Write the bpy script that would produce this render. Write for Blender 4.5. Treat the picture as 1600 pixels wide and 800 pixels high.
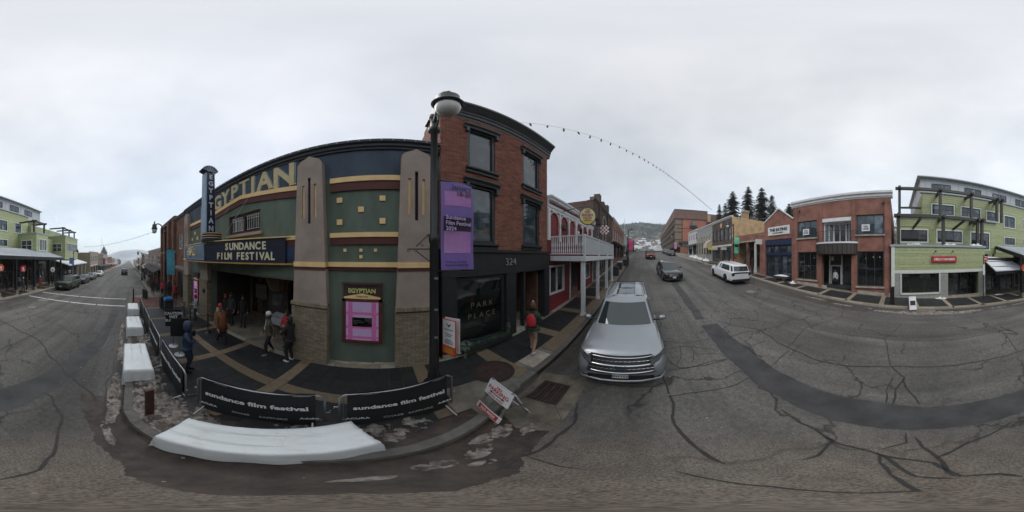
import bpy, bmesh, math, random
from mathutils import Vector, Matrix, Euler, noise as mnoise
R = math.radians
random.seed(7)
for o in list(bpy.data.objects): bpy.data.objects.remove(o, do_unlink=True)
C = bpy.context.scene.collection
SC = bpy.context.scene

# ------------------------------------------------------------ camera (full 360 degree view, level, 3.6 m above the road)
# world axes: +x up the street, +y towards the theatre side, +z up
cam = bpy.data.cameras.new('camera'); co = bpy.data.objects.new('camera', cam); C.objects.link(co)
cam.type = 'PANO'; cam.panorama_type = 'EQUIRECTANGULAR'
try:
    cam.latitude_min = -math.pi/2; cam.latitude_max = math.pi/2
    cam.longitude_min = -math.pi; cam.longitude_max = math.pi
except Exception: pass
co.location = (0, 0, 3.6); co.rotation_euler = (R(90), 0, R(45.5 - 90)); cam.clip_start = 0.02; cam.clip_end = 12000
SC.camera = co
SC.view_settings.view_transform = 'Standard'; SC.view_settings.look = 'None'
SC.view_settings.exposure = 0.35; SC.view_settings.gamma = 1.0
try: SC.view_settings.use_curve_mapping = False
except Exception: pass
SC.cycles.max_bounces = 6; SC.cycles.transparent_max_bounces = 12; SC.cycles.use_denoising = True
SC.cycles.caustics_reflective = False; SC.cycles.caustics_refractive = False

# ------------------------------------------------------------ world: overcast daylight
W = bpy.data.worlds.new('World'); SC.world = W; W.use_nodes = True
nt = W.node_tree; nt.nodes.clear()
def wn(t, **k):
    n = nt.nodes.new(t)
    for a, b in k.items(): setattr(n, a, b)
    return n
wo = wn('ShaderNodeOutputWorld'); bg1 = wn('ShaderNodeBackground'); bg2 = wn('ShaderNodeBackground'); ad = wn('ShaderNodeAddShader')
sky = wn('ShaderNodeTexSky', sky_type='NISHITA'); sky.sun_disc = False; sky.sun_elevation = R(50); sky.sun_rotation = R(322); sky.altitude = 2100
nt.links.new(sky.outputs[0], bg1.inputs[0]); bg1.inputs[1].default_value = 0.05
tc = wn('ShaderNodeTexCoord'); sp = wn('ShaderNodeSeparateXYZ'); nt.links.new(tc.outputs['Generated'], sp.inputs[0])
za = wn('ShaderNodeMath', operation='MAXIMUM'); za.inputs[1].default_value = 0.0; nt.links.new(sp.outputs[2], za.inputs[0])
zb = wn('ShaderNodeMath', operation='ADD'); zb.inputs[1].default_value = 0.28; nt.links.new(za.outputs[0], zb.inputs[0])
dv = wn('ShaderNodeVectorMath', operation='DIVIDE'); cb = wn('ShaderNodeCombineXYZ')
for i in range(3): nt.links.new(zb.outputs[0], cb.inputs[i])
nt.links.new(tc.outputs['Generated'], dv.inputs[0]); nt.links.new(cb.outputs[0], dv.inputs[1])
n1 = wn('ShaderNodeTexNoise'); n1.inputs['Scale'].default_value = 0.85; n1.inputs['Detail'].default_value = 5; n1.inputs['Roughness'].default_value = 0.5
n2 = wn('ShaderNodeTexNoise'); n2.inputs['Scale'].default_value = 2.3; n2.inputs['Detail'].default_value = 6; n2.inputs['Roughness'].default_value = 0.55
nt.links.new(dv.outputs[0], n1.inputs['Vector']); nt.links.new(dv.outputs[0], n2.inputs['Vector'])
mxn = wn('ShaderNodeMix', data_type='FLOAT'); mxn.inputs[0].default_value = 0.38
nt.links.new(n1.outputs[0], mxn.inputs[2]); nt.links.new(n2.outputs[0], mxn.inputs[3])
cr = wn('ShaderNodeValToRGB'); cr.color_ramp.elements[0].position = 0.30; cr.color_ramp.elements[1].position = 0.66
cr.color_ramp.elements[0].color = (0.455, 0.478, 0.482, 1); cr.color_ramp.elements[1].color = (0.765, 0.762, 0.742, 1)
nt.links.new(mxn.outputs[0], cr.inputs[0])
# brighter overhead, bluer low down
ez = wn('ShaderNodeMapRange'); ez.inputs[1].default_value = 0.0; ez.inputs[2].default_value = 0.85; nt.links.new(sp.outputs[2], ez.inputs[0])
gr = wn('ShaderNodeValToRGB'); gr.color_ramp.elements[0].color = (0.86, 0.905, 0.925, 1); gr.color_ramp.elements[1].color = (1.10, 1.075, 1.06, 1)
nt.links.new(ez.outputs[0], gr.inputs[0])
mu = wn('ShaderNodeMix', data_type='RGBA', blend_type='MULTIPLY'); mu.inputs[0].default_value = 1
nt.links.new(cr.outputs[0], mu.inputs[6]); nt.links.new(gr.outputs[0], mu.inputs[7])
dt = wn('ShaderNodeVectorMath', operation='DOT_PRODUCT'); dt.inputs[1].default_value = (math.cos(R(-125)), math.sin(R(-125)), 0.1); nt.links.new(tc.outputs['Generated'], dt.inputs[0])
mrr = wn('ShaderNodeMapRange'); mrr.inputs[1].default_value = -1; mrr.inputs[2].default_value = 1; mrr.inputs[3].default_value = 0.64; mrr.inputs[4].default_value = 1.06; nt.links.new(dt.outputs['Value'], mrr.inputs[0])
vm = wn('ShaderNodeVectorMath', operation='SCALE'); nt.links.new(mu.outputs[2], vm.inputs[0]); nt.links.new(mrr.outputs[0], vm.inputs['Scale'])
nt.links.new(vm.outputs[0], bg2.inputs[0]); bg2.inputs[1].default_value = 0.98
nt.links.new(bg1.outputs[0], ad.inputs[0]); nt.links.new(bg2.outputs[0], ad.inputs[1]); nt.links.new(ad.outputs[0], wo.inputs[0])
sl = bpy.data.lights.new('sun', 'SUN'); sl.energy = 1.5; sl.angle = R(38); sl.color = (1, 0.97, 0.93)
so = bpy.data.objects.new('sun', sl); C.objects.link(so); so.rotation_euler = Vector((math.cos(R(50))*math.cos(R(128)), math.cos(R(50))*math.sin(R(128)), math.sin(R(50)))).to_track_quat('Z', 'Y').to_euler()

# ------------------------------------------------------------ materials
MATS = {}
def mat(name, col, rough=0.75, var=0.25, scale=3.0, bump=0.15, bscale=30, metal=0.0, spec=0.5, col2=None, emis=None, coat=0, streak=0):
    if name in MATS: return MATS[name]
    m = bpy.data.materials.new(name); m.use_nodes = True; t = m.node_tree; b = t.nodes['Principled BSDF']; L = t.links.new
    b.inputs['Roughness'].default_value = rough; b.inputs['Metallic'].default_value = metal
    b.inputs['Specular IOR Level'].default_value = spec; b.inputs['Coat Weight'].default_value = coat
    tcn = t.nodes.new('ShaderNodeTexCoord')
    ge = t.nodes.new('ShaderNodeNewGeometry')
    if var > 0:
        n = t.nodes.new('ShaderNodeTexNoise'); n.inputs['Scale'].default_value = scale; n.inputs['Detail'].default_value = 6; n.inputs['Roughness'].default_value = 0.62
        L(ge.outputs['Position'], n.inputs['Vector'])
        if streak:
            mp = t.nodes.new('ShaderNodeMapping'); mp.inputs['Scale'].default_value = (1, 1, streak); L(ge.outputs['Position'], mp.inputs[0]); L(mp.outputs[0], n.inputs['Vector'])
        r = t.nodes.new('ShaderNodeValToRGB'); r.color_ramp.elements[0].position = 0.32; r.color_ramp.elements[1].position = 0.7
        c2 = col2 or tuple(c*(1+var) for c in col); c1 = tuple(c*(1-var) for c in col) if not col2 else col
        r.color_ramp.elements[0].color = (*c1, 1); r.color_ramp.elements[1].color = (*c2, 1)
        L(n.outputs[0], r.inputs[0]); L(r.outputs[0], b.inputs['Base Color'])
    else: b.inputs['Base Color'].default_value = (*col, 1)
    if bump > 0:
        n = t.nodes.new('ShaderNodeTexNoise'); n.inputs['Scale'].default_value = bscale; n.inputs['Detail'].default_value = 3
        L(ge.outputs['Position'], n.inputs['Vector'])
        bu = t.nodes.new('ShaderNodeBump'); bu.inputs['Strength'].default_value = bump; bu.inputs['Distance'].default_value = 0.02
        L(n.outputs[0], bu.inputs['Height']); L(bu.outputs[0], b.inputs['Normal'])
    if emis: b.inputs['Emission Color'].default_value = (*emis[0], 1); b.inputs['Emission Strength'].default_value = emis[1]
    MATS[name] = m; return m
def pieces_mat(name, col, rough=0.85, vary=0.3, hue=0.0, bump=0.3):
    """each loose piece takes a slightly different tone (random per island / object)"""
    if name in MATS: return MATS[name]
    m = mat(name, col, rough, 0.2, 9, bump, 60); t = m.node_tree; L = t.links.new; b = t.nodes['Principled BSDF']
    src = b.inputs['Base Color'].links[0].from_socket
    ge = t.nodes.new('ShaderNodeNewGeometry'); oi = t.nodes.new('ShaderNodeObjectInfo'); a = t.nodes.new('ShaderNodeMath'); a.operation = 'ADD'
    L(ge.outputs['Random Per Island'], a.inputs[0]); L(oi.outputs['Random'], a.inputs[1])
    f = t.nodes.new('ShaderNodeMath'); f.operation = 'FRACT'; L(a.outputs[0], f.inputs[0])
    mr = t.nodes.new('ShaderNodeMapRange'); mr.inputs[3].default_value = 1 - vary; mr.inputs[4].default_value = 1 + vary; L(f.outputs[0], mr.inputs[0])
    hs = t.nodes.new('ShaderNodeHueSaturation'); L(src, hs.inputs['Color']); L(mr.outputs[0], hs.inputs['Value'])
    if hue:
        m2 = t.nodes.new('ShaderNodeMapRange'); m2.inputs[3].default_value = 0.5 - hue; m2.inputs[4].default_value = 0.5 + hue
        g = t.nodes.new('ShaderNodeMath'); g.operation = 'MULTIPLY'; g.inputs[1].default_value = 7.31; L(f.outputs[0], g.inputs[0])
        f2 = t.nodes.new('ShaderNodeMath'); f2.operation = 'FRACT'; L(g.outputs[0], f2.inputs[0]); L(f2.outputs[0], m2.inputs[0]); L(m2.outputs[0], hs.inputs['Hue'])
    L(hs.outputs[0], b.inputs['Base Color']); return m
def brick_mat(name, c1, c2, mortar, bw=0.22, bh=0.075, ms=0.01, rough=0.88):
    if name in MATS: return MATS[name]
    m = bpy.data.materials.new(name); m.use_nodes = True; t = m.node_tree; b = t.nodes['Principled BSDF']; L = t.links.new
    g = t.nodes.new('ShaderNodeNewGeometry'); s = t.nodes.new('ShaderNodeSeparateXYZ'); L(g.outputs['Position'], s.inputs[0])
    a = t.nodes.new('ShaderNodeMath'); a.operation = 'ADD'; L(s.outputs[0], a.inputs[0]); L(s.outputs[1], a.inputs[1])
    c = t.nodes.new('ShaderNodeCombineXYZ'); L(a.outputs[0], c.inputs[0]); L(s.outputs[2], c.inputs[1])
    k = t.nodes.new('ShaderNodeTexBrick'); L(c.outputs[0], k.inputs[0]); k.inputs['Scale'].default_value = 1
    k.inputs['Color1'].default_value = (*c1, 1); k.inputs['Color2'].default_value = (*c2, 1); k.inputs['Mortar'].default_value = (*mortar, 1)
    k.inputs['Mortar Size'].default_value = ms; k.inputs['Brick Width'].default_value = bw; k.inputs['Row Height'].default_value = bh
    n = t.nodes.new('ShaderNodeTexNoise'); n.inputs['Scale'].default_value = 1.3; n.inputs['Detail'].default_value = 7; L(g.outputs['Position'], n.inputs['Vector'])
    mr = t.nodes.new('ShaderNodeMapRange'); mr.inputs[1].default_value = .3; mr.inputs[2].default_value = .7; mr.inputs[3].default_value = .72; mr.inputs[4].default_value = 1.25; L(n.outputs[0], mr.inputs[0])
    hs = t.nodes.new('ShaderNodeHueSaturation'); L(k.outputs[0], hs.inputs['Color']); L(mr.outputs[0], hs.inputs['Value']); L(hs.outputs[0], b.inputs['Base Color'])
    bu = t.nodes.new('ShaderNodeBump'); bu.inputs['Strength'].default_value = .4; bu.inputs['Distance'].default_value = .01; bu.invert = True; L(k.outputs['Fac'], bu.inputs['Height']); L(bu.outputs[0], b.inputs['Normal'])
    b.inputs['Roughness'].default_value = rough; b.inputs['Specular IOR Level'].default_value = .3
    MATS[name] = m; return m
def glass_mat(name, tint=(0.02, 0.024, 0.028), clear=0.0, rough=0.03):
    if name in MATS: return MATS[name]
    m = bpy.data.materials.new(name); m.use_nodes = True; t = m.node_tree; L = t.links.new
    b = t.nodes['Principled BSDF']; b.inputs['Base Color'].default_value = (*tint, 1); b.inputs['Roughness'].default_value = rough; b.inputs['Specular IOR Level'].default_value = 0.9
    if clear == 0:
        oi = t.nodes.new('ShaderNodeObjectInfo'); gn = t.nodes.new('ShaderNodeNewGeometry'); nn = t.nodes.new('ShaderNodeTexNoise'); nn.inputs['Scale'].default_value = 2.2; nn.inputs['Detail'].default_value = 4; L(gn.outputs['Position'], nn.inputs['Vector'])
        a = t.nodes.new('ShaderNodeMath'); a.operation = 'MULTIPLY'; L(nn.outputs[0], a.inputs[0]); L(oi.outputs['Random'], a.inputs[1])
        r = t.nodes.new('ShaderNodeValToRGB'); r.color_ramp.elements[0].position = .25; r.color_ramp.elements[1].position = .62; r.color_ramp.elements[0].color = (*tint, 1); r.color_ramp.elements[1].color = (*[c*4+.035 for c in tint], 1) if 'car' not in name else (*tint, 1); L(a.outputs[0], r.inputs[0]); L(r.outputs[0], b.inputs['Base Color'])
    if clear > 0:
        tr = t.nodes.new('ShaderNodeBsdfTransparent'); tr.inputs[0].default_value = (0.9, 0.93, 0.92, 1); mx = t.nodes.new('ShaderNodeMixShader'); mx.inputs[0].default_value = clear
        fr = t.nodes.new('ShaderNodeFresnel'); fr.inputs[0].default_value = 1.5; gl = t.nodes.new('ShaderNodeBsdfGlossy'); gl.inputs['Roughness'].default_value = 0.02
        m2 = t.nodes.new('ShaderNodeMixShader'); o = t.nodes['Material Output']
        L(b.outputs[0], mx.inputs[1]); L(tr.outputs[0], mx.inputs[2]); L(fr.outputs[0], m2.inputs[0]); L(mx.outputs[0], m2.inputs[1]); L(gl.outputs[0], m2.inputs[2]); L(m2.outputs[0], o.inputs[0])
    MATS[name] = m; return m

# ------------------------------------------------------------ ground profile
K = [(-900,-24),(-600,-19),(-400,-14.5),(-200,-8.8),(-65,-3.2),(-20,-1.02),(0,0),(10,.72),(20,1.6),(34,2.85),(60,4.6),(100,5.8),(150,6.5),(300,7),(900,8)]
def zr0(u):
    if u <= K[0][0]: return K[0][1]
    for (a, b), (c, d) in zip(K, K[1:]):
        if u <= c: return b+(d-b)*(u-a)/(c-a)
    return K[-1][1]
def G(u, v=0): return (zr0(u-3)+zr0(u-1.5)+2*zr0(u)+zr0(u+1.5)+zr0(u+3))/6.0
def slope(u): return (G(u+.5)-G(u-.5))
KL = [(-1000,2.25),(-19,2.25),(-17.6,.6),(-16.8,-.05),(-2.6,-.1),(-2.18,.02),(-1.61,.3),(-.6,.95),(.55,1.45),(1.28,1.78),(2.3,2.2),(3,2.25),(1000,2.25)]
def kl(u):
    for (a, b), (c, d) in zip(KL, KL[1:]):
        if u <= c: return b+(d-b)*(u-a)/(c-a)
    return 2.25
KR = [(-1000,-10.0),(-20,-10.0),(-2,-10.15),(3,-10.3),(8,-10.9),(16,-11.3),(26,-10.6),(40,-9.8),(1000,-9.8)]
def kr(u):
    for (a, b), (c, d) in zip(KR, KR[1:]):
        if u <= c: return b+(d-b)*(u-a)/(c-a)
    return -9.8

# ------------------------------------------------------------ object helpers
WM = {}          # world matrices we track ourselves
def wmat(o): return WM.get(o.name, Matrix.Identity(4))
class MB:
    def __init__(s): s.v = []; s.f = []; s.m = []; s.mi = 0; s.T = None
    def add(s, vs, fs, mi=None):
        n = len(s.v); s.v += [tuple(s.T @ Vector(p)) if s.T else tuple(p) for p in vs]
        s.f += [tuple(i+n for i in f) for f in fs]; s.m += [s.mi if mi is None else mi]*len(fs); return s
    def box(s, x0, x1, y0, y1, z0, z1, mi=None):
        if x0 > x1: x0, x1 = x1, x0
        if y0 > y1: y0, y1 = y1, y0
        if z0 > z1: z0, z1 = z1, z0
        return s.add([(x0,y0,z0),(x1,y0,z0),(x1,y1,z0),(x0,y1,z0),(x0,y0,z1),(x1,y0,z1),(x1,y1,z1),(x0,y1,z1)],
                     [(0,3,2,1),(4,5,6,7),(0,1,5,4),(1,2,6,5),(2,3,7,6),(3,0,4,7)], mi)
    def beam(s, a, b, w, h, mi=None, up=(0,0,1)):
        a = Vector(a); b = Vector(b); d = (b-a).normalized(); up = Vector(up)
        if abs(d.dot(up)) > .98: up = Vector((1,0,0))
        x = d.cross(up).normalized()*w/2; y = x.cross(d).normalized()*h/2
        return s.add([a-x-y, a+x-y, a+x+y, a-x+y, b-x-y, b+x-y, b+x+y, b-x+y], [(0,1,2,3),(7,6,5,4),(0,4,5,1),(1,5,6,2),(2,6,7,3),(3,7,4,0)], mi)
    def prism(s, poly, axis, a, b, mi=None):
        """polygon in two coords extruded along axis ('x','y','z') from a to b"""
        def P(p, t): return (t,p[0],p[1]) if axis == 'x' else (p[0],t,p[1]) if axis == 'y' else (p[0],p[1],t)
        n = len(poly); vs = [P(p, a) for p in poly]+[P(p, b) for p in poly]
        fs = [tuple(range(n)), tuple(range(2*n-1, n-1, -1))]+[(i, n+i, n+(i+1) % n, (i+1) % n) for i in range(n)]
        return s.add(vs, fs, mi)
    def tube(s, pts, r, n=8, mi=None, cap=True):
        pts = [Vector(p) for p in pts]; rs = r if isinstance(r, (list, tuple)) else [r]*len(pts); vs = []; fs = []; up = Vector((0,0,1))
        d0 = (pts[1]-pts[0]).normalized(); X = d0.cross(up)
        if X.length < .05: X = Vector((1,0,0))
        X.normalize()
        for i, p in enumerate(pts):
            d = (pts[min(i+1,len(pts)-1)]-pts[max(i-1,0)]).normalized()
            X = (X-d*X.dot(d)).normalized(); Y = d.cross(X)
            for k in range(n): a = 2*math.pi*k/n; vs.append(p+(X*math.cos(a)+Y*math.sin(a))*rs[i])
        for i in range(len(pts)-1):
            for k in range(n): fs.append((i*n+k, i*n+(k+1) % n, (i+1)*n+(k+1) % n, (i+1)*n+k))
        if cap: fs.append(tuple(range(n-1,-1,-1))); fs.append(tuple((len(pts)-1)*n+k for k in range(n)))
        return s.add(vs, fs, mi)
    def lathe(s, prof, c=(0,0,0), n=16, mi=None, sx=1, sy=1):
        """prof: list of (radius, z)"""
        vs = []; fs = []
        for r, z in prof:
            for k in range(n): a = 2*math.pi*k/n; vs.append((c[0]+r*sx*math.cos(a), c[1]+r*sy*math.sin(a), c[2]+z))
        for i in range(len(prof)-1):
            for k in range(n): fs.append((i*n+k, i*n+(k+1) % n, (i+1)*n+(k+1) % n, (i+1)*n+k))
        fs.append(tuple(range(n-1,-1,-1))); fs.append(tuple((len(prof)-1)*n+k for k in range(n)))
        return s.add(vs, fs, mi)
    def cyl(s, a, b, r, n=12, mi=None): return s.tube([a, b], r, n, mi)
    def ell(s, c, rx, ry, rz, n=10, m=7, mi=None):
        prof = [(max(1e-3, math.cos(t)), math.sin(t)) for t in [(-math.pi/2)+math.pi*i/(m-1) for i in range(m)]]
        vs = []; fs = []
        for r, z in prof:
            for k in range(n): a = 2*math.pi*k/n; vs.append((c[0]+rx*r*math.cos(a), c[1]+ry*r*math.sin(a), c[2]+rz*z))
        for i in range(m-1):
            for k in range(n): fs.append((i*n+k, i*n+(k+1) % n, (i+1)*n+(k+1) % n, (i+1)*n+k))
        return s.add(vs, fs, mi)
    def grid(s, P, nu, nv, mi=None, flip=False):
        vs = [P(i/nu, j/nv) for i in range(nu+1) for j in range(nv+1)]
        fs = []
        for i in range(nu):
            for j in range(nv):
                q = (i*(nv+1)+j, (i+1)*(nv+1)+j, (i+1)*(nv+1)+j+1, i*(nv+1)+j+1); fs.append(q[::-1] if flip else q)
        return s.add(vs, fs, mi)
    def mesh(s, name, mats, center=True, smooth=False):
        c = Vector((0,0,0))
        if center and s.v:
            lo = Vector([min(v[i] for v in s.v) for i in range(3)]); hi = Vector([max(v[i] for v in s.v) for i in range(3)]); c = (lo+hi)/2
        me = bpy.data.meshes.new(name); me.from_pydata([tuple(Vector(v)-c) for v in s.v], [], s.f)
        for m in (mats if isinstance(mats, (list, tuple)) else [mats]): me.materials.append(m)
        me.polygons.foreach_set('material_index', s.m)
        if smooth: me.polygons.foreach_set('use_smooth', [True]*len(me.polygons))
        me.update(); return me, c
    def ob(s, name, mats, parent=None, smooth=False, **kw):
        me, c = s.mesh(name, mats, True, smooth)
        o = bpy.data.objects.new(name, me); link(o, parent, Matrix.Translation(c)); setp(o, **kw); return o
def link(o, parent, M):
    C.objects.link(o)
    if parent is not None:
        o.parent = parent; o.matrix_parent_inverse = wmat(parent).inverted()
    o.matrix_basis = M; WM[o.name] = M.copy()
def setp(o, label=None, cat=None, group=None, kind=None):
    if label: o['label'] = label
    if cat: o['category'] = cat
    if group: o['group'] = group
    if kind: o['kind'] = kind
def thing(name, label, cat, loc=(0,0,0), rz=0, group=None):
    o = bpy.data.objects.new(name, None); o.empty_display_size = .2
    link(o, None, Matrix.Translation(loc) @ Matrix.Rotation(rz, 4, 'Z')); setp(o, label, cat, group); return o
def kids(o): return [c for c in o.children]
def dup(root, loc, rz, label, group=None, cat=None, scale=None):
    M = Matrix.Translation(loc) @ Matrix.Rotation(rz, 4, 'Z')
    if scale: M = M @ Matrix.Diagonal((*scale, 1))
    r = root.copy(); C.objects.link(r); r.matrix_basis = M; r['label'] = label
    if group: r['group'] = group
    if cat: r['category'] = cat
    def rec(src, dst):
        for ch in src.children:
            c = ch.copy(); C.objects.link(c); c.parent = dst; rec(ch, c)
    rec(root, r); return r
CUBES = {}
def cube(m):
    if m.name not in CUBES:
        b = MB().box(-.5,.5,-.5,.5,-.5,.5); CUBES[m.name] = b.mesh('block', m, False)[0]
    return CUBES[m.name]
def piece(name, m, parent, c, s, rot=(0,0,0)):
    """one countable piece: shares the block mesh, own size and place"""
    o = bpy.data.objects.new(name, cube(m)); C.objects.link(o)
    o.parent = parent
    if parent is not None: o.matrix_parent_inverse = wmat(parent).inverted()
    o.location = c; o.rotation_euler = rot; o.scale = s
    return o
_fc = {}
def text(name, s, size, m, c, ux, uz, depth=0.01, parent=None, bold=0.0, align='CENTER', sx=1.0, spacing=1.0, **kw):
    """lettering centred at c, reading along ux, upright along uz"""
    cu = bpy.data.curves.new(name, 'FONT'); cu.body = s; cu.size = size; cu.extrude = depth/2; cu.offset = bold*size; cu.align_x = align; cu.align_y = 'CENTER'
    cu.space_character = spacing; cu.resolution_u = 3
    t = bpy.data.objects.new('tmp', cu); C.objects.link(t)
    dg = bpy.context.evaluated_depsgraph_get(); me = bpy.data.meshes.new_from_object(t.evaluated_get(dg)); bpy.data.objects.remove(t)
    me.materials.clear(); me.materials.append(m); me.name = name
    ux = Vector(ux).normalized(); uz = Vector(uz).normalized(); n = ux.cross(uz)
    M = Matrix(((ux.x*sx, uz.x, n.x, c[0]), (ux.y*sx, uz.y, n.y, c[1]), (ux.z*sx, uz.z, n.z, c[2]), (0,0,0,1)))
    me.transform(M); cc = Vector(c); me.transform(Matrix.Translation(-cc)); me.update()
    o = bpy.data.objects.new(name, me); link(o, parent, Matrix.Translation(cc)); setp(o, **kw); return o
def wall_boxes(b, axis, a0, a1, z0, z1, d0, d1, holes, mi=None):
    """wall slab with rectangular openings. axis 'x': wall runs along x, thick d0..d1 in y; axis 'y' the other way"""
    zs = sorted(set([z0, z1]+[h[k] for h in holes for k in (2,3) if z0 < h[k] < z1]))
    for za_, zb_ in zip(zs, zs[1:]):
        zm = (za_+zb_)/2; hs = sorted([(h[0], h[1]) for h in holes if h[2] < zm < h[3]]); cur = a0
        for h0, h1 in hs+[(a1, a1)]:
            if h0 > cur+1e-4:
                e = min(h0, a1)
                b.box(cur, e, d0, d1, za_, zb_, mi) if axis == 'x' else b.box(d0, d1, cur, e, za_, zb_, mi)
            cur = max(cur, h1)
    return b
RS = R(0)
# ------------------------------------------------------------ shared materials
def asphalt():
    m = mat('asphalt', (0.055,0.052,0.05), 0.78, 0.0, bump=0.0); t = m.node_tree; L = t.links.new; b = t.nodes['Principled BSDF']
    g = t.nodes.new('ShaderNodeNewGeometry')
    def nz(sc, d=5, r=.6, vec=None, st=None):
        n = t.nodes.new('ShaderNodeTexNoise'); n.inputs['Scale'].default_value = sc; n.inputs['Detail'].default_value = d; n.inputs['Roughness'].default_value = r
        if st:
            mp = t.nodes.new('ShaderNodeMapping'); mp.inputs['Scale'].default_value = st; L(g.outputs['Position'], mp.inputs[0]); L(mp.outputs[0], n.inputs['Vector'])
        else: L(g.outputs['Position'], n.inputs['Vector'])
        return n.outputs[0]
    def ramp(x, p0, c0, p1, c1):
        r = t.nodes.new('ShaderNodeValToRGB'); r.color_ramp.elements[0].position = p0; r.color_ramp.elements[1].position = p1
        r.color_ramp.elements[0].color = (*c0, 1); r.color_ramp.elements[1].color = (*c1, 1); L(x, r.inputs[0]); return r.outputs[0]
    def mix(f, a, c, bt='MIX'):
        x = t.nodes.new('ShaderNodeMix'); x.data_type = 'RGBA'; x.blend_type = bt
        if isinstance(f, float): x.inputs[0].default_value = f
        else: L(f, x.inputs[0])
        L(a, x.inputs[6])
        if isinstance(c, tuple): x.inputs[7].default_value = (*c, 1)
        else: L(c, x.inputs[7])
        return x.outputs[2]
    base = ramp(nz(0.35, 5), .3, (0.080,0.079,0.077), .7, (0.130,0.127,0.122))
    streak = ramp(nz(1.0, 4, .6, st=(0.06, 1.1, 1)), .35, (0.66,0.66,0.66), .68, (1.16,1.16,1.15)); base = mix(1.0, base, streak, 'MULTIPLY')
    agg = ramp(nz(55, 3, .7), .36, (0.5,0.5,0.5), .66, (1.6,1.55,1.48)); base = mix(0.6, base, agg, 'MULTIPLY')
    sp_ = ramp(nz(11, 4, .7), .38, (0.72,0.72,0.72), .64, (1.25,1.24,1.22)); base = mix(0.7, base, sp_, 'MULTIPLY')
    # fine map cracks
    vo = t.nodes.new('ShaderNodeTexVoronoi'); vo.feature = 'DISTANCE_TO_EDGE'; vo.inputs['Scale'].default_value = 0.42; vo.inputs['Randomness'].default_value = 1
    wv = t.nodes.new('ShaderNodeTexNoise'); wv.inputs['Scale'].default_value = 1.6; wv.inputs['Detail'].default_value = 6; L(g.outputs['Position'], wv.inputs['Vector'])
    ma = t.nodes.new('ShaderNodeVectorMath'); ma.operation = 'MULTIPLY_ADD'; L(wv.outputs[1], ma.inputs[0]); ma.inputs[1].default_value = (1.1,1.1,0); L(g.outputs['Position'], ma.inputs[2]); L(ma.outputs[0], vo.inputs['Vector'])
    ck = ramp(vo.outputs['Distance'], 0.0, (1,1,1), 0.016, (0,0,0)); gate = ramp(nz(0.3, 2), .42, (0,0,0), .52, (1,1,1))
    ckm = mix(1.0, ck, gate, 'MULTIPLY'); base = mix(ckm, base, (0.03,0.028,0.027))
    # wet brown grit by the kerb corner: distance to the kerb corner line
    s = t.nodes.new('ShaderNodeSeparateXYZ'); L(g.outputs['Position'], s.inputs[0])
    def M_(op, a, c):
        x = t.nodes.new('ShaderNodeMath'); x.operation = op
        for i, q in enumerate((a, c)):
            if isinstance(q, (int, float)): x.inputs[i].default_value = q
            else: L(q, x.inputs[i])
        return x.outputs[0]
    # line through (-2.6,-.55) and (1,1.0): n = (-.395,.918)
    dist = M_('ADD', M_('ADD', M_('MULTIPLY', s.outputs[0], -0.395), M_('MULTIPLY', s.outputs[1], 0.918)), -0.34)
    dn = M_('ADD', dist, M_('MULTIPLY', M_('ADD', nz(1.4, 5), -0.5), 0.55))
    e1 = M_('GREATER_THAN', dn, 0.0)
    inx = M_('MULTIPLY', M_('LESS_THAN', s.outputs[0], 2.0), M_('GREATER_THAN', s.outputs[0], -3.2))
    alongk = M_('MULTIPLY', M_('GREATER_THAN', M_('ADD', s.outputs[1], M_('MULTIPLY', nz(1.1, 5), .9)), 0.0), M_('LESS_THAN', s.outputs[0], -2.4))
    alongk = M_('MULTIPLY', alongk, M_('GREATER_THAN', s.outputs[0], -14.0))
    gut = M_('MULTIPLY', M_('GREATER_THAN', M_('ADD', s.outputs[1], M_('MULTIPLY', nz(1.1, 5), .7)), 2.15), M_('GREATER_THAN', s.outputs[0], 1.2))
    rg = M_('LESS_THAN', M_('ADD', s.outputs[1], M_('MULTIPLY', nz(.8, 5), .9)), -9.1)
    wet = M_('MINIMUM', M_('ADD', M_('MULTIPLY', M_('MULTIPLY', e1, inx), 1.0), M_('ADD', M_('MULTIPLY', alongk, .55), M_('ADD', M_('MULTIPLY', gut, .6), M_('MULTIPLY', rg, .45)))), 1.0)
    brown = ramp(nz(3.5, 7, .65), .38, (0.021,0.0145,0.0115), .7, (0.078,0.058,0.046))
    rad = M_('SQRT', M_('ADD', M_('MULTIPLY', s.outputs[0], s.outputs[0]), M_('MULTIPLY', s.outputs[1], s.outputs[1])), 0)
    worn = t.nodes.new('ShaderNodeMapRange'); worn.inputs[1].default_value = 0.5; worn.inputs[2].default_value = 2.3; worn.inputs[3].default_value = .75; worn.inputs[4].default_value = 0; L(M_('ADD', rad, M_('MULTIPLY', M_('ADD', nz(1.8, 4), -.5), 1.6)), worn.inputs[0])
    tanc = mix(1.0, ramp(nz(2.6, 5), .3, (0.14,0.115,0.092), .7, (0.21,0.18,0.15)), agg, 'MULTIPLY'); base = mix(worn.outputs[0], base, tanc)
    base = mix(M_('MULTIPLY', wet, 0.97), base, brown)
    L(base, b.inputs['Base Color'])
    rr = t.nodes.new('ShaderNodeMapRange'); rr.inputs[3].default_value = .82; rr.inputs[4].default_value = .42; L(wet, rr.inputs[0]); L(rr.outputs[0], b.inputs['Roughness'])
    bu = t.nodes.new('ShaderNodeBump'); bu.inputs['Strength'].default_value = .55; bu.inputs['Distance'].default_value = .012; L(nz(60, 4, .7), bu.inputs['Height']); L(bu.outputs[0], b.inputs['Normal'])
    b.inputs['Specular IOR Level'].default_value = .35
    return m
A_ROAD = asphalt()
A_PATCH = mat('patch_asphalt', (0.045,0.045,0.046), .75, .4, 1.4, .6, 70)
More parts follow.
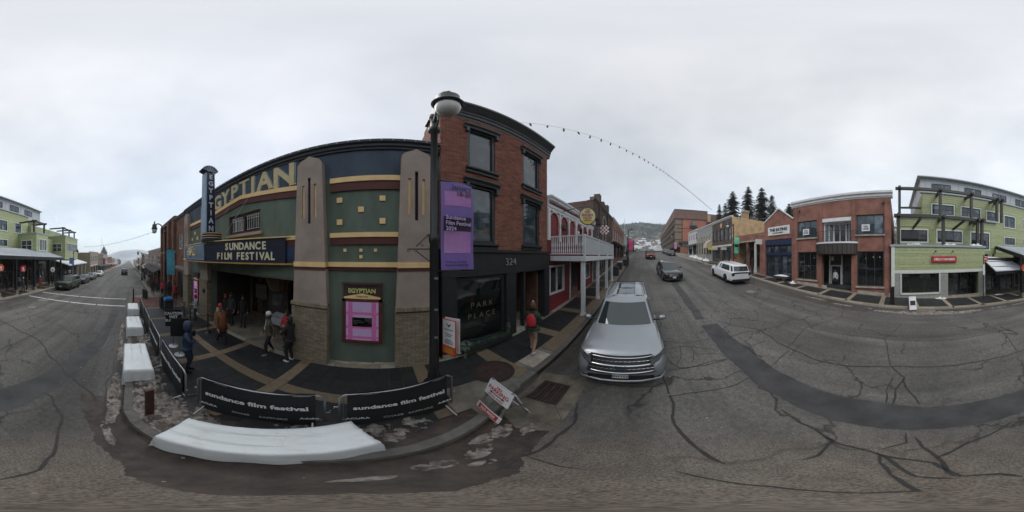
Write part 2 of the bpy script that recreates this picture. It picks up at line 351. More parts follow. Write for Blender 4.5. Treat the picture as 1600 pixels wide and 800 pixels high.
A_CRACK = mat('crack_tar', (0.024,0.023,0.022), .65, .4, 8, .2, 60)
CONC = mat('concrete', (0.17,0.155,0.125), .85, .4, 2.2, .35, 45)
CONC_L = mat('pale_concrete', (0.33,0.30,0.25), .85, .3, 3, .3, 45)
CONC_T = pieces_mat('tan_concrete', (0.235,0.20,0.15), .85, .16)
KERB = pieces_mat('kerb_concrete', (0.12,0.115,0.105), .85, .15)
CONC_B = pieces_mat('brown_concrete', (0.165,0.128,0.085), .7, .16)
PAVER = pieces_mat('dark_paver', (0.021,0.022,0.023), .55, .22)
JOINT = mat('paver_joint', (0.012,0.012,0.012), .9, .2, 5, .2)
PBRICK = pieces_mat('red_paver', (0.13,0.06,0.05), .85, .25)
WHITEP = mat('road_paint', (0.52,0.52,0.5), .7, .3, 4, .2)
SNOW = mat('snow', (0.62,0.64,0.66), .7, .15, 2, .5, 12)
DIRTSNOW = mat('dirty_snow', (0.05,0.042,0.036), .75, .5, 8.5, 1.0, 26, col2=(0.35,0.315,0.28)); DIRTSNOW.node_tree.nodes['Color Ramp'].color_ramp.elements[0].position = .34; DIRTSNOW.node_tree.nodes['Color Ramp'].color_ramp.elements[1].position = .7
BLACK = mat('black_metal', (0.012,0.013,0.014), .42, .2, 10, .05)
DBLACK = mat('dark_interior', (0.012,0.011,0.011), .9, .3, 2, 0)
STEEL = mat('steel', (0.36,0.38,0.40), .38, .15, 12, .05, metal=.8)
WHITE = mat('white_paint', (0.66,0.67,0.68), .55, .08, 3, .06)
GLASS = glass_mat('glass'); GLASS2 = glass_mat('blue_glass', (0.035,0.05,0.06))
CLEAR = glass_mat('clear_glass', (0.02,0.025,0.025), .62)
GRN = mat('green_trim', (0.03,0.05,0.045), .5, .2, 6, .1)

# ------------------------------------------------------------ terrain, road
def frange(a, b, s):
    n = max(1, int(round((b-a)/s))); return [a+(b-a)*i/n for i in range(n+1)]
def sheet(name, us, vs, zf, m, **kw):
    b = MB(); nv = len(vs)
    b.v = [(u, v, zf(u, v)) for u in us for v in vs]
    b.f = [(i*nv+j, (i+1)*nv+j, (i+1)*nv+j+1, i*nv+j+1) for i in range(len(us)-1) for j in range(nv-1)]; b.m = [0]*len(b.f)
    return b.ob(name, m, None, True, **kw)
US = frange(-900,-120,30)[:-1]+frange(-120,-30,5)[:-1]+frange(-30,40,1)[:-1]+frange(40,160,5)[:-1]+frange(160,900,40)
# ground sheet reaches the horizon; the valley sides rise behind the buildings
def zland(u, v):
    z = G(u)-.06
    if v < -30: 
        k = min(1, (-v-30)/90.0); z += 22*k*k*(1 if u > -20 else max(0, 1+(u+20)/60.0))
        z += max(0, -v-120)*.18*(1 if u > 0 else max(0, 1+u/200.0))
    if v > 40: z += min(120, (v-40)*.22)*(1 if u > -40 else max(0, 1+(u+40)/200.0))
    if abs(v) > 30: z += 3*mnoise.noise((u*.012, v*.012, 3))*min(1, (abs(v)-30)/60)
    if abs(v) < 15 and -25 < u < 20: z -= .25
    return z
LAND = mat('hillside_ground', (0.13,0.125,0.12), .9, .4, .05, .3, 2, col2=(0.45,0.47,0.49))
sheet('ground', frange(-2500,-900,200)[:-1]+US+frange(900,2500,200)[1:], frange(-2500,-300,200)+frange(-260,-40,20)+frange(-30,30,6)+frange(40,260,20)+frange(300,2500,200), zland, LAND, kind='structure')
VR = frange(-12, 5, .5)
road = sheet('road', US, VR, lambda u, v: G(u), A_ROAD, kind='structure')

# sidewalks
def swalk(name, us, edge, back, m, nv=6):
    b = MB()
    for i, u in enumerate(us):
        e = edge(u)
        for j in range(nv+1):
            v = e+(back-e)*j/nv; b.v.append((u, v, G(u)+.145))
        b.v.append((u, e, G(u)-.1))
    w = nv+2
    for i in range(len(us)-1):
        for j in range(nv): b.f.append((i*w+j, (i+1)*w+j, (i+1)*w+j+1, i*w+j+1))
        b.f.append((i*w, i*w+nv+1, (i+1)*w+nv+1, (i+1)*w))
    b.m = [0]*len(b.f); return b.ob(name, m, None, True, kind='structure')
UL = frange(-90,-20,2)[:-1]+frange(-20,-3,.4)[:-1]+frange(-3,3,.12)[:-1]+frange(3,30,.5)[:-1]+frange(30,120,3)
left_walk = swalk('sidewalk', UL, kl, 7.3, CONC)
right_walk = swalk('sidewalk', frange(-90,-20,2)[:-1]+frange(-20,30,.5)[:-1]+frange(30,120,3), kr, -17.5, CONC)
# kerb stones, one by one near the camera
def kerb_run(name_parent, edge, us, side, wid=.16):
    for a, b_ in zip(us, us[1:]):
        pa = Vector((a, edge(a)+side*wid/2, G(a))); pb = Vector((b_, edge(b_)+side*wid/2, G(b_))); d = pb-pa; c = (pa+pb)/2
        piece('kerb_stone', KERB, name_parent, (c.x, c.y, c.z+.072), (d.length-.012, wid, .17), (0, -math.asin(d.z/d.length), math.atan2(d.y, d.x)))
kerb_run(left_walk, kl, [-42,-39,-36,-33,-30,-27,-24,-21.5,-19,-17.6,-16.8,-15.3,-13.8,-12.3,-10.8,-9.3,-7.8,-6.3,-4.8,-3.5,-2.6,-2.18,-1.61,-.6,.55,1.28,2.3,3,4.5,6,7.5,9,10.5,12,14,16,18,20,22,25,28,31], 1)
kerb_run(right_walk, kr, frange(-42,30,1.8), -1)

def slab_piece(parent, m, name, u, v, su, sv, h=.02, up=.15, rz=0):
    piece(name, m, parent, (u, v, G(u)+up), (su, sv, h), (0, -math.atan(slope(u)), rz))
# left pavement: tan bands + dark pavers between them
stuff = MB()
tiles = []
bands = [-30,-27.5,-25,-22.5,-20,-12.2,-9.6,-7.1,-4.65,-2.2,.85,2.75,5.15,7.6,10.0,12.4,14.8,17.2,19.6,22,24.4,27,30]
def kfree(u, v): return v > kl(u)+.22
for b0 in bands:
    vv = kl(b0)+.2; y = vv
    while y < 4.15:
        e = min(y+.95, 4.15); slab_piece(left_walk, CONC_B, 'concrete_slab', b0, (y+e)/2, .3 if b0 < 1 else .42, e-y-.012); y = e
for a, b_ in zip(bands, bands[1:]):
    if a == -20: continue
    u0, u1 = a+(.16 if a < 1 else .22), b_-(.16 if b_ < 1 else .22)
    n = max(1, round((u1-u0)/.3)); du = (u1-u0)/n
    # longitudinal band
    if b_ < 1: 
        nn = max(1, round((u1-u0)/1.1)); dd = (u1-u0)/nn
        for i in range(nn): slab_piece(left_walk, CONC_B, 'concrete_slab', u0+dd*(i+.5), 2.78, dd-.012, .3)
        rows = [(max(.1, kl((u0+u1)/2)+.25), 2.62), (2.94, 4.15)]
    else: rows = [(2.95, 4.15)]
    for r0, r1 in rows:
        m_ = max(1, round((r1-r0)/.3)); dv_ = (r1-r0)/m_
        for i in range(n):
            for j in range(m_):
                u = u0+du*(i+.5); v = r0+dv_*(j+.5)
                if not kfree(u, v-.15): continue
                tiles.append((math.hypot(u, v), u, v, du-.006, dv_-.006))
tiles.sort()
for d, u, v, su, sv in tiles[:300]: slab_piece(left_walk, PAVER, 'paver', u, v, su, sv, up=.15+random.uniform(-.001,.001))
sb = MB()
for d, u, v, su, sv in tiles[300:]:
    z = G(u)+.155; s_ = slope(u)*su/2; sb.add([(u-su/2,v-sv/2,z-s_),(u+su/2,v-sv/2,z+s_),(u+su/2,v+sv/2,z+s_),(u-su/2,v+sv/2,z-s_),(u-su/2,v-sv/2,z-s_-.02),(u+su/2,v-sv/2,z+s_-.02),(u+su/2,v+sv/2,z+s_-.02),(u-su/2,v+sv/2,z-s_-.02)],[(0,1,2,3),(0,4,5,1),(1,5,6,2),(2,6,7,3),(3,7,4,0)])
sb.ob('paver', PAVER, left_walk, kind='stuff')
# pale strip along the walls, kerb side strip uphill
for i, u in enumerate(frange(-12.2,30,1.2)[:-1]): slab_piece(left_walk, CONC_L if i % 3 else CONC_T, 'concrete_slab', u+.6, 4.28, 1.185, .22)
for i, u in enumerate(frange(2.9,30,1.2)[:-1]): slab_piece(left_walk, CONC_L if i in (0,) else CONC_B, 'concrete_slab', u+.6, 2.68, 1.185 if i else .8, .5, up=.152)
# red pavers at the crosswalk
rb = []
for i in range(10):
    for j in range(26):
        u = -16.3+i*.42; v = .25+j*.16
        if kfree(u, v) and v < 4.2: rb.append((u, v))
for u, v in rb[:260]: slab_piece(left_walk, PBRICK, 'red_paver', u, v, .40, .15, up=.15)
# right pavement
rbands = [-44.5+2.4*i for i in range(32)]
rt = []
for b0 in rbands:
    if b0 > 28: continue
    e = kr(b0)-.2; slab_piece(right_walk, CONC_T, 'concrete_slab', b0, (e-13.5)/2, .32, (e+13.5))
    e2 = kr(b0+1.2)-.4
    if not (-20 < b0 < -17): slab_piece(right_walk, JOINT, 'paver_bed', b0+1.2, (e2-.35-13.15)/2, 2.05, (e2-.35+13.15), up=.148)
    for i in range(5):
        for j in range(5):
            w = (e2-.4+13.1)/5; rt.append((abs(b0+1), b0+.2+.4*(i+.5), -13.1+w*(j+.5), .39, w-.01))
    for s_ in (0, 1): slab_piece(right_walk, CONC_T, 'concrete_slab', b0+.6+1.2*s_, e2-.1, 1.185, .42)
rt.sort()
for d, u, v, su, sv in rt[:290]: slab_piece(right_walk, PAVER, 'paver', u, v, su, sv, up=.153)
# grit, leaves and litter scraps lying on the road
rnd = random.Random(77); gb_ = MB()
for _ in range(420):
    u = rnd.uniform(-12, 16); v = rnd.choice((rnd.uniform(-10, 2), rnd.uniform(-.8, .0)*2, rnd.uniform(-10, -9)))
    if v > kl(u)-.05 or v < kr(u)+.05: continue
    s = rnd.uniform(.006, .022); a = rnd.uniform(0, 6); gb_.add([(u+s*math.cos(a+k*1.57), v+s*math.sin(a+k*1.57), G(u)+.007) for k in range(4)]+[(u, v, G(u)+.007+s*.6)], [(0,1,4),(1,2,4),(2,3,4),(3,0,4)])
gb_.ob('gravel', pieces_mat('grit', (0.22,0.2,0.17), .8, .8), None, kind='stuff')
# crosswalk stripes, patches, cracks
def ribbon(name, pts, w, m, parent=None, up=.005, wob=.02, seed=0, **kw):
    rnd = random.Random(seed); P = []
    for (a, b_), (c, d) in zip(pts, pts[1:]):
        n = max(2, int(math.hypot(c-a, d-b_)/.12))
        for i in range(n): t = i/n; P.append((a+(c-a)*t, b_+(d-b_)*t))
    P.append(pts[-1]); b = MB(); ph = rnd.uniform(0, 50)
    for i, (x, y) in enumerate(P):
        x += (mnoise.noise((x*1.7+ph, y*1.7, ph))*4+mnoise.noise((x*7+ph, y*7, ph)))*wob; y += (mnoise.noise((x*1.7, y*1.7+ph, 9))*4+mnoise.noise((x*7, y*7, 9+ph)))*wob
        P[i] = (x, y)
    for i, (x, y) in enumerate(P):
        q = P[min(i+1, len(P)-1)]; p = P[max(i-1, 0)]; dx, dy = q[0]-p[0], q[1]-p[1]; l = math.hypot(dx, dy) or 1
        ww = w*(.55+.45*rnd.random()) if wob > .012 else w
        if wob > .012 and (i == 0 or i == len(P)-1): ww *= .2
        for s in (-.5, .5): xx = x-dy/l*ww*s; yy = y+dx/l*ww*s; b.v.append((xx, yy, G(xx)+up))
    b.f = [(2*i, 2*i+2, 2*i+3, 2*i+1) for i in range(len(P)-1)]; b.m = [0]*len(b.f)
    return b.ob(name, m, parent, kind='structure' if parent is None else None, **kw)
def strip(name, pts_l, pts_r, m, up):
    b = MB(); n = 260
    def at(P, t):
        k = t*(len(P)-1); i = min(int(k), len(P)-2); f = k-i; return (P[i][0]+(P[i+1][0]-P[i][0])*f, P[i][1]+(P[i+1][1]-P[i][1])*f)
    for i in range(n+1):
        for P in (pts_l, pts_r):
            x, y = at(P, i/n); q_ = mnoise.noise((x*6, y*6, up*100))*.03+mnoise.noise((x*1.3, y*1.3, 5))*.05; b.v.append((x+q_*.3, y+q_, G(x)+up))
    b.f = [(2*i, 2*i+1, 2*i+3, 2*i+2) for i in range(n)]; b.m = [0]*n
    return b.ob(name, m, road)
strip('asphalt_patch', [(6.45,-2.45),(3.6,-2.3),(1.35,-2.12),(-.22,-1.97),(-1.8,-1.84),(-3.6,-1.45),(-7,-.95),(-12.5,-.75)], [(6.4,-3.2),(3.6,-3.08),(1.78,-2.92),(-.3,-2.72),(-2.3,-2.5),(-3.6,-2.2),(-7,-1.5),(-12.5,-1.2)], A_PATCH, .006)
strip('asphalt_patch', [(7.05,-2.5),(11,-2.6),(16,-2.8),(30,-3.1)], [(7.05,-2.9),(11,-3.15),(16,-3.35),(30,-3.6)], A_PATCH, .006)
strip('asphalt_patch', [(5.1,-.3),(7.2,-.2)], [(5.1,-.75),(7.2,-.7)], A_PATCH, .006)
for x0, x1 in ((-24.6,-23.9),): strip('asphalt_patch', [(x0,2.1),(x0-1.2,-9.6)], [(x1,2.1),(x1-1.2,-9.6)], A_PATCH, .006)
def stripe(a, b_, w, gaps=()):
    n = 4
    for i in range(n):
        t0, t1 = i/n+.006, (i+1)/n-.006
        p = Vector((a[0]+(b_[0]-a[0])*t0, a[1]+(b_[1]-a[1])*t0)); q = Vector((a[0]+(b_[0]-a[0])*t1, a[1]+(b_[1]-a[1])*t1)); m_ = MB()
        for x, y in ((p.x-w/2,p.y),(p.x+w/2,p.y),(q.x+w/2,q.y),(q.x-w/2,q.y)): m_.v.append((x, y, G(x)+.006))
        m_.f = [(0,1,2,3)]; m_.m = [0]; m_.ob('crosswalk_line', WHITEP, road)
stripe((-13.5,-.3), (-14.2,-10.3), .26); stripe((-16.4,-.3), (-17.1,-10.2), .26)
CR = [([(3.9,-.42),(3.45,-.5),(2.86,-.46),(1.98,-.42),(1.37,-.46),(.9,-.54)],.05),([(2.86,-.46),(2.86,-1.16),(2.8,-1.92),(2.85,-2.3)],.03),([(3.85,-.58),(3.96,-1.88),(3.9,-2.35)],.03),([(.98,.87),(.89,.51),(.89,.26)],.025),
([(6.3,-2.8),(5.6,-3.0),(4.71,-2.6)],.05),([(5.0,-3.0),(5.16,-3.68),(4.74,-5.24),(4.9,-6.6)],.03),([(2.98,-2.95),(3.14,-4.07)],.03),([(4.09,-2.9),(4.2,-4.13)],.03),
([(6.6,-3.3),(5.03,-4.39),(2.94,-4.14),(1.72,-4.06),(.56,-4.37),(-.14,-4.46),(-1.38,-4.37),(-3.82,-4.2),(-6.5,-4.1)],.05),([(.13,-4.48),(-.15,-3.9),(.03,-3.33),(.07,-2.75)],.05),([(-.15,-3.9),(-.25,-3.3),(-.34,-2.75)],.05),([(.13,-3.9),(.2,-3.3),(.2,-2.75)],.035),
([(1.69,-1.9),(.98,-1.72),(.64,-1.51),(.55,-1.11),(.61,-.98)],.05),([(.8,-1.6),(.64,-1.51),(.18,-1.39),(.01,-1.25),(-.25,-1.07),(-.3,-.74),(-.51,-.71),(-.56,-.57)],.05),([(.18,-1.39),(.04,-1.09),(-.12,-.78),(-.29,-.71)],.04),([(.2,-1.36),(.06,-1.0),(-.06,-.42),(.11,-.38),(.42,-.42),(.62,-.34),(.9,-.2)],.03),
([(-.18,-1.75),(-.31,-1.22),(-.3,-.74)],.05),([(-.3,-1.22),(-.75,-1.5),(-1.52,-1.72)],.04),([(-.51,-.51),(-.81,-.5),(-1.53,-.72),(-2.27,-1.01),(-2.84,-1.48),(-2.9,-1.7)],.045),([(-3.14,-.65),(-4.11,-1.74),(-5.91,-3.69),(-6.67,-6.78)],.06),([(-.1,-1.9),(-.1,-1.6),(.18,-1.4)],.03),
([(4.99,-.85),(5.09,-1.39),(4.48,-2.25)],.03),([(4.46,-.67),(3.94,-.91),(3.84,-1.73),(3.9,-2.3)],.03),([(5.11,-1.29),(4.5,-1.1),(3.94,-.91)],.025),([(4.7,-1.59),(4.01,-1.26)],.025),([(5.6,-.4),(5.3,-1.3),(5.2,-2.4)],.025),([(4.3,-2.2),(4.5,-1.6),(5.0,-1.5)],.025),
([(3.9,-.42),(7.4,-.25),(15.3,.1),(30,.4),(60,.6)],.04),([(5.2,1.2),(5.0,-.3)],.025),([(8.1,-.2),(8.3,-1.4),(8.0,-2.5)],.03),([(10.2,-.1),(10.1,-1.2),(10.4,-2.6)],.025),([(7,-3.2),(10,-5.4),(9.6,-8),(12,-9.8)],.03),([(3.3,-4.1),(3.8,-6),(2.9,-8.2),(3.3,-9.6)],.03),([(.2,-4.5),(.5,-6.3),(-.2,-8.1)],.03),
([(-3.8,-4.2),(-4.6,-6),(-4.1,-8.8)],.03),([(6,-5.9),(3.8,-6.1),(1,-6.4),(-2.5,-6.2),(-6,-6.3),(-10,-5.8)],.028),([(-6,-1.2),(-8,-3.6),(-9.4,-6.8)],.03),([(-9,-1.1),(-11,-2.9),(-12.3,-6)],.03),([(-2.3,-.35),(-3.6,-.5),(-6,-.45),(-12,-.5)],.03),([(12,-3.6),(14.5,-5.2),(14,-7.6)],.03),([(2.5,1.0),(2.03,.86),(1.37,.82),(.86,.86),(.6,.7)],.06),([(3.3,1.0),(3.25,-.4)],.03),([(-18,-2),(-20,-5),(-19,-8)],.04)]
for i, (p, w) in enumerate(CR): ribbon('road_crack', p, w, A_CRACK, road, .009, .02, i)
# manholes, storm grate and its concrete apron
def manhole(u, v, r, m, label, parent_z=0.0, dark=False):
    t = thing('manhole_cover', label, 'manhole', (u, v, G(u)+parent_z))
    a = math.atan(slope(u)); n = 28
    b = MB(); b.T = Matrix.Translation((u, v, G(u)+parent_z)) @ Matrix.Rotation(-a, 4, 'Y'); b.lathe([(r*1.25,.001),(r*1.25,.008),(r*1.02,.009),(r*1.02,.004)], n=n); b.ob('collar', CONC if not dark else mat('rust_ring', (0.03,0.02,0.017), .8), t)
    b = MB(); b.T = Matrix.Translation((u, v, G(u)+parent_z)) @ Matrix.Rotation(-a, 4, 'Y'); b.lathe([(r,.002),(r,.012),(r*.9,.013),(r*.88,.010),(r*.5,.010),(r*.48,.013),(r*.1,.013)], n=n)
    for k in range(6): a_ = k*math.pi/3; b.box(-.02,.02,-.02,.02,.01,.014); 
    b.ob('lid', m, t); return t
IRON = mat('cast_iron', (0.06,0.055,0.05), .6, .3, 9, .5, 40); RUST = mat('rusty_iron', (0.042,0.024,0.019), .8, .4, 6, .5, 60)
manhole(2.36, 3.02, .4, RUST, 'round rusty manhole cover set in the pavement outside the dark brick shop', .162, True)
MHC = mat('pale_iron', (0.17,0.16,0.14), .7, .3, 9, .4, 40)
manhole(10.07, -7.99, .3, MHC, 'pale round manhole cover in the road behind the white station wagon')
manhole(-13.28, -7.8, .42, MHC, 'large pale manhole cover between the crosswalk line and the far kerb')
manhole(-10.52, -7.17, .28, MHC, 'small pale manhole cover in the road nearest the wooden post side of the crosswalk')
ap = thing('storm_drain', 'rusty slotted storm drain grate in a concrete apron beside the kerb', 'storm drain', (2.5,1.6,G(2.5)))
def apz(x): return G(x)+.012
b = MB(); poly = [(3.2,2.2),(3.45,1.15),(2.75,.98),(1.9,.95),(1.5,1.35),(1.75,1.95),(2.3,2.12)]
hole = [(2.93,1.95),(2.98,1.40),(2.28,1.33),(2.22,1.9)]
pr = [(3.2,2.2),(3.45,1.15),(1.9,1.0),(1.95,2.02)]
for i in range(4):
    a_, b2 = pr[i], pr[(i+1) % 4]; c_, d_ = hole[(i+1) % 4], hole[i]
    q = MB(); ctr = ((a_[0]+b2[0]+c_[0]+d_[0])/4, (a_[1]+b2[1]+c_[1]+d_[1])/4)
    P = [tuple(ctr[k]+(p[k]-ctr[k])*.985 for k in (0,1)) for p in (a_, b2, c_, d_)]
    q.add([(x, y, apz(x)) for x, y in P]+[(x, y, apz(x)-.08) for x, y in P], [(3,2,1,0),(0,1,5,4),(1,2,6,5),(2,3,7,6),(3,0,4,7)]); q.ob('apron_slab', mat('apron_concrete', (0.13,0.115,0.09), .85, .45, 3, .5, 40), ap)
q = MB(); P = [(1.92,1.0),(1.92,2.0),(1.62,1.9),(1.42,1.38),(1.6,1.0)]
q.add([(x, y, apz(x)) for x, y in P]+[(x, y, apz(x)-.08) for x, y in P], [(4,3,2,1,0)[::-1]]+[(i, (i+1) % 5, (i+1) % 5+5, i+5) for i in range(5)]); q.ob('apron_slab', MATS['apron_concrete'], ap)
b = MB(); b.add([(x, y, G(x)-.05) for x, y in hole], [(0,1,2,3)]); b.ob('pit', DBLACK, ap)
gb = MB()
def hp(s, t):
    x = (hole[3][0]*(1-s)+hole[0][0]*s)*(1-t)+(hole[2][0]*(1-s)+hole[1][0]*s)*t; y = (hole[3][1]*(1-s)+hole[0][1]*s)*(1-t)+(hole[2][1]*(1-s)+hole[1][1]*s)*t; return (x, y, G(x)+.012)
for t in [0,.25,.5,.75,1]: gb.beam(hp(0,t), hp(1,t), .035, .03)
gb.ob('grate_frame', RUST, ap)
for i in range(17): q = MB(); q.beam(hp(i/16,0), hp(i/16,1), .016, .028); q.ob('grate_bar', RUST, ap)

# dirty snow: heaps in the planting strip, slush in the gutter
def heap(name, cx, cy, rx, ry, h, seed, m=DIRTSNOW, zoff=.14, rz=0, **kw):
    b = MB(); n = 44
    for i in range(n+1):
        for j in range(n+1):
            x = -1+2*i/n; y = -1+2*j/n; X = cx+(x*rx*math.cos(rz)-y*ry*math.sin(rz)); Y = cy+(x*rx*math.sin(rz)+y*ry*math.cos(rz)); r = math.hypot(x, y)
            q = mnoise.fractal((X*3+seed, Y*3, seed), .8, 2.0, 5)
            z = h*(1-r**2.2)*(.75+1.5*q)+.02*mnoise.noise((X*14, Y*14, seed))-.004
            if r+.45*mnoise.noise((X*3.5, Y*3.5, seed+5))+.25*mnoise.noise((X*13, Y*13, seed+9)) > .92: z = -.06
            if zoff > .1 and -5 < Y < kl(X)+.14: z = -.06-.12
            b.v.append((X, Y, G(X)+zoff+max(z, -.18)))
    b.f = [(i*(n+1)+j, (i+1)*(n+1)+j, (i+1)*(n+1)+j+1, i*(n+1)+j+1) for i in range(n) for j in range(n)]; b.m = [0]*len(b.f)
    return b.ob(name, m, None, True, **kw)
MUD = mat('wet_mud', (0.022,0.015,0.012), .5, .4, 3.5, .8, 30, col2=(0.08,0.06,0.048))
b = MB()
for (ua, ub, va, vb) in ((-13,-2.45,None,.98),(-2.45,1.25,None,None)):
    n_ = int((ub-ua)/.1)
    for i in range(n_+1):
        u = ua+(ub-ua)*i/n_; v0 = kl(u)+.18; top = .98 if vb else (1.15+(u+2.45)*.40 if u < -.6 else 1.89+(u+.6)*.15)
        for j in range(9):
            v = v0+(max(top, v0+.1)-v0)*j/8; q = mnoise.fractal((u*3, v*3, 2), .8, 2, 5); b.v.append((u, v, G(u)+.156+.02*q+.006-(.03 if j in (8,) else 0)))
    o0 = len(b.v)-(n_+1)*9
    for i in range(n_):
        for j in range(8): k = o0+i*9+j; b.f.append((k, k+9, k+10, k+1))
b.m = [0]*len(b.f); b.ob('mud', MUD, None, True, kind='stuff')
hs = [(-2.15,.72,.75,.55,.09),(-1.75,.62,.5,.4,.05),(-2.9,.5,.95,.55,.11),(-3.9,.45,.8,.4,.08),(-4.7,.75,1.0,.35,.10),(-6.6,.62,1.1,.4,.12),(-8.8,.6,1.2,.4,.10),(-11,.55,1.2,.4,.09),(-5.4,-.12,.9,.2,.07),(-3.6,-.32,.9,.16,.05),(-1.1,1.7,.5,.25,.04),(-.1,1.85,.55,.35,.05),(.35,2.0,.45,.28,.04)]
for i, (x, y, rx, ry, h) in enumerate(hs): heap('dirty_snow', x, y, rx, ry, h, i*3.1, kind='stuff', zoff=.135 if y > 0 else .0)
for i, (x, y, rx, ry, h, rz) in enumerate([(1.25,1.45,.24,.13,.035,.4),(.75,1.15,.22,.10,.035,.5),(.3,1.0,.2,.09,.03,.3),(1.5,1.25,.2,.1,.03,.2),(.95,1.4,.2,.1,.03,.2),(-.1,.72,.2,.05,.02,.5),(-1.9,-.25,.4,.06,.02,.3),(.62,.92,.12,.05,.02,0),(-8,-.35,1.4,.16,.04,0),(-6,-.3,1.2,.15,.05,0),(-2.7,-.25,.6,.12,.04,0)]): heap('slush', x, y, rx, ry, h, 40+i*2.3, zoff=0.004, rz=rz, kind='stuff')
for i, (x, y, rx, ry, h) in enumerate([(1.8,-10.35,.5,.14,.06),(-.6,-9.95,1.2,.3,.05),(-2.6,-9.9,1.3,.28,.06),(-4.6,-9.85,1.2,.22,.05),(3.6,-10.2,.8,.15,.04),(-7,-9.9,.9,.12,.03),(-1.6,-9.75,1.6,.18,.03),(.6,-9.95,1.0,.2,.04),(-3.6,-9.65,1.4,.14,.03),(5.6,-10.5,1.0,.12,.03),(-9.5,-9.95,1.2,.1,.03)]): heap('slush', x, y, rx, ry, h, 60+i*2.3, zoff=0.004, kind='stuff')
for i, (x, y, rx, ry, h) in enumerate([(-3.6,-13.1,.6,.2,.1),(-9.5,-13.2,.8,.2,.08),(9.8,-13.0,.5,.3,.12)]): heap('snow', x, y, rx, ry, h, 80+i*2.3, SNOW, .15, kind='stuff')
# ------------------------------------------------------------ building helpers
def win(parent, a0, a1, z0, z1, p, n, fm, gm=None, nx=1, nz=1, fw=.07, sill=0.0, axis='x', name='window', inset=.05, proud=.03, **kw):
    """window in a wall that faces n (+1/-1) across the axis: frame mesh with one pane object per light"""
    gm = gm or GLASS
    f = MB()
    def bx(x0, x1, d0, d1, z0_, z1_):
        f.box(x0, x1, p+n*d0, p+n*d1, z0_, z1_) if axis == 'x' else f.box(p+n*d0, p+n*d1, x0, x1, z0_, z1_)
    bx(a0, a0+fw, -inset-.04, proud, z0, z1); bx(a1-fw, a1, -inset-.04, proud, z0, z1); bx(a0+fw, a1-fw, -inset-.04, proud, z1-fw, z1); bx(a0+fw, a1-fw, -inset-.04, proud, z0, z0+fw)
    mw = fw*.55; W_ = (a1-a0-2*fw); Hh = z1-z0-2*fw
    for i in range(1, nx): x = a0+fw+W_*i/nx; bx(x-mw/2, x+mw/2, -inset-.02, proud*.5, z0+fw, z1-fw)
    for j in range(1, nz): z = z0+fw+Hh*j/nz; bx(a0+fw, a1-fw, -inset-.015, proud*.4, z-mw/2, z+mw/2)
    if sill: bx(a0-.08, a1+.08, 0.002, sill, z0-.08, z0-.002)
    o = f.ob(name, fm, parent, **kw)
    for i in range(nx):
        for j in range(nz):
            x = a0+fw+W_*(i+.5)/nx; z = z0+fw+Hh*(j+.5)/nz; s = (W_/nx-mw*.6, .012, Hh/nz-mw*.6)
            c = (x, p-n*inset, z) if axis == 'x' else (p-n*inset, x, z)
            piece('pane', gm, o, c, s if axis == 'x' else (s[1], s[0], s[2]))
    return o
def door(parent, a0, a1, z0, z1, p, n, m, gm=None, axis='x', fw=.1, hm=None, **kw):
    o = win(parent, a0, a1, z0, z1, p, n, m, gm or GLASS, 1, 1, fw, axis=axis, name='door', **kw)
    h = MB(); x = a1-.09
    h.box(x-.015, x+.015, p+n*.035, p+n*.07, z0+.85, z0+1.15) if axis == 'x' else h.box(p+n*.035, p+n*.07, x-.015, x+.015, z0+.85, z0+1.15)
    h.ob('handle', hm or STEEL, o); return o
def boards(parent, m, a0, a1, z0, z1, p, n, h=.18, axis='x', holes=(), name='siding_board', maxn=300):
    """lapped weatherboards as single pieces, cut round openings"""
    k = max(1, round((z1-z0)/h)); hh = (z1-z0)/k
    for i in range(k):
        zb, zt = z0+hh*i, z0+hh*(i+1); cuts = sorted([(q[0], q[1]) for q in holes if q[2] < zt-.02 and q[3] > zb+.02]); cur = a0
        for c0, c1 in cuts+[(a1, a1)]:
            e = min(c0, a1)
            if e-cur > .03:
                L_ = e-cur; t = R(5)*-n
                if axis == 'x': piece(name, m, parent, ((cur+e)/2, p+n*.012, (zb+zt)/2), (L_-.004, .02, hh+.005), (-t if True else 0, 0, 0))
                else: piece(name, m, parent, (p+n*.012, (cur+e)/2, (zb+zt)/2), (.02, L_-.004, hh+.005), (0, t, 0))
            cur = max(cur, c1)
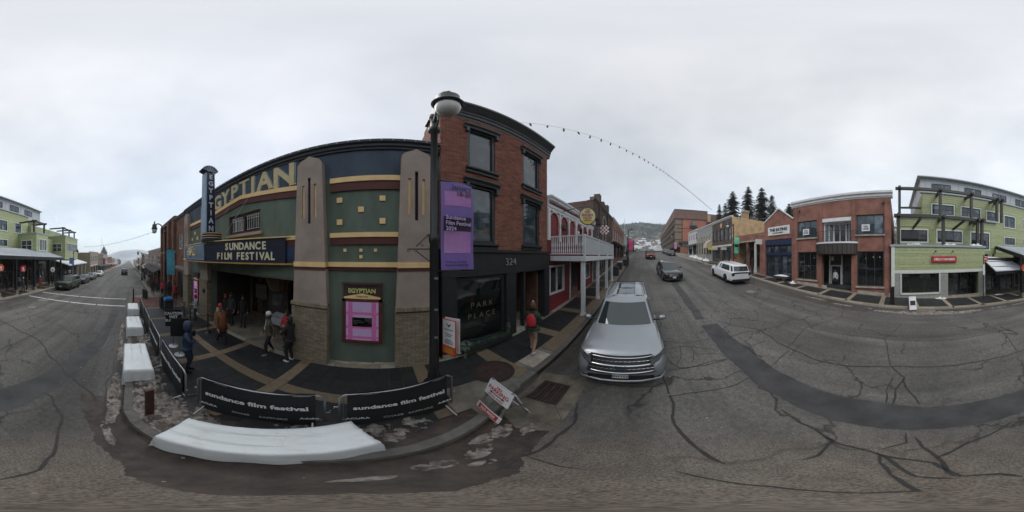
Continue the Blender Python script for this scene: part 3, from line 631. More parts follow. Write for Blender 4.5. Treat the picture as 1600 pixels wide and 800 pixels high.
def bricks(parent, m, a0f, a1f, z0, z1, p, n, holes=(), ind=300, L=.215, Hh=.065, j=.01, key=None, name='brick', prd=.012, axis='x'):
    """running-bond bricks; a0f/a1f give the wall's ends at height z. nearest ones are single objects, the rest one joined part"""
    out = []; k = 0; z = z0
    while z+Hh <= z1+.001:
        a0, a1 = a0f(z), a1f(z); x = a0-(0 if k % 2 == 0 else (L+j)/2)
        while x < a1-.02:
            s, e = max(x, a0), min(x+L, a1); seg = [(s, e)]
            for h in holes:
                if h[2] < z+Hh and h[3] > z:
                    ns = []
                    for s_, e_ in seg:
                        if h[1] <= s_ or h[0] >= e_: ns.append((s_, e_))
                        else:
                            if h[0] > s_: ns.append((s_, h[0]))
                            if h[1] < e_: ns.append((h[1], e_))
                    seg = ns
            for s_, e_ in seg:
                if e_-s_ > .03: out.append(((s_+e_)/2, z+Hh/2, e_-s_))
            x += L+j
        z += Hh+j; k += 1
    cam_ = Vector((0,0,3.6))
    def P(t): return Vector((t[0], p, t[1])) if axis == 'x' else Vector((p, t[0], t[1]))
    out.sort(key=lambda t: (P(t)-cam_).length)
    for t in out[:ind]:
        o_ = random.uniform(-.002, .003)+prd-.02; c = P(t)
        if axis == 'x': c.y += n*o_; piece(name, m, parent, c, (t[2], .04, Hh))
        else: c.x += n*o_; piece(name, m, parent, c, (.04, t[2], Hh))
    if len(out) > ind:
        b = MB()
        for t in out[ind:]:
            o_ = random.uniform(-.002, .003)+prd-.02; c = P(t); hx, hy = (t[2]/2, .02) if axis == 'x' else (.02, t[2]/2)
            if axis == 'x': c.y += n*o_
            else: c.x += n*o_
            b.box(c.x-hx, c.x+hx, c.y-hy, c.y+hy, c.z-Hh/2, c.z+Hh/2)
        b.ob(name, m, parent, kind='stuff')
def cornice(parent, m, a0, a1, p, n, z, prof, axis='x', name='cornice'):
    """prof: list of (out, z) polygon swept along the wall"""
    b = MB(); poly = [(p+n*o, z+h) for o, h in prof]
    b.prism(poly, axis, a0, a1); return b.ob(name, m, parent)

# ============================================================ EGYPTIAN THEATRE (left side, wall at y = 4.45)
GREEN = mat('green_stucco', (0.115,0.152,0.124), .85, .28, 1.3, .35, 25, streak=.35)
NAVY = mat('navy_stucco', (0.05,0.072,0.104), .8, .35, 1.2, .3, 25, streak=.25)
TAUPE = mat('taupe_stucco', (0.34,0.278,0.242), .88, .16, 1.5, .4, 28)
GOLD = mat('gold_paint', (0.84,0.60,0.29), .7, .1, 3, .1)
MAROON = mat('maroon_paint', (0.10,0.028,0.025), .7, .15, 3, .15)
MBLUE = mat('marquee_navy', (0.012,0.018,0.042), .35, .15, 4, .03)
MLB = mat('marquee_lightblue', (0.23,0.33,0.46), .45, .15, 3, .05)
CREAM = mat('cream_letter', (0.75,0.70,0.50), .5, .05, 5, 0)
TANBR = pieces_mat('olive_brick', (0.245,0.205,0.145), .85, .18)
MORT = mat('mortar_grey', (0.085,0.075,0.06), .95, .2, 10, .3)
th = thing('theatre', 'green and navy stucco theatre with taupe pylons, marquee and EGYPTIAN in gold letters', 'theatre', (-5.4,4.45,-.2))
FY = 4.45
b = MB(); wall_boxes(b, 'x', -12.2, 1.45, -.9, 5.95, FY, FY+.35, [(-8.05,-2.65,-1,2.86),(-6.35,-4.3,4.55,5.45)]); b.ob('wall', GREEN, th)
b = MB(); b.prism([(-12.2,5.95),(1.45,5.95),(1.45,7.02),(-12.2,7.02)], 'y', FY, FY+.35); b.ob('parapet_wall', NAVY, th)
b = MB(); b.box(-12.2,1.45,7.4,18,-1.2,6.8); b.box(-12.2,1.45,FY+.35,7.4,6.6,6.8); b.box(-12.2,-12.0,FY+.35,7.4,-1.2,6.6); b.box(1.3,1.45,FY+.35,7.4,-.3,6.6); b.ob('body', brick_mat('theatre_side_brick', (0.10,0.06,0.05), (0.13,0.08,0.06), (0.12,0.11,0.1)), th)
# roof edge with a row of small bulbs
cornice(th, mat('roof_edge', (0.03,0.036,0.045), .6, .2, 3), -12.3, 1.5, FY, -1, 7.0, [(-.35,0),(.06,0),(.06,.08),(.12,.1),(.12,.2),(.2,.24),(.2,.34),(-.35,.34)])
BULB = mat('small_bulb', (0.7,0.7,0.68), .3, 0, bump=0)
for i in range(46): q = MB(); q.ell((-12.1+i*.3, FY-.2, 7.29), .018, .018, .022, 6, 5); q.ob('bulb', BULB, th)
# gold and maroon bands: peaked over the middle bay
def band(zf0, zf1, xs, d, m, name):
    for a, c in zip(xs, xs[1:]):
        q = MB(); q.prism([(a,zf0(a)),(c,zf0(c)),(c,zf1(c)),(a,zf1(a))], 'y', FY-d, FY+.02); q.ob(name, m, th)
pk = lambda x: 5.78+.34*max(0, 1-abs(x+5.4)/2.75)
band(lambda x: pk(x), lambda x: pk(x)+.17, [-11.2,-8.15,-5.4,-2.62], .09, GOLD, 'gold_band')
band(lambda x: pk(x)-.24, lambda x: pk(x), [-11.2,-8.15,-5.4,-2.62], .055, MAROON, 'maroon_band')
band(lambda x: 5.80, lambda x: 5.97, [-1.55,.4], .09, GOLD, 'gold_band'); band(lambda x: 5.52, lambda x: 5.80, [-1.55,.4], .055, MAROON, 'maroon_band')
b = MB(); b.prism([(-8.15,5.9),(-5.4,6.24),(-2.62,5.9),(-2.62,7.02),(-8.15,7.02)], 'y', FY-.03, FY); b.ob('name_panel', NAVY, th)
band(lambda x: 4.12, lambda x: 4.25, [-1.55,.4], .09, GOLD, 'gold_band'); band(lambda x: 3.92, lambda x: 4.12, [-1.55,.4], .055, MAROON, 'maroon_band')
band(lambda x: 3.30, lambda x: 3.43, [-1.6,.4], .10, GOLD, 'gold_band'); band(lambda x: 3.2, lambda x: 3.30, [-1.6,.4], .055, MAROON, 'maroon_band')
band(lambda x: 4.12, lambda x: 4.25, [-3.55,-2.6], .09, GOLD, 'gold_band'); band(lambda x: 3.9, lambda x: 4.12, [-3.5,-2.6], .055, MAROON, 'maroon_band')
band(lambda x: 4.12, lambda x: 4.25, [-11.2,-9.1], .09, GOLD, 'gold_band')
# small raised gold squares
for x, z, s in [(-1.28,5.24,.16),(-.08,5.24,.16),(-.67,4.92,.16),(-1.28,4.57,.16),(-.08,4.57,.16),(-1.12,3.76,.085),(-.67,3.76,.085),(-.27,3.76,.085),(-.67,3.58,.085),(-10.4,5.2,.2),(-10.9,4.8,.2),(-10.0,4.8,.2)]:
    piece('gold_square', GOLD, th, (x, FY-.012, z), (s, .045, s))
# pylons: taupe tapered with pointed head, brick foot, slots
def pylon(xc, w0, w1, label=None, bricked=True, ztop=6.9):
    zb = G(xc)+.1; d = .24
    P = lambda z: (w0+(w1-w0)*(z-2.2)/(ztop-2.2))/2
    b = MB(); out = lambda z: P(z) if z > 2.25 else w0/2+.02
    slots = ((0,4.55,6.05,.045,MAROON),(-.19,4.72,5.8,.04,GOLD),(.19,4.72,5.8,.04,GOLD))
    for z0, z1 in ((2.2,4.55),(4.55,4.72),(4.72,5.8),(5.8,6.05),(6.05,ztop-.3)):
        cuts = sorted((xc+dx-w, xc+dx+w) for dx, a0_, a1_, w, m in slots if a0_ <= z0 and a1_ >= z1-.001)
        L0, L1, R0, R1 = xc-out(z0), xc-out(z1), xc+out(z0), xc+out(z1)
        for (c0, c1) in cuts: b.prism([(L0,z0),(c0,z0),(c0,z1),(L1,z1)], 'y', FY-d, FY); L0 = L1 = c1
        b.prism([(L0,z0),(R0,z0),(R1,z1),(L1,z1)], 'y', FY-d, FY)
    w_ = P(ztop-.3); b.prism([(xc-w_,ztop-.3),(xc+w_,ztop-.3),(xc+w_-.08,ztop-.18),(xc,ztop),(xc-w_+.08,ztop-.18)], 'y', FY-d, FY); b.ob('pylon', TAUPE, th)
    for dx, z0, z1, w, m in slots: q = MB(); q.box(xc+dx-w, xc+dx+w, FY-d+(.10 if dx == 0 else .05), FY-.005, z0, z1); q.ob('slot', m if dx else mat('slot_dark', (0.03,0.012,0.012), .8), th)
    # gold and maroon band wraps it
    q = MB(); w = P(3.35)+.02; q.box(xc-w, xc+w, FY-d-.04, FY-.01, 3.29, 3.43); q.ob('gold_band', GOLD, th)
    q = MB(); w = P(3.25)+.012; q.box(xc-w, xc+w, FY-d-.02, FY-.01, 3.2, 3.29); q.ob('maroon_band', MAROON, th)
    b = MB(); b.box(xc-w0/2-.03, xc+w0/2+.03, FY-d-.045, FY-.002, -.9, 2.12); b.ob('pylon_foot', MORT, th)
    nn = int((w0+.1)/.075)
    for i in range(nn): x = xc-w0/2-.05+(w0+.1)*(i+.5)/nn; piece('cap_brick', TANBR, th, (x, FY-d-.02, 2.17), ((w0+.1)/nn-.008, .16, .10))
    bricks(th, TANBR, lambda z: xc-w0/2-.04, lambda z: xc+w0/2+.04, zb, 2.11, FY-d-.045, -1, ind=150, Hh=.052, L=.2, j=.009)
    for sx in (-1, 1):
        q = MB()
        z = zb
        k = 0
        while z < 2.08:
            q.box(xc+sx*(w0/2+.03)-.012, xc+sx*(w0/2+.03)+.012, FY-d-.04+(.0 if k % 2 else .02), FY-.02, z, z+.052); z += .061; k += 1
        q.ob('return_brick', TANBR, th)
pylon(-2.13, 1.05, .76); pylon(.82, 1.05, .78); pylon(-8.6, .98, .72); pylon(-11.65, .95, .7)
# plinth strip
for i in range(3): q = MB(); q.box(-1.58+i*.64, -1.58+i*.64+.63, FY-.09, FY, -.2, .2+G(-1.3+i*.6)); q.ob('plinth_block', CONC_L, th)
# barred window over the marquee
WR = mat('window_maroon', (0.075,0.026,0.022), .6, .2, 6, .1)
w_ = win(th, -6.35, -4.3, 4.55, 5.45, FY+.12, -1, WR, GLASS, 2, 1, .13, sill=.0, inset=.06)
b = MB(); b.box(-6.5,-4.15,FY-.12,FY+.1,4.44,4.55); b.ob('window_sill', TAUPE, th)
for s in (0, 1):
    x0 = -6.2+s*1.0; q = MB()
    for k in range(6): x = x0+.12+k*.125; q.cyl((x, FY+.06, 4.72), (x, FY+.06, 5.2), .012, 5); q.ell((x, FY+.06, 5.25), .03, .012, .04, 6, 5)
    for z in (4.72, 5.18, 5.3): q.box(x0+.06, x0+.82, FY+.05, FY+.07, z-.01, z+.01)
    q.ob('window_grille', mat('grille_white', (0.5,0.5,0.48), .5), th)
# big painted letters, each its own part, growing to the right of the peak
LG = mat('letter_gold', (0.58,0.47,0.26), .6, .12, 5, .1); LT = mat('letter_teal', (0.19,0.27,0.27), .6, .15, 5, .1)
for i, ch in enumerate('EGYPTIAN'):
    x = [-8.0,-7.35,-6.6,-5.88,-5.2,-4.66,-4.05,-3.18][i]; s = [1.15,1.06,1.0,.98,.98,1.0,1.08,1.2][i]; zb_ = pk(x)+.20; zc = zb_+s*.36
    sx = 1.0
    text('letter_shadow', ch, s*1.0, LT, (x+.05, FY-.036, zc-.015), (1,0,0), (0,0,1), .012, th, bold=.04, sx=sx)
    text('letter', ch, s*1.0, LG, (x, FY-.05, zc), (1,0,0), (0,0,1), .02, th, bold=.032, sx=sx)
    hh = s*.36
    if ch in 'PTIANY':
        for fx in {'P':(-.26,), 'T':(0,), 'I':(0,), 'A':(-.3,.3), 'N':(-.3,.3), 'Y':(0,)}[ch]:
            q = MB(); q.box(x+fx*s-.11*s, x+fx*s+.11*s, FY-.058, FY-.04, zb_-.01, zb_+.045); q.ob('letter_serif', LG, th)
# entrance recess
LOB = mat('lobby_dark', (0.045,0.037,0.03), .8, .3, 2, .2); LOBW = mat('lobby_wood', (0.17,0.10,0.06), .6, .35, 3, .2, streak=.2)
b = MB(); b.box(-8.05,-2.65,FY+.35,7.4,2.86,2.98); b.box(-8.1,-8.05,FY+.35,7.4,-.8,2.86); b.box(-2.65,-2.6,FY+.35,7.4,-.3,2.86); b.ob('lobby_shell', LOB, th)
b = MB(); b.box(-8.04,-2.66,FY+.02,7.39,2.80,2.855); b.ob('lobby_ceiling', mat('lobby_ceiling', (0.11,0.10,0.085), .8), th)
for k, x in enumerate((-7.9,-7.0,-6.1,-5.2,-4.3,-3.5)):
    door(th, x, x+.82, G(x)+.16, 2.35, 7.28, -1, LOBW, GLASS, fw=.12)
for x, w in ((-6.7,.9),(-3.35,.6)):
    q = MB(); q.box(x-w/2, x+w/2, 7.0, 7.05, 1.0, 1.9); q.ob('poster_case', mat('lobby_poster', (0.16,0.13,0.11), .5, .4, 6, 0), th)
# lotus-headed ticket booth with gold ribs, table with white cloth, crowd-control racks
tb = thing('ticket_booth', 'dark ticket booth with ribbed pale lotus capital inside the theatre entrance', 'booth', (-4.9,6.4,-.1))
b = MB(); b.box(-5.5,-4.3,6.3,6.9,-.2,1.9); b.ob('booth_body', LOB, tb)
b = MB(); b.lathe([(.5,1.9),(.55,2.1),(.68,2.45),(.7,2.5)], (-4.9,6.5,0), 18); b.ob('capital', LOBW, tb)
for k in range(18):
    a = 2*math.pi*k/18; q = MB(); q.tube([(-4.9+.53*math.cos(a),6.5+.53*math.sin(a),1.95),(-4.9+.6*math.cos(a),6.5+.6*math.sin(a),2.15),(-4.9+.73*math.cos(a),6.5+.73*math.sin(a),2.48)], .018, 5); q.ob('capital_rib', mat('dull_gold', (0.3,0.25,0.14), .5), tb)
q = MB(); q.box(-5.2,-4.6,6.27,6.3,1.1,1.7); q.ob('booth_window', GLASS, tb)
rt_ = thing('folding_table', 'long table under a crumpled white cloth inside the dark theatre entrance', 'table', (-3.9,5.6,0))
def cloth_top(b, x0, x1, y0, y1, z, amp, seed, n=16):
    b.grid(lambda s, t: (x0+(x1-x0)*s, y0+(y1-y0)*t, z+amp*mnoise.fractal((s*3+seed, t*3, seed), .7, 2, 4)), n, n)
b = MB(); cloth_top(b, -4.6,-3.2,5.3,5.9,.95,.06,3); b.box(-4.6,-3.2,5.3,5.9,.55,.9); b.ob('table_cloth', mat('cloth_grey', (0.3,0.31,0.33), .9, .1, 3, .2), rt_)
for x in (-4.5,-3.3):
    for y in (5.35,5.85): q = MB(); q.cyl((x,y,.05),(x,y,.55), .02, 6); q.ob('leg', BLACK, rt_)
def sign_case(parent, x0, x1, z0, z1, y, header=True):
    pass
# poster case between the pylons
def poster_case(xc, z0, z1, w, y, label, small=False):
    t = thing('poster_case', label, 'poster case', (xc, y, z0))
    b = MB(); b.box(xc-w/2, xc+w/2, y-.09, y, z0, z1); b.ob('backboard', mat('case_maroon', (0.11,0.032,0.028), .5, .2, 6, .15), t)
    hz = z1-(z1-z0)*.235; m_ = MATS['case_maroon']
    for q4 in ((xc-w/2-.02, xc-w/2+.07, z0-.02, hz),(xc+w/2-.07, xc+w/2+.02, z0-.02, hz),(xc-w/2+.07, xc+w/2-.07, z0-.02, z0+.07),(xc-w/2-.02, xc+w/2+.02, hz-.07, hz+.0)):
        q = MB(); q.box(q4[0], q4[1], y-.13, y-.08, q4[2], q4[3]); q.ob('frame_rail', m_, t)
    q = MB(); q.box(xc-w/2-.03, xc+w/2+.03, y-.15, y-.001, z1, z1+.04); q.ob('hood', mat('case_hood', (0.08,0.04,0.05), .4), t)
    q = MB(); q.box(xc-w/2+.03, xc+w/2-.03, y-.11, y-.09, hz+.02, z1-.02); q.ob('header_panel', mat('header_dark', (0.05,0.028,0.03), .5), t)
    q = MB(); q.prism([(xc-w/2+.03,hz+.02),(xc+w/2-.03,hz+.02),(xc+w/2-.03,hz+.07),(xc,hz+.18),(xc-w/2+.03,hz+.07)], 'y', y-.118, y-.105); q.ob('gold_gable', GOLD, t)
    if not small:
        text('lettering', 'EGYPTIAN', .17, mat('letter_lime', (0.62,0.62,0.2), .5), (xc, y-.125, hz+.245), (1,0,0), (0,0,1), .008, t, bold=.03, sx=.95)
        text('lettering', 'THEATRE', .06, BLACK, (xc, y-.122, hz+.085), (1,0,0), (0,0,1), .004, t, bold=.02, spacing=1.3)
    px0, px1, pz0, pz1 = xc-w/2+.08, xc+w/2-.08, z0+.08, hz-.08; pw = px1-px0; ph = pz1-pz0
    q = MB(); q.box(px0, px1, y-.1, y-.09, pz0, pz1); q.ob('poster', mat('poster_lilac', (0.50,0.36,0.62), .35, .12, 4, 0, emis=((.5,.36,.62),.22)), t)
    pink = mat('poster_pink', (0.60,0.16,0.42), .35, .2, 5, 0, emis=((.6,.16,.42),.2))
    for k in (.14, .86): q = MB(); q.box(px0+pw*k-pw*.07, px0+pw*k+pw*.07, y-.102, y-.101, pz0, pz1); q.ob('poster_stripe', pink, t)
    for k in (.08, .36, .72): q = MB(); q.box(px0, px1, y-.1035, y-.1025, pz0+ph*k-ph*.035, pz0+ph*k+ph*.035); q.ob('poster_stripe', pink, t)
    q = MB(); q.box(px0+pw*.2, px0+pw*.8, y-.107, y-.105, pz0+ph*.38, pz0+ph*.62); q.ob('poster_block', BLACK, t)
    text('lettering', 'Sundance\nFilm Festival\n2024', .055 if not small else .04, WHITE, (px0+pw*.24, y-.109, pz0+ph*.5), (1,0,0), (0,0,1), .003, t, align='LEFT', bold=.01)
    if not small: q = MB(); q.add([(px0,y-.116,pz0),(px1,y-.116,pz0),(px1,y-.116,pz1),(px0,y-.116,pz1)], [(0,1,2,3)]); q.ob('glass', glass_mat('case_glass', (0.02,0.02,0.02), .97), t)
    return t
poster_case(-.63, 1.02, 2.82, 1.05, FY-.001, 'maroon framed poster case with gold EGYPTIAN header on green wall between two brick-footed pylons')
poster_case(-10.1, .45, 2.45, .85, FY-.001, 'narrow maroon poster case with pink poster at the far downhill end of the theatre', True)
# marquee
mq = thing('marquee', 'navy theatre marquee reading SUNDANCE FILM FESTIVAL in cream letters over the entrance', 'marquee', (-6.3,3.9,3.35))
PR = (-6.45,3.25); MR = (-3.05,4.33); ML = (-9.3,3.35)
zb0, zt0 = 3.36, 4.2
b = MB(); b.prism([PR, MR, (-3.05,4.44), (-10.2,4.44), ML], 'z', zb0, zt0); b.ob('marquee_box', MBLUE, mq)
b = MB(); b.prism([(PR[0]+.02,PR[1]-.05),(MR[0]+.06,MR[1]-.06),(-2.7,4.445),(-10.2,4.445),(ML[0]-.05,ML[1]-.05)], 'z', zb0-.05, zb0-.002); b.ob('lower_trim', mat('amber_trim', (0.42,0.26,0.08), .5, .2, 4, .1), mq)
b = MB(); b.prism([(PR[0]+.02,PR[1]-.05),(MR[0]+.06,MR[1]-.06),(-2.7,4.445),(-10.2,4.445),(ML[0]-.05,ML[1]-.05)], 'z', zt0+.002, zt0+.035); b.ob('upper_trim', GOLD, mq)
d = Vector((MR[0]-PR[0], MR[1]-PR[1], 0)); Lf = d.length; d.normalize(); nrm = Vector((d.y, -d.x, 0))
def onface(s, z, out=.012): p = Vector((PR[0], PR[1], 0))+d*s+nrm*out; return (p.x, p.y, z)
# four letter tracks and the faint panel joints
for k in range(5): q = MB(); z = zb0+.03+k*(zt0-zb0-.06)/4; q.beam(onface(.05, z, .008), onface(Lf-.12, z, .008), .012, .012); q.ob('letter_rail', mat('rail_navy', (0.03,0.04,0.08), .4), mq)
def row(s_, z, size, s0, s1):
    n_ = len(s_)
    for i, ch in enumerate(s_):
        if ch == ' ': continue
        s = s0+(s1-s0)*i/(n_-1); text('letter', ch, size, CREAM, onface(s, z), d, (0,0,1), .02, mq, bold=.03, sx=.8)
row('SUNDANCE', 3.95, .37, 1.2, 2.8); row('FILM FESTIVAL', 3.585, .37, .76, 3.12)
# left panel with palmette
q = MB(); q.beam((PR[0]-.12,PR[1]-.015,3.78),(ML[0]+.12,ML[1]-.02,3.78), .03, .74); q.ob('side_panel', mat('panel_blue', (0.10,0.16,0.24), .45, .2, 3), mq)
for z in (3.45,4.12): q = MB(); q.beam((PR[0]-.1,PR[1]-.03,z),(ML[0]+.1,ML[1]-.035,z), .03, .03); q.ob('panel_trim', MLB, mq)
for x in (PR[0]-.1,ML[0]+.15): q = MB(); q.beam((x,PR[1]+(.0 if x > -7 else .05)-.03,3.45),(x,PR[1]+(.0 if x > -7 else .05)-.03,4.12), .04, .03); q.ob('panel_trim', MLB, mq)
lc = (-8.15, PR[1]+.02, 3.7)
for k in range(15):
    a = R(-20+k*220/14); r0 = .08; r1 = .42 if k % 2 else .34; q = MB(); q.tube([(lc[0]+math.cos(a)*r0*1.5, lc[1], lc[2]+math.sin(a)*r0),(lc[0]+math.cos(a)*r1*1.5, lc[1]-.03, lc[2]+math.sin(a)*r1),(lc[0]+math.cos(a+.25)*r1*1.6, lc[1]-.03, lc[2]+math.sin(a+.25)*r1*.95)], .022, 5); q.ob('palmette_leaf', CREAM if k % 2 else GOLD, mq)
# dark blue side box next to the pylon
q = MB(); q.box(-3.1,-2.66,FY-.06,FY-.002,3.45,3.9); q.ob('light_box', mat('light_box_blue', (0.02,0.05,0.11), .3, .3, 3, 0), mq)
for x, z in ((-4.95,6.05),(-6.3,5.95)):
    q = MB(); q.cyl((x, FY-.05, z), (x-.75, 3.6, zt0), .008, 5); q.ob('stay_cable', STEEL, mq)
# vertical blade sign
bs = thing('blade_sign', 'tall vertical navy and pale blue EGYPTIAN blade sign on top of the marquee', 'sign', (-6.4,3.4,4.24))
b = MB(); b.lathe([(.52,4.24),(.52,4.32),(.47,4.33),(.47,4.6),(.3,4.62)], (-6.35,3.5,0), 24); b.ob('drum', MBLUE, bs)
for z in (4.36,4.46,4.56): b = MB(); b.lathe([(.475,z),(.49,z+.012),(.475,z+.024)], (-6.35,3.5,0), 24); b.ob('drum_ring', GOLD, bs)
bx0, bx1 = -6.62, -6.22; y0, y1 = 3.17, 3.60; zt1 = 7.55
b = MB(); b.add([(bx0-.05,y0-.03,4.6),(bx1,y0-.03,4.6),(bx1,y1+.03,4.6),(bx0-.05,y1+.03,4.6),(bx0,y0,zt1),(bx1-.03,y0,zt1),(bx1-.03,y1,zt1),(bx0,y1,zt1)], [(0,3,2,1),(4,5,6,7),(0,1,5,4),(1,2,6,5),(2,3,7,6),(3,0,4,7)]); b.ob('blade', MLB, bs)
b = MB(); b.add([(bx1+.012,y0+.0,4.63),(bx1+.012,y1+.01,4.63),(bx1-.018,y1,zt1-.03),(bx1-.018,y0+.02,zt1-.03),(bx1-.04,y0,4.63),(bx1-.04,y1+.01,4.63),(bx1-.06,y1,zt1-.03),(bx1-.06,y0+.02,zt1-.03)], [(0,1,2,3),(7,6,5,4),(0,4,5,1),(1,5,6,2),(2,6,7,3),(3,7,4,0)]); b.ob('letter_panel', MBLUE, bs)
for yy in (y0+.02,): q = MB(); q.beam((bx1+.02,yy-.02,4.63),(bx1-.01,yy,zt1-.03), .03, .03); q.ob('edge_trim', MLB, bs)
for i, ch in enumerate('EGYPTIAN'):
    z = 7.32-i*.362; text('letter', ch, .33, mat('letter_iceblue', (0.55,0.62,0.75), .4), (bx1+.012-(z-4.63)*.0102+.012, (y0+y1)/2+.01, z), (0,1,0), (0,0,1), .03, bs, bold=.03, sx=.95)
fc = (bx1-.02, (y0+y1)/2, 7.58)
b = MB(); pts = [(fc[1]+.42*math.cos(R(a)), fc[2]+.40*math.sin(R(a))) for a in range(20, 161, 14)]+[(fc[1]-.12, fc[2]),(fc[1]+.12, fc[2])]
b.prism(pts, 'x', bx0, bx1); b.ob('fan_crown', MBLUE, bs)
for k in range(7): a = R(28+k*124/6); q = MB(); q.beam((bx1+.01,fc[1]+.1*math.cos(a),fc[2]+.08*math.sin(a)+.0),(bx1+.01,fc[1]+.36*math.cos(a),fc[2]+.35*math.sin(a)), .03, .02); q.ob('fan_ray', MATS['letter_iceblue'], bs)
q = MB(); q.tube([(bx1+.012,fc[1]+.40*math.cos(R(a)),fc[2]+.38*math.sin(R(a))) for a in range(20,161,14)], .016, 6); q.ob('fan_rim', MATS['letter_iceblue'], bs)
# small wall items: numbered black square, sconce
q = MB(); q.box(-8.55,-8.3,FY-.34,FY-.29,1.45,1.68); q.ob('notice', BLACK, th)

# ============================================================ PARK PLACE brick building (x 1.5 .. 6.72)
RB = pieces_mat('red_brick', (0.235,0.09,0.06), .85, .3, .006); RBM = brick_mat('red_brick_wall', (0.16,0.06,0.04), (0.21,0.08,0.055), (0.2,0.15,0.12))
MR_ = mat('mortar_red', (0.36,0.29,0.24), .95, .15, 10, .3)
CHAR = mat('charcoal_paint', (0.020,0.023,0.026), .5, .2, 4, .08)
CHAR2 = mat('charcoal_trim', (0.03,0.034,0.038), .45, .2, 4, .08)
pp = thing('brick_shop', 'dark red brick shop with charcoal cornice and shopfront numbered 324', 'shop', (4.1,4.4,.2))
PX0, PX1, PY = 1.55, 6.72, 4.4
wins = [(2.42,3.5,6.62,8.62),(4.92,6.05,6.68,8.62),(2.42,3.5,3.98,6.02),(4.92,6.05,4.02,6.02)]
b = MB(); wall_boxes(b, 'x', PX0, PX1, 3.75, 9.85, PY, PY+.3, wins); b.ob('wall', MR_, pp)
bricks(pp, RB, lambda z: PX0, lambda z: PX1, 3.78, 9.2, PY, -1, holes=[(a,c,e-.06,f+.06) for a,c,e,f in wins], ind=230, Hh=.061, j=.014)
b = MB(); b.box(PX0,PX0+.3,PY+.3,6.4,-.2,9.8); b.box(PX0,PX1,6.4,16,-.2,9.6); b.box(PX1-.3,PX1,PY+.3,6.4,-.2,9.8); b.box(PX0+.3,PX1-.3,PY+.3,6.4,3.7,3.9); b.box(PX0+.3,PX1-.3,PY+.3,6.4,9.4,9.6); b.ob('side_walls', RBM, pp)
bricks(pp, RB, lambda z: PY+.02, lambda z: 6.0, 7.0, 9.75, PX0, -1, ind=70, axis='y')
cornice(pp, CHAR2, PX0-.16, PX1+.22, PY, -1, 9.15, [(-.3,0),(.02,0),(.02,.12),(.06,.16),(.06,.3),(.1,.36),(.1,.44),(.3,.72),(.34,.74),(.34,.86),(-.3,.86)])
b = MB(); b.box(PX0-.1, PX0, PY-.02, PY+1.5, 9.75, 9.95); b.ob('coping', CHAR2, pp)
# windows with hood and sill
for i, (a, c, e, f) in enumerate(wins):
    w_ = win(pp, a, c, e, f, PY+.08, -1, CHAR2, GLASS2, 1, 1, .10, inset=.02, proud=.06)
    w_['label'] = 'upper window with dark casing' if e > 6 else 'lower window with dark casing'
    q = MB(); q.prism([(PY,f-.03),(PY-.08,f-.02),(PY-.10,f+.06),(PY-.17,f+.13),(PY-.17,f+.18),(PY,f+.18)], 'x', a-.14, c+.14); q.ob('window_hood', CHAR2, w_)
    q = MB(); q.prism([(PY,e+.02),(PY-.16,e+.02),(PY-.16,e-.04),(PY-.08,e-.09),(PY-.08,e-.17),(PY,e-.17)], 'x', a-.08, c+.08); q.ob('sill', CHAR2, w_)
    for x in (a-.03, c+.03): q = MB(); q.box(x-.05, x+.05, PY-.13, PY+.0, f-.25, f-.03); q.ob('bracket', CHAR2, w_)
# shopfront
sf0 = G(4)+.1
b = MB()
for (a, c, e, f, d_) in ((PX0,PX1,3.05,3.75,.12),(PX0-.04,PX1+.06,3.72,3.8,.2),(PX0-.02,PX1+.02,2.98,3.05,.16),(PX0,1.95,-.1,2.98,.14),(3.92,4.42,-.1,2.98,.14),(6.32,PX1,-.1,2.98,.14)):
    q = MB(); q.box(a, c, PY-d_, PY+.25, e, f); q.ob('shopfront_panel' if e > 2.5 else 'shopfront_pilaster', CHAR, pp)
q = MB(); q.box(1.95,3.92,PY-.1,PY+.2,sf0-.2,.62); q.ob('stall_riser', CHAR, pp)
q = MB(); q.box(PX0,2.05,PY-.17,PY+.1,-.2,.42); q.ob('stone_foot', CONC_L, pp)
q = MB(); q.box(2.05,4.45,PY-.12,PY+.1,-.1,.28); q.ob('plinth', CONC, pp)
text('house_number', '324', .36, mat('number_steel', (0.45,0.46,0.46), .35, 0, metal=.6, bump=0), (4.12, PY-.15, 3.38), (1,0,0), (0,0,1), .04, pp, bold=-.008, spacing=1.05)
w_ = win(pp, 1.98, 3.9, .62, 2.94, PY+.0, -1, CHAR2, CLEAR, 1, 1, .09, inset=.03, name='shop_window')
GL = mat('gold_leaf', (0.17,0.15,0.09), .4, 0, bump=0)
text('lettering', 'P A R K', .27, GL, (2.98, PY+.015, 1.98), (1,0,0), (0,0,1), .004, w_, bold=-.006)
text('lettering', 'P L A C E', .27, GL, (2.98, PY+.015, 1.60), (1,0,0), (0,0,1), .004, w_, bold=-.006)
b = MB(); b.box(1.9,4.0,PY+.06,6.3,.5,.6); b.box(1.9,4.0,6.2,6.3,.6,3.0); b.box(1.88,1.92,PY+.06,6.3,.6,3.0); b.box(3.96,4.0,PY+.06,6.3,.6,3); b.box(1.9,4.0,PY+.06,6.3,2.95,3.0); b.ob('shop_interior', mat('shop_dim', (0.03,0.033,0.035), .8, .3, 2, 0), pp)
q = MB(); q.box(2.5,3.2,5.2,5.25,.6,1.6); q.ob('display_board', mat('display_teal', (0.06,0.085,0.085), .7, .2, 4, 0), pp)
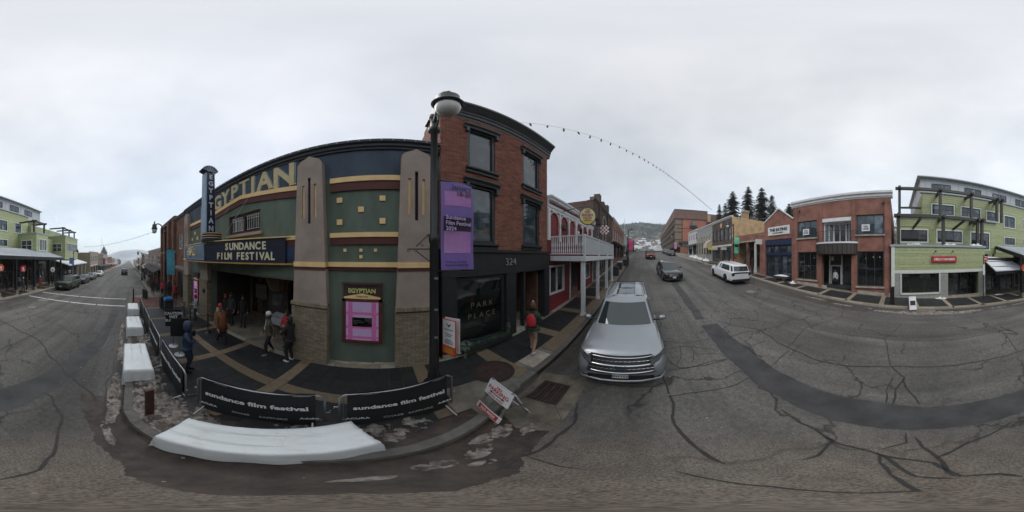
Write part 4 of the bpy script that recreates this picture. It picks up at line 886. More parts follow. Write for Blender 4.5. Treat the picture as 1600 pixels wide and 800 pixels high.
# entrance: recessed doorway with dark door leaf and inner brick
q = MB(); q.box(4.42,6.32,PY+1.6,PY+1.7,0,3.0); q.ob('porch_wall', RBM, pp)
q = MB(); q.box(6.22,6.32,PY+.25,PY+1.6,0,3.0); q.box(4.42,6.32,PY+.2,PY+1.7,2.9,3.0); q.ob('porch_side', RBM, pp)
q = MB(); q.box(4.42,6.32,PY-.05,PY+1.7,G(5.2)-.1,G(5.2)+.16); q.ob('doorstep', CONC_L, pp)
q = MB(); q.box(4.46,4.53,PY+.3,PY+1.5,.55,2.85); o_ = q.ob('door', LOBW, pp); q = MB(); q.box(4.54,4.56,PY+.5,PY+.56,1.3,1.7); q.ob('handle', STEEL, o_)
door(pp, 5.0, 6.0, .58, 2.75, PY+1.6, -1, mat('wood_door', (0.09,0.04,0.025), .5, .3, 3, .1, streak=.2), GLASS, fw=.14)
q = MB(); q.box(4.42,4.5,PY-.02,PY+.2,.5,2.95); q.box(5.0,5.1,PY-.0,PY+.2,.5,2.95); q.ob('door_post', CHAR2, pp)
# window box with trailing greenery
pb = thing('window_box', 'long dark window box of green foliage under the PARK PLACE window', 'planter', (2.95,4.25,.6))
q = MB(); q.box(1.98,4.0,PY-.36,PY-.14,.46,.64); q.ob('trough', CHAR, pb)
LEAF = pieces_mat('leaf_green', (0.045,0.085,0.045), .6, .5); LEAF2 = pieces_mat('leaf_pale', (0.15,0.2,0.14), .6, .4)
def leaves(b, c, r, n, sz, rnd, flat=1.0):
    for _ in range(n):
        p = Vector((rnd.gauss(0, .5)*r[0], rnd.gauss(0, .5)*r[1], rnd.gauss(0, .5)*r[2]))+Vector(c); e = Euler((rnd.uniform(-1.2,1.2), rnd.uniform(-1.2,1.2), rnd.uniform(0,6.28))).to_matrix(); s = sz*rnd.uniform(.6,1.3)
        vs = [p+e @ Vector(q)*s for q in ((-.5,0,0),(0,-.2,.05),(.5,0,0),(0,.2,.05))]; b.add(vs, [(0,1,2,3)])
rnd = random.Random(3)
b = MB(); 
for k in range(24): leaves(b, (2.0+k*.083, PY-.25, .68+.03*rnd.random()), (.06,.08,.06), 26, .075, rnd)
leaves(b, (3.85, PY-.25, .9), (.05,.05,.28), 110, .08, rnd); b.ob('foliage', LEAF, pb, kind='stuff')
b = MB(); leaves(b, (2.08, PY-.34, .76), (.22,.1,.16), 260, .11, rnd); leaves(b, (2.14, PY-.4, .4), (.04,.03,.2), 50, .07, rnd); leaves(b, (3.9, PY-.28, 1.0), (.04,.04,.25), 60, .07, rnd); b.ob('pale_foliage', LEAF2, pb, kind='stuff')

# ============================================================ RED AND WHITE shop with balcony (x 6.75 .. 14.35)
REDB = pieces_mat('red_board', (0.21,0.022,0.028), .55, .12)
cw = thing('balcony_shop', 'red clapboard shop with white arches, dentil cornice and white balcony on posts', 'shop', (10.5,4.4,.7))
cx0, cx1 = 6.76, 14.3
b = MB(); wall_boxes(b, 'x', cx0, cx1, 0, 6.05, PY+.06, PY+.3, [(6.98,8.62,1.55,3.1),(9.5,11.3,.4,3.1),(12.1,13.5,1.7,3.0)]); b.box(cx0,cx1,6.2,15,0,6.5); b.box(cx0,cx0+.1,PY+.3,6.2,0,6.4); b.box(cx1-.1,cx1,PY+.3,6.2,0,6.4); b.box(cx0,cx1,PY+.3,6.2,3.2,3.3); b.box(cx0,cx1,PY+.3,6.2,6.3,6.4); b.ob('wall', mat('red_wall', (0.16,0.02,0.024), .6), cw)
b = MB(); b.box(9.4,11.4,5.6,5.7,0,3.2); b.box(9.4,9.5,PY+.3,5.6,0,3.2); b.box(11.3,11.4,PY+.3,5.6,0,3.2); b.ob('porch_recess', mat('porch_grey', (0.12,0.12,0.12), .8), cw)
boards(cw, REDB, cx0+.12, cx1-.12, 4.5, 6.0, PY+.06, -1, .17)
boards(cw, REDB, cx0+.12, 9.4, .6, 3.2, PY+.06, -1, .17, holes=[(6.9,8.7,1.47,3.18)]); boards(cw, REDB, 11.4, cx1-.1, .9, 3.2, PY+.06, -1, .17, holes=[(12.0,13.6,1.62,3.08)])
win(cw, 6.98, 8.62, 1.55, 3.1, PY+.06, -1, WHITE, CLEAR, 2, 1, .09, proud=.06, name='shop_window'); win(cw, 12.1, 13.5, 1.7, 3.0, PY+.06, -1, WHITE, GLASS, 2, 1, .09, proud=.06, name='shop_window')
b = MB(); b.box(6.9,8.7,6.0,6.1,1.2,3.2); b.ob('shop_interior', MATS['shop_dim'], cw)
# corner trims, arcade of six arches
for x in (6.8,9.42,11.38,14.24): q = MB(); q.box(x-.06,x+.06,PY-.03,PY+.05,.4,3.3); q.ob('corner_trim', WHITE, cw)
xs = [6.84,8.0,9.15,10.3,11.5,12.7,13.9]; 
def arch_ring(x0, x1, z0, zt, w, y0, y1, parent, m, name='arch_trim'):
    r = (x1-x0)/2; xc = (x0+x1)/2; zc = zt-r*1.05; b = MB(); P = [(x0,z0),(x0,zc)]+[(xc-r*math.cos(R(a)), zc+r*1.05*math.sin(R(a))) for a in range(12,180,12)]+[(x1,zc),(x1,z0)]
    Q = [(x0+w,z0),(x0+w,zc)]+[(xc-(r-w)*math.cos(R(a)), zc+(r*1.05-w)*math.sin(R(a))) for a in range(12,180,12)]+[(x1-w,zc),(x1-w,z0)]
    n = len(P); vs = [(x,y0,z) for x,z in P]+[(x,y0,z) for x,z in Q]+[(x,y1,z) for x,z in P]+[(x,y1,z) for x,z in Q]; fs = []
    for i in range(n-1): fs += [(i,i+1,n+i+1,n+i),(2*n+i,3*n+i,3*n+i+1,2*n+i+1),(i,2*n+i,2*n+i+1,i+1),(n+i,n+i+1,3*n+i+1,3*n+i)]
    b.add(vs, fs); return b.ob(name, m, parent)
PINKW = mat('arch_white', (0.58,0.50,0.50), .6)
for a, c in zip(xs, xs[1:]): arch_ring(a, c, 4.4, 6.0, .075, PY-.05, PY+.02, cw, PINKW)
for i, x in enumerate(xs): q = MB(); w = .1 if i in (0,3,6) else .06; q.box(x-w,x+w,PY-.08,PY+.03,4.4,6.05); q.ob('arcade_post', WHITE, cw)
cornice(cw, WHITE, cx0-.02, cx1+.1, PY, -1, 6.0, [(-.4,0),(.03,0),(.03,.12),(.08,.16),(.08,.42),(.2,.5),(.2,.58),(.28,.66),(.28,.74),(-.4,.74)])
for i in range(44): piece('dentil', mat('dentil_maroon', (0.14,0.03,0.035), .6), cw, (cx0+.12+i*.172, PY-.105, 6.36), (.085, .05, .11))
q = MB(); q.box(8.05,8.85,PY-.12,PY-.02,5.2,5.36); q.ob('lamp_box', BLACK, cw)
q = MB(); q.box(10.45,10.65,PY-.16,PY-.02,5.1,5.35); q.ob('wall_light', WHITE, cw)
# half-glazed white cross-buck door
dd = win(cw, 9.75, 10.75, .98, 3.0, 5.55, -1, WHITE, GLASS, 3, 3, .12, name='door')
q = MB(); q.box(9.85,10.65,5.49,5.53,1.0,1.85); q.beam((9.88,5.48,1.05),(10.62,5.48,1.82),.05,.02); q.ob('door_panel', WHITE, dd)
for s in (0, 1): q = MB(); q.beam((9.9+.7*s,5.475,1.06),(10.6-.7*s,5.475,1.8),.02,.06); q.ob('cross_brace', mat('brace_grey', (0.25,0.25,0.25), .6), dd)
# balcony
bl = thing('balcony', 'white timber balcony with picket railing and solid panels on square white posts', 'balcony', (10.8,3.5,3.5))
bx_, ex_ = 7.06, 14.7; by = 2.55
for k in range(12): q = MB(); y = by+.0+k*(PY-by)/12; q.box(bx_-.02, ex_, y+.003, y+(PY-by)/12-.003, 3.56, 3.6); q.ob('deck_board', WHITE, bl)
q = MB(); q.box(bx_-.04,ex_+.02,by-.04,by+.04,3.36,3.56); q.ob('fascia', WHITE, bl); q = MB(); q.box(bx_-.04,bx_+.04,by+.04,PY,3.36,3.56); q.ob('fascia', WHITE, bl); q = MB(); q.box(ex_-.05,ex_+.02,by+.04,PY,3.36,3.56); q.ob('fascia', WHITE, bl)
for x in (7.2,9.75,12.3,14.6):
    q = MB(); q.box(x-.085,x+.085,by+.05,by+.22,G(x)+.14,3.4); o_ = q.ob('post', WHITE, bl)
    q = MB(); q.box(x-.11,x+.11,by+.025,by+.245,G(x)+.14,G(x)+.3); q.ob('post_base', WHITE, o_)
for x in (7.1,9.65,12.2,14.6): q = MB(); q.box(x-.05,x+.05,by-.02,by+.08,3.6,4.62); q.ob('rail_post', WHITE, bl)
for a, c in ((7.15,9.6),(9.7,12.15),(12.25,14.55)): q = MB(); q.box(a,c,by,by+.03,3.66,4.5); q.ob('rail_panel', mat('pale_panel', (0.48,0.52,0.55), .5, .1, 2, .05), bl)
q = MB(); q.box(bx_-.03,ex_,by-.03,by+.08,4.54,4.6); q.ob('handrail', WHITE, bl); q = MB(); q.box(bx_-.03,bx_+.05,by+.08,PY,4.54,4.6); q.ob('handrail', WHITE, bl); q = MB(); q.box(bx_-.02,bx_+.04,by+.08,PY,3.68,3.73); q.ob('bottom_rail', WHITE, bl)
for k in range(16): y = by+.14+k*.108; q = MB(); q.lathe([(.02,3.72),(.035,3.85),(.018,4.0),(.035,4.12),(.02,4.3),(.02,4.55)], (bx_, y, 0), 6); q.ob('baluster', WHITE, bl)
# hanging oval sign on a bracket and a checker sign
sg = thing('hanging_sign', 'cream and yellow oval hanging sign with red lettering over the white balcony', 'sign', (8.0,2.9,5.7))
SC_ = mat('sign_cream', (0.72,0.62,0.36), .5, .08, 4, 0); SR = mat('sign_red', (0.28,0.03,0.03), .5, 0, bump=0); SY = mat('sign_yellow', (0.66,0.50,0.09), .5, .1, 4, 0)
dirs = Vector((-.93,-.37,0)).normalized(); ax = Vector((.37,-.93,0)).normalized()  # sign faces downhill, slightly to the road
sgc = Vector((8.3,2.85,5.78))
def disk(r, off, m, name, rz=1.0, lo=None):
    b = MB(); vs = []
    for s in (0, .05):
        for k in range(24): a = 2*math.pi*k/24; x = math.cos(a)*r; z = math.sin(a)*r*rz
        for k in range(24):
            a = 2*math.pi*k/24; x = math.cos(a)*r; z = math.sin(a)*r*rz
            if lo is not None: z = min(z, lo)
            vs.append(sgc+ax*x+Vector((0,0,z))+dirs*(off+s))
    b.add(vs, [tuple(range(24)), tuple(range(47,23,-1))]+[(k,24+k,24+(k+1)%24,(k+1)%24) for k in range(24)]); return b.ob(name, m, sg)
disk(.45, -.04, mat('sign_edge', (0.06,0.03,0.02), .5), 'sign_board', 1.1); disk(.415, .0, SC_, 'sign_face', 1.1); disk(.41, .004, SY, 'sign_face', 1.1, -.24)
ux_ = -ax if False else Vector((-.37,.93,0)); ux_ = Vector((0,0,1)).cross(dirs)
for t, z, s in (('THE',.36,.13),('RED',.23,.15),('BANJO',.06,.2),('PIZZA',-.11,.17),('PARLOR',-.24,.11)): text('lettering', t, s, SR, sgc+dirs*.062+Vector((0,0,z)), ux_, (0,0,1), .004, sg, bold=.02)
q = MB(); q.tube([(8.3,4.36,6.2),(8.3,3.4,6.35),(8.3,2.6,6.35)], .025, 6); q.ob('bracket', BLACK, sg)
sg2 = thing('checkered_sign', 'small round red and white checkered hanging sign beyond the balcony', 'sign', (15.6,3.2,6.2))
for i in range(5):
    for j in range(5):
        if (i-2)**2+(j-2)**2 > 6: continue
        q = MB(); q.box(15.6,15.64,3.6-.45+i*.18+.002,3.6-.45+i*.18+.178,5.75+j*.18+.002,5.75+j*.18+.178); q.ob('sign_square', SR if (i+j) % 2 == 0 else WHITE, sg2)
q = MB(); q.tube([(15.62,4.3,6.7),(15.62,3.2,6.7)], .02, 6); q.ob('bracket', BLACK, sg2)
# ============================================================ RIGHT SIDE (facades at y = -13.6, facing +y)
def stone_row(): pass
RBK = brick_mat('far_red_brick', (0.215,0.078,0.056), (0.275,0.108,0.078), (0.23,0.17,0.14), .22, .075, .011)
GREYW = mat('white_trim', (0.62,0.62,0.60), .6, .12, 3, .05)
DFR = mat('dark_frame', (0.05,0.05,0.05), .5, .1, 5, 0)
RY = -13.6
rb_ = thing('corner_brick_building', 'two-storey red brick shop building with white curved cornice and curved balcony over the door', 'shop', (5.3,RY,.4))
hl = [(1.15,3.5,5.45,7.2),(7.35,9.55,5.4,7.1),(3.95,6.75,4.75,7.1),(1.15,3.45,1.0,4.0),(7.35,9.55,1.3,4.0),(3.95,6.75,0,3.72)]
b = MB(); wall_boxes(b, 'x', .55, 10.12, -.3, 8.75, RY-.35, RY, hl); b.box(.55,10.12,-28,RY-2.6,-.3,8.6); b.box(.55,.85,RY-2.6,RY-.35,-.3,8.6); b.box(9.82,10.12,RY-2.6,RY-.35,-.3,8.6); b.box(.85,9.82,RY-2.6,RY-.35,4.2,4.6); b.box(.85,9.82,RY-2.6,RY-.35,8.3,8.6)
b.ob('wall', RBK, rb_)
for x in (.9,3.75,6.95,9.75): q = MB(); q.box(x-.18,x+.18,RY+.002,RY+.09,.1,8.6); q.ob('brick_pier', RBK, rb_)
cornice(rb_, GREYW, .4, 10.3, RY, 1, 8.72, [(-.35,0),(.03,0),(.05,.1),(.12,.14),(.12,.3),(.24,.42),(.24,.62),(-.35,.62)])
# corrected plane: cornice prof extrudes outwards
for (a,c,e,f), nx, nz in (((1.15,3.5,5.45,7.2),3,1),((7.35,9.55,5.4,7.1),3,1),((1.15,3.45,1.0,4.0),3,2),((7.35,9.55,1.3,4.0),3,2)):
    w_ = win(rb_, a, c, e, f, RY-.12, 1, DFR, CLEAR if f < 5 else GLASS2, nx, nz, .07, inset=.03, proud=.04)
    q = MB(); q.box(a-.1,c+.1,RY-.1,RY+.12,e-.14,e-.01); q.ob('sill', CONC_L, w_)
for x, z in ((2.7,5.75),(8.6,5.7)):
    q = MB(); q.box(x-.36,x+.36,RY-.1,RY-.09,z,z+.6); o_ = q.ob('leasing_notice', WHITE, rb_); text('lettering', 'FOR\nLEASE', .2, BLACK, (x, RY-.08, z+.3), (-1,0,0), (0,0,1), .004, o_, bold=.03)
# wall base stones
for i in range(10): q = MB(); q.box(.56+i*.955,.56+i*.955+.945,RY+.002,RY+.07,G(1+i*.95),G(1+i*.95)+.38); (q.ob('base_stone', CONC_L, rb_) if not 3.3 < i*.955+.6 < 6.2 else None)
q = MB(); q.box(1.0,9.7,RY-2.5,RY-.4,.6,.85); q.box(.9,9.8,RY-2.6,RY-2.55,.5,4.1); q.ob('shop_interior', MATS['shop_dim'], rb_)
LIT = mat('warm_lamp', (0.8,0.7,0.5), .5, 0, bump=0, emis=((1,.85,.6),1.5))
for x, z in ((1.6,3.5),(2.2,3.5),(2.9,3.4),(8.3,3.4),(6.2,3.3)): q = MB(); q.ell((x,RY-1.2,z),.06,.06,.03,8,5); q.ob('ceiling_lamp', LIT, rb_)
DISP = pieces_mat('display_goods', (0.18,0.18,0.22), .7, .9, .3)
for i in range(16): x = (1.3+i*.25) if i < 8 else (7.5+(i-8)*.24); q = MB(); h = random.uniform(.2,.8); q.lathe([(.09,0),(.13,.05),(.07,h*.6),(.1,h*.8),(.02,h)], (x,RY-.7+random.uniform(-.1,.1),1.15 if i < 8 else 1.4), 8); q.ob('display_item', DISP, rb_)
for x, z in ((9.2,3.55),(7.7,3.5)):
    for k in range(3): a = k*math.pi/3; q = MB(); q.beam((x-.2*math.cos(a),RY-.2,z-.2*math.sin(a)),(x+.2*math.cos(a),RY-.2,z+.2*math.sin(a)),.05,.02); q.ob('snowflake_arm', WHITE, rb_)
# recessed upper bay window with curved balcony
zc = 4.68
b = MB(); n = 14; P = [(5.35+1.95*math.cos(math.pi*i/n), RY+.0+.85*math.sin(math.pi*i/n)) for i in range(n+1)]
b.prism(P[::-1], 'z', 3.78, zc); b.ob('balcony_front', mat('bronze_panel', (0.055,0.047,0.04), .5, .2, 4, .1), rb_)
q = MB(); q.prism([(5.35+2.02*math.cos(math.pi*i/n), RY+.9*math.sin(math.pi*i/n)) for i in range(n+1)][::-1], 'z', zc+.002, zc+.14); q.ob('balcony_cap', WHITE, rb_)
for i in range(1, n): q = MB(); x, y = P[i]; q.box(x-.02,x+.02,y-.01,y+.02,3.8,zc-.02); q.ob('panel_joint', BLACK, rb_)
for z in (4.95,5.12,5.29,5.46,5.63,5.8): q = MB(); q.tube([(5.35+1.93*math.cos(math.pi*i/n), RY+.05+.8*math.sin(math.pi*i/n), z) for i in range(n+1)], .014 if z < 5.7 else .028, 5); q.ob('balcony_rail', DFR, rb_)
for i in (0,3,5,7,9,11,14): x, y = P[i]; q = MB(); q.cyl((x,y-.03 if i not in (0,14) else y+.05,zc+.1),(x,y-.03 if i not in (0,14) else y+.05,5.8),.018,6); q.ob('rail_post', DFR, rb_)
bay = [(3.98,RY-.3),(4.7,RY-1.0),(6.0,RY-1.0),(6.72,RY-.3)]
for (x0,y0_),(x1,y1_) in zip(bay, bay[1:]):
    d_ = Vector((x1-x0,y1_-y0_,0)); l = d_.length; d_.normalize(); f = MB()
    f.T = Matrix.Translation((x0,y0_,0)) @ Matrix(((d_.x,-d_.y,0,0),(d_.y,d_.x,0,0),(0,0,1,0),(0,0,0,1)))
    for a_, c_, e_, g_ in ((0,.1,4.8,6.75),(l-.1,l,4.8,6.75),(.1,l-.1,6.6,6.75),(.1,l-.1,4.8,4.95),(l/2-.04,l/2+.04,4.95,6.6)): f.box(a_,c_,-.05,.05,e_,g_)
    o_ = f.ob('bay_window', WHITE, rb_); q = MB(); q.T = f.T; q.box(.1,l-.1,-.02,.0,4.95,6.6); q.ob('pane', GLASS2, o_)
q = MB(); q.prism([(3.95,RY-.3),(4.7,RY-1.05),(6.0,RY-1.05),(6.75,RY-.3),(6.75,RY+.01),(3.95,RY+.01)], 'z', 6.76, 7.09); q.ob('bay_ceiling', WHITE, rb_)
q = MB(); q.box(3.95,6.75,RY-1.6,RY-1.5,0,3.7); q.ob('porch_back', DFR, rb_)
for x0, x1 in ((4.15,5.15),(5.3,6.4)): door(rb_, x0, x1, G(5)+.2, 2.7, RY-1.2, 1, GREYW if x0 > 5 else DFR, GLASS, fw=.1)
for x in (4.05,5.22,6.5): q = MB(); q.box(x-.06,x+.06,RY-1.25,RY-1.1,.3,3.65); q.ob('door_post', GREYW, rb_)
q = MB(); q.box(4.2,6.5,RY-1.25,RY-1.15,2.72,2.86); q.ob('transom', DFR, rb_)
q = MB(); q.box(6.05,6.3,RY-1.1,RY-1.06,3.15,3.55); q.ob('white_card', WHITE, rb_)
for i, x in enumerate((1.1,1.6,2.1,8,8.6,9.2)): q = MB(); q.box(x,x+.12,RY+.01,RY+.18,8.15,8.35) if i in (0,5) else None; (q.ob('floodlight', DFR, rb_) if i in (0,5) else None)

# ---- generic shop row
def shop(name, label, x0, x1, y, n, zt, m, zb=None, cols=3, wz=(.62,.86), store=True, corn=None, awn=None, wm=None, depth=12, ww=.55, trimz=None, fm=None, lab='shop', wins_=None, sm=None, g2=None, group=None):
    xm = (x0+x1)/2; z0 = min(G(x0), G(x1))-.3; zf = G(xm)+.15
    t = thing(name, label, lab, (xm, y, zf), group=group)
    b = MB(); holes = []; H_ = zt-zf
    fm = fm or DFR
    cw_ = (x1-x0)/cols
    if wins_ is None:
        fl = wz if isinstance(wz[0], tuple) else [wz]
        for (a, c) in fl:
            for i in range(cols): xc = x0+cw_*(i+.5); holes.append((xc-cw_*ww/2, xc+cw_*ww/2, zf+H_*a, zf+H_*c, 'w'))
    else: holes += [(*h, 'w') for h in wins_]
    if store:
        k = max(1, round((x1-x0)/3.6)); s_ = (x1-x0)/k
        for i in range(k): holes.append((x0+s_*i+.35, x0+s_*(i+1)-.35, zf+.35, zf+2.75, 's'))
    wall_boxes(b, 'x', x0, x1, z0, zt, y-n*.3 if n > 0 else y, y if n > 0 else y+.3, [h[:4] for h in holes])
    yb = y-n*depth; b.box(x0, x1, *sorted((y-n*.6, yb)), z0, zt-.25); b.box(x0, x0+.2, *sorted((y-n*.3, y-n*.6)), z0, zt-.2); b.box(x1-.2, x1, *sorted((y-n*.3, y-n*.6)), z0, zt-.2)
    b.ob('wall', m, t)
    for h in holes:
        if h[4] == 'w': win(t, *h[:4], y-n*.12, n, wm or GREYW, g2 or GLASS2, 1, 2, .08, inset=.03, proud=.06)
        else: win(t, *h[:4], y-n*.14, n, fm, GLASS, 3, 1, .09, inset=.03, proud=.05, name='shop_window')
    cornice(t, corn or GREYW, x0-.08, x1+.08, y, n, zt-.3, [(-.3,0),(.02,0),(.04,.1),(.12,.14),(.2,.3),(.2,.38),(-.3,.38)])
    if store: cornice(t, sm or corn or GREYW, x0, x1, y, n, zf+2.95, [(-.0,0),(.08,0),(.12,.2),(.12,.3),(0,.3)], name='belt_course')
    if awn:
        for i in range(awn[1]):
            s_ = (x1-x0)/awn[1]; a, c = x0+s_*i+.15, x0+s_*(i+1)-.15; q = MB(); q.prism([(y,zf+3.3),(y,zf+3.2),(y+n*1.2,zf+2.6),(y+n*1.2,zf+2.72)], 'x', a, c); q.ob('awning', awn[0], t)
    return t
BRB = brick_mat('brown_brick', (0.085,0.06,0.048), (0.115,0.08,0.062), (0.09,0.07,0.06)); TANW = mat('tan_wall', (0.33,0.22,0.12), .85, .15, 2, .3)
ORB = brick_mat('orange_brick', (0.24,0.10,0.06), (0.28,0.12,0.075), (0.2,0.13,0.1)); STG = mat('grey_stone', (0.27,0.27,0.26), .85, .25, 2, .5, 8)
PEACH = mat('peach_stucco', (0.36,0.2,0.13), .85, .12, 2, .2); WCL = mat('white_clapboard', (0.5,0.5,0.49), .7, .12, 3, .1); BGE = mat('beige_wall', (0.30,0.25,0.19), .85, .15, 2, .2)
AWN = mat('cream_awning', (0.42,0.36,0.27), .8, .1, 4, .1); AWD = mat('dark_awning', (0.03,0.03,0.035), .8, .1, 4, .1)
# restaurant with gable, navy shopfront
ea = thing('gabled_restaurant', 'red brick gabled restaurant with navy shopfront and white THE EATING sign board', 'restaurant', (12.4,RY,1))
b = MB(); wall_boxes(b, 'x', 10.15, 14.5, .2, 7.55, RY-.3, RY, [(10.3,14.35,.9,5.5)]); b.prism([(10.15,7.55),(14.5,7.55),(12.1,9.0)], 'y', RY-.3, RY); b.box(10.15,14.5,-26,RY-1.6,.2,7.4); b.box(10.15,10.3,RY-1.6,RY-.3,.2,7.4); b.box(14.35,14.5,RY-1.6,RY-.3,.2,7.4); b.ob('wall', RBK, ea)
for a, c in (((10.05,7.55),(12.1,9.05)),((14.6,7.55),(12.1,9.05))): q = MB(); q.beam((a[0],RY+.03,a[1]),(c[0],RY+.03,c[1]),.14,.12); q.ob('gable_coping', GREYW, ea)
NV = mat('navy_front', (0.012,0.022,0.06), .5, .15, 4, .05)
q = MB(); q.box(10.3,14.35,RY-.25,RY-.05,4.85,5.5); q.ob('navy_fascia', NV, ea)
q = MB(); q.box(10.3,14.35,RY-.3,RY-.1,3.7,3.9); q.ob('navy_transom', NV, ea)
for z0, z1 in ((3.9,4.85),(1.3,3.7)): win(ea, 10.35, 14.3, z0, z1, RY-.2, 1, NV, GLASS, 6, 1, .1, name='shop_window', inset=.03)
q = MB(); q.box(10.3,14.35,RY-.3,RY-.05,.6,1.3); q.ob('stall_riser', NV, ea)
q = MB(); q.box(10.55,13.75,RY+.01,RY+.09,5.98,6.95); o_ = q.ob('sign_board', GREYW, ea)
text('lettering', 'THE EATING', .46, BLACK, (12.15,RY+.1,6.56), (-1,0,0), (0,0,1), .01, ea, bold=.05); text('lettering', '- ESTABLISHMENT -', .21, BLACK, (12.15,RY+.1,6.2), (-1,0,0), (0,0,1), .01, ea, bold=.02)
# low brick arcade
lb = thing('low_brick_shop', 'low red brick building with deep shadowed openings between the restaurant and the tan-sided shop', 'shop', (18,RY,1.6))
b = MB(); wall_boxes(b, 'x', 14.5, 21.9, .6, 6.55, RY-.4, RY, [(15.3,17.9,0,5.6),(18.15,21.6,0,5.5)]); b.box(14.5,21.9,-26,RY-2.8,.6,6.3); b.box(14.5,14.7,RY-2.8,RY-.4,.6,6.3); b.box(14.6,21.9,RY-2.8,RY-.4,6.0,6.3); b.ob('wall', RBK, lb)
q = MB(); q.box(15.0,21.8,RY+.002,RY+.08,5.5,5.68); q.ob('lintel', CONC_L, lb)
for x in (15.4,16.7,18.3,19.7): win(lb, x, x+1.1, G(x)+.5, 4.6, RY-2.75, 1, DFR, GLASS, 1, 2, .08)
for x in (18.05,16.4): q = MB(); q.box(x-.1,x+.1,RY-.35,RY-.1,1,5.6); q.ob('steel_post', GREYW, lb)
# tan-sided, dark brick fronted shop with star
tn = shop('dark_brick_shop', 'dark brown brick shop with tall windows, star ornament and tan side wall', 21.95, 29.2, RY, 1, 10.1, BRB, cols=5, wz=(.5,.78), awn=None, ww=.6, wm=DFR)
b = MB(); b.box(21.86,21.94,-27,RY-.02,1,10.0); b.ob('side_wall', brick_mat('tan_brick', (0.44,0.31,0.17), (0.5,0.36,0.2), (0.3,0.22,0.14)), tn)
for x, w in ((24,.5),): pass
q = MB(); q.box(22.3,23.2,-17.3,-16.4,9.0,11.3); q.ob('chimney', TANW, tn); q = MB(); q.box(22.2,23.3,-17.4,-16.3,11.3,11.55); q.ob('chimney_cap', CONC_L, tn)
q = MB(); pts = []
for k in range(10): a = R(90+k*36); r = .55 if k % 2 == 0 else .24; pts.append((25.5+r*math.cos(a), 9.0+r*math.sin(a)))
q.prism(pts, 'y', RY+.01, RY+.08); q.ob('star_ornament', mat('star_tan', (0.5,0.38,0.22), .7), tn)
for x, z, m_ in ((23.5,4.6,'pale'),(26.8,4.7,'pale'),(28.8,4.8,'yellow')):
    mm = mat('shop_sign_'+m_, (0.5,0.5,0.45) if m_ == 'pale' else (0.6,0.55,0.05), .5, .1, 5, 0); q = MB(); q.box(x-.04,x+.04,RY+.1,RY+1.1,z,z+.45); q.ob('projecting_sign', mm, tn)
gs = shop('arched_stone_shop', 'pale grey stone shop with arched openings beside the dark brown brick shop', 29.3, 38.5, RY, 1, 10.1, STG, cols=6, wz=(.14,.52), ww=.62, store=False, wm=DFR, g2=GLASS)
for i in range(6): x0_ = 29.3+9.2/6*i+.2; arch_ring(x0_-.05, x0_+1.2, G(34)+.3, G(34)+5.2, .14, RY+.0, RY+.1, gs, CONC_L)
q = MB(); q.prism([(RY,6.9),(RY+1.0,6.2),(RY+1.2,5.2),(RY,5.2)], 'x', 29.6, 31.1); q.ob('dome_awning', AWN, gs)
for i, (x, rx, h) in enumerate(((30,1.2,.4),(33,1.0,.3),(36,1.4,.4),(39.5,1.5,.35))): heap('snow', x, -12.6, rx, .7, h, 90+i, SNOW, .1, kind='stuff')
wt = shop('white_shop', 'narrow white two-storey shop standing before the big terraced hotel', 38.6, 46.5, RY-.2, 1, 10.4, WCL, cols=4, awn=(AWD,2))
# ---- hotel: five storeys with stacked balconies, facade turned 2.5 degrees
ht = thing('hotel', 'large five-storey terracotta and brown hotel with rows of balconies up the street', 'hotel', (68,-14.3,4.9))
HM = Matrix.Translation((68,-14.3,0)) @ Matrix.Rotation(R(-2.5), 4, 'Z')
TER = mat('terracotta', (0.34,0.135,0.09), .85, .1, 1, .1); BRN = mat('brown_eave', (0.16,0.095,0.078), .8, .15, .6, .15); HD = mat('hotel_dark', (0.045,0.04,0.038), .8, .3, .5, .2)
HBS = mat('hotel_base', (0.10,0.07,0.06), .85, .25, .5, .2)
def hob(b, name, m, par=None): b.T = None; return b.ob(name, m, par or ht)
def hbx(*a, name='wall', m=TER, par=None):
    b = MB(); b.T = HM; b.box(*a); return b.ob(name, m, par or ht)
hbx(.0,84,-14,-3.2,3,19.8, m=TER); hbx(84,100,-14,-3.2,3,16, m=TER); hbx(.8,84,-3.2,-2.9,6,20.0, name='recess_wall', m=HD)
hbx(-.4,86,-14.5,.3,19.9,23.9, name='roof_mass', m=BRN); hbx(-.5,86.5,-14.6,.4,23.9,24.1, name='roof_edge', m=DFR)
for k in range(4):
    z = 7.2+k*3.3; hbx(.0,84,-3,.35,z,z+.3, name='balcony_slab', m=HD)
    hbx(.0,84,.25,.35,z+.3,z+1.3, name='balcony_rail', m=mat('balcony_brown', (0.06,0.045,0.04), .7, .3, .8, .2))
    for j in range(21): hbx(j*4.0-.12+.2,j*4.0+.12+.2,-2.9,.2,z+.3,z+3.3, name='balcony_wall', m=mat('party_wall', (0.2,0.15,0.11), .8, .2, 1, 0)) 
    for j in range(20):
        b = MB(); b.T = HM; b.box(j*4+1.0,j*4+3.4,-2.9,-2.84,z+.35,z+2.6); b.ob('balcony_door', GLASS2 if (j+k) % 3 else mat('curtain_tan', (0.32,0.24,0.15), .8), ht)
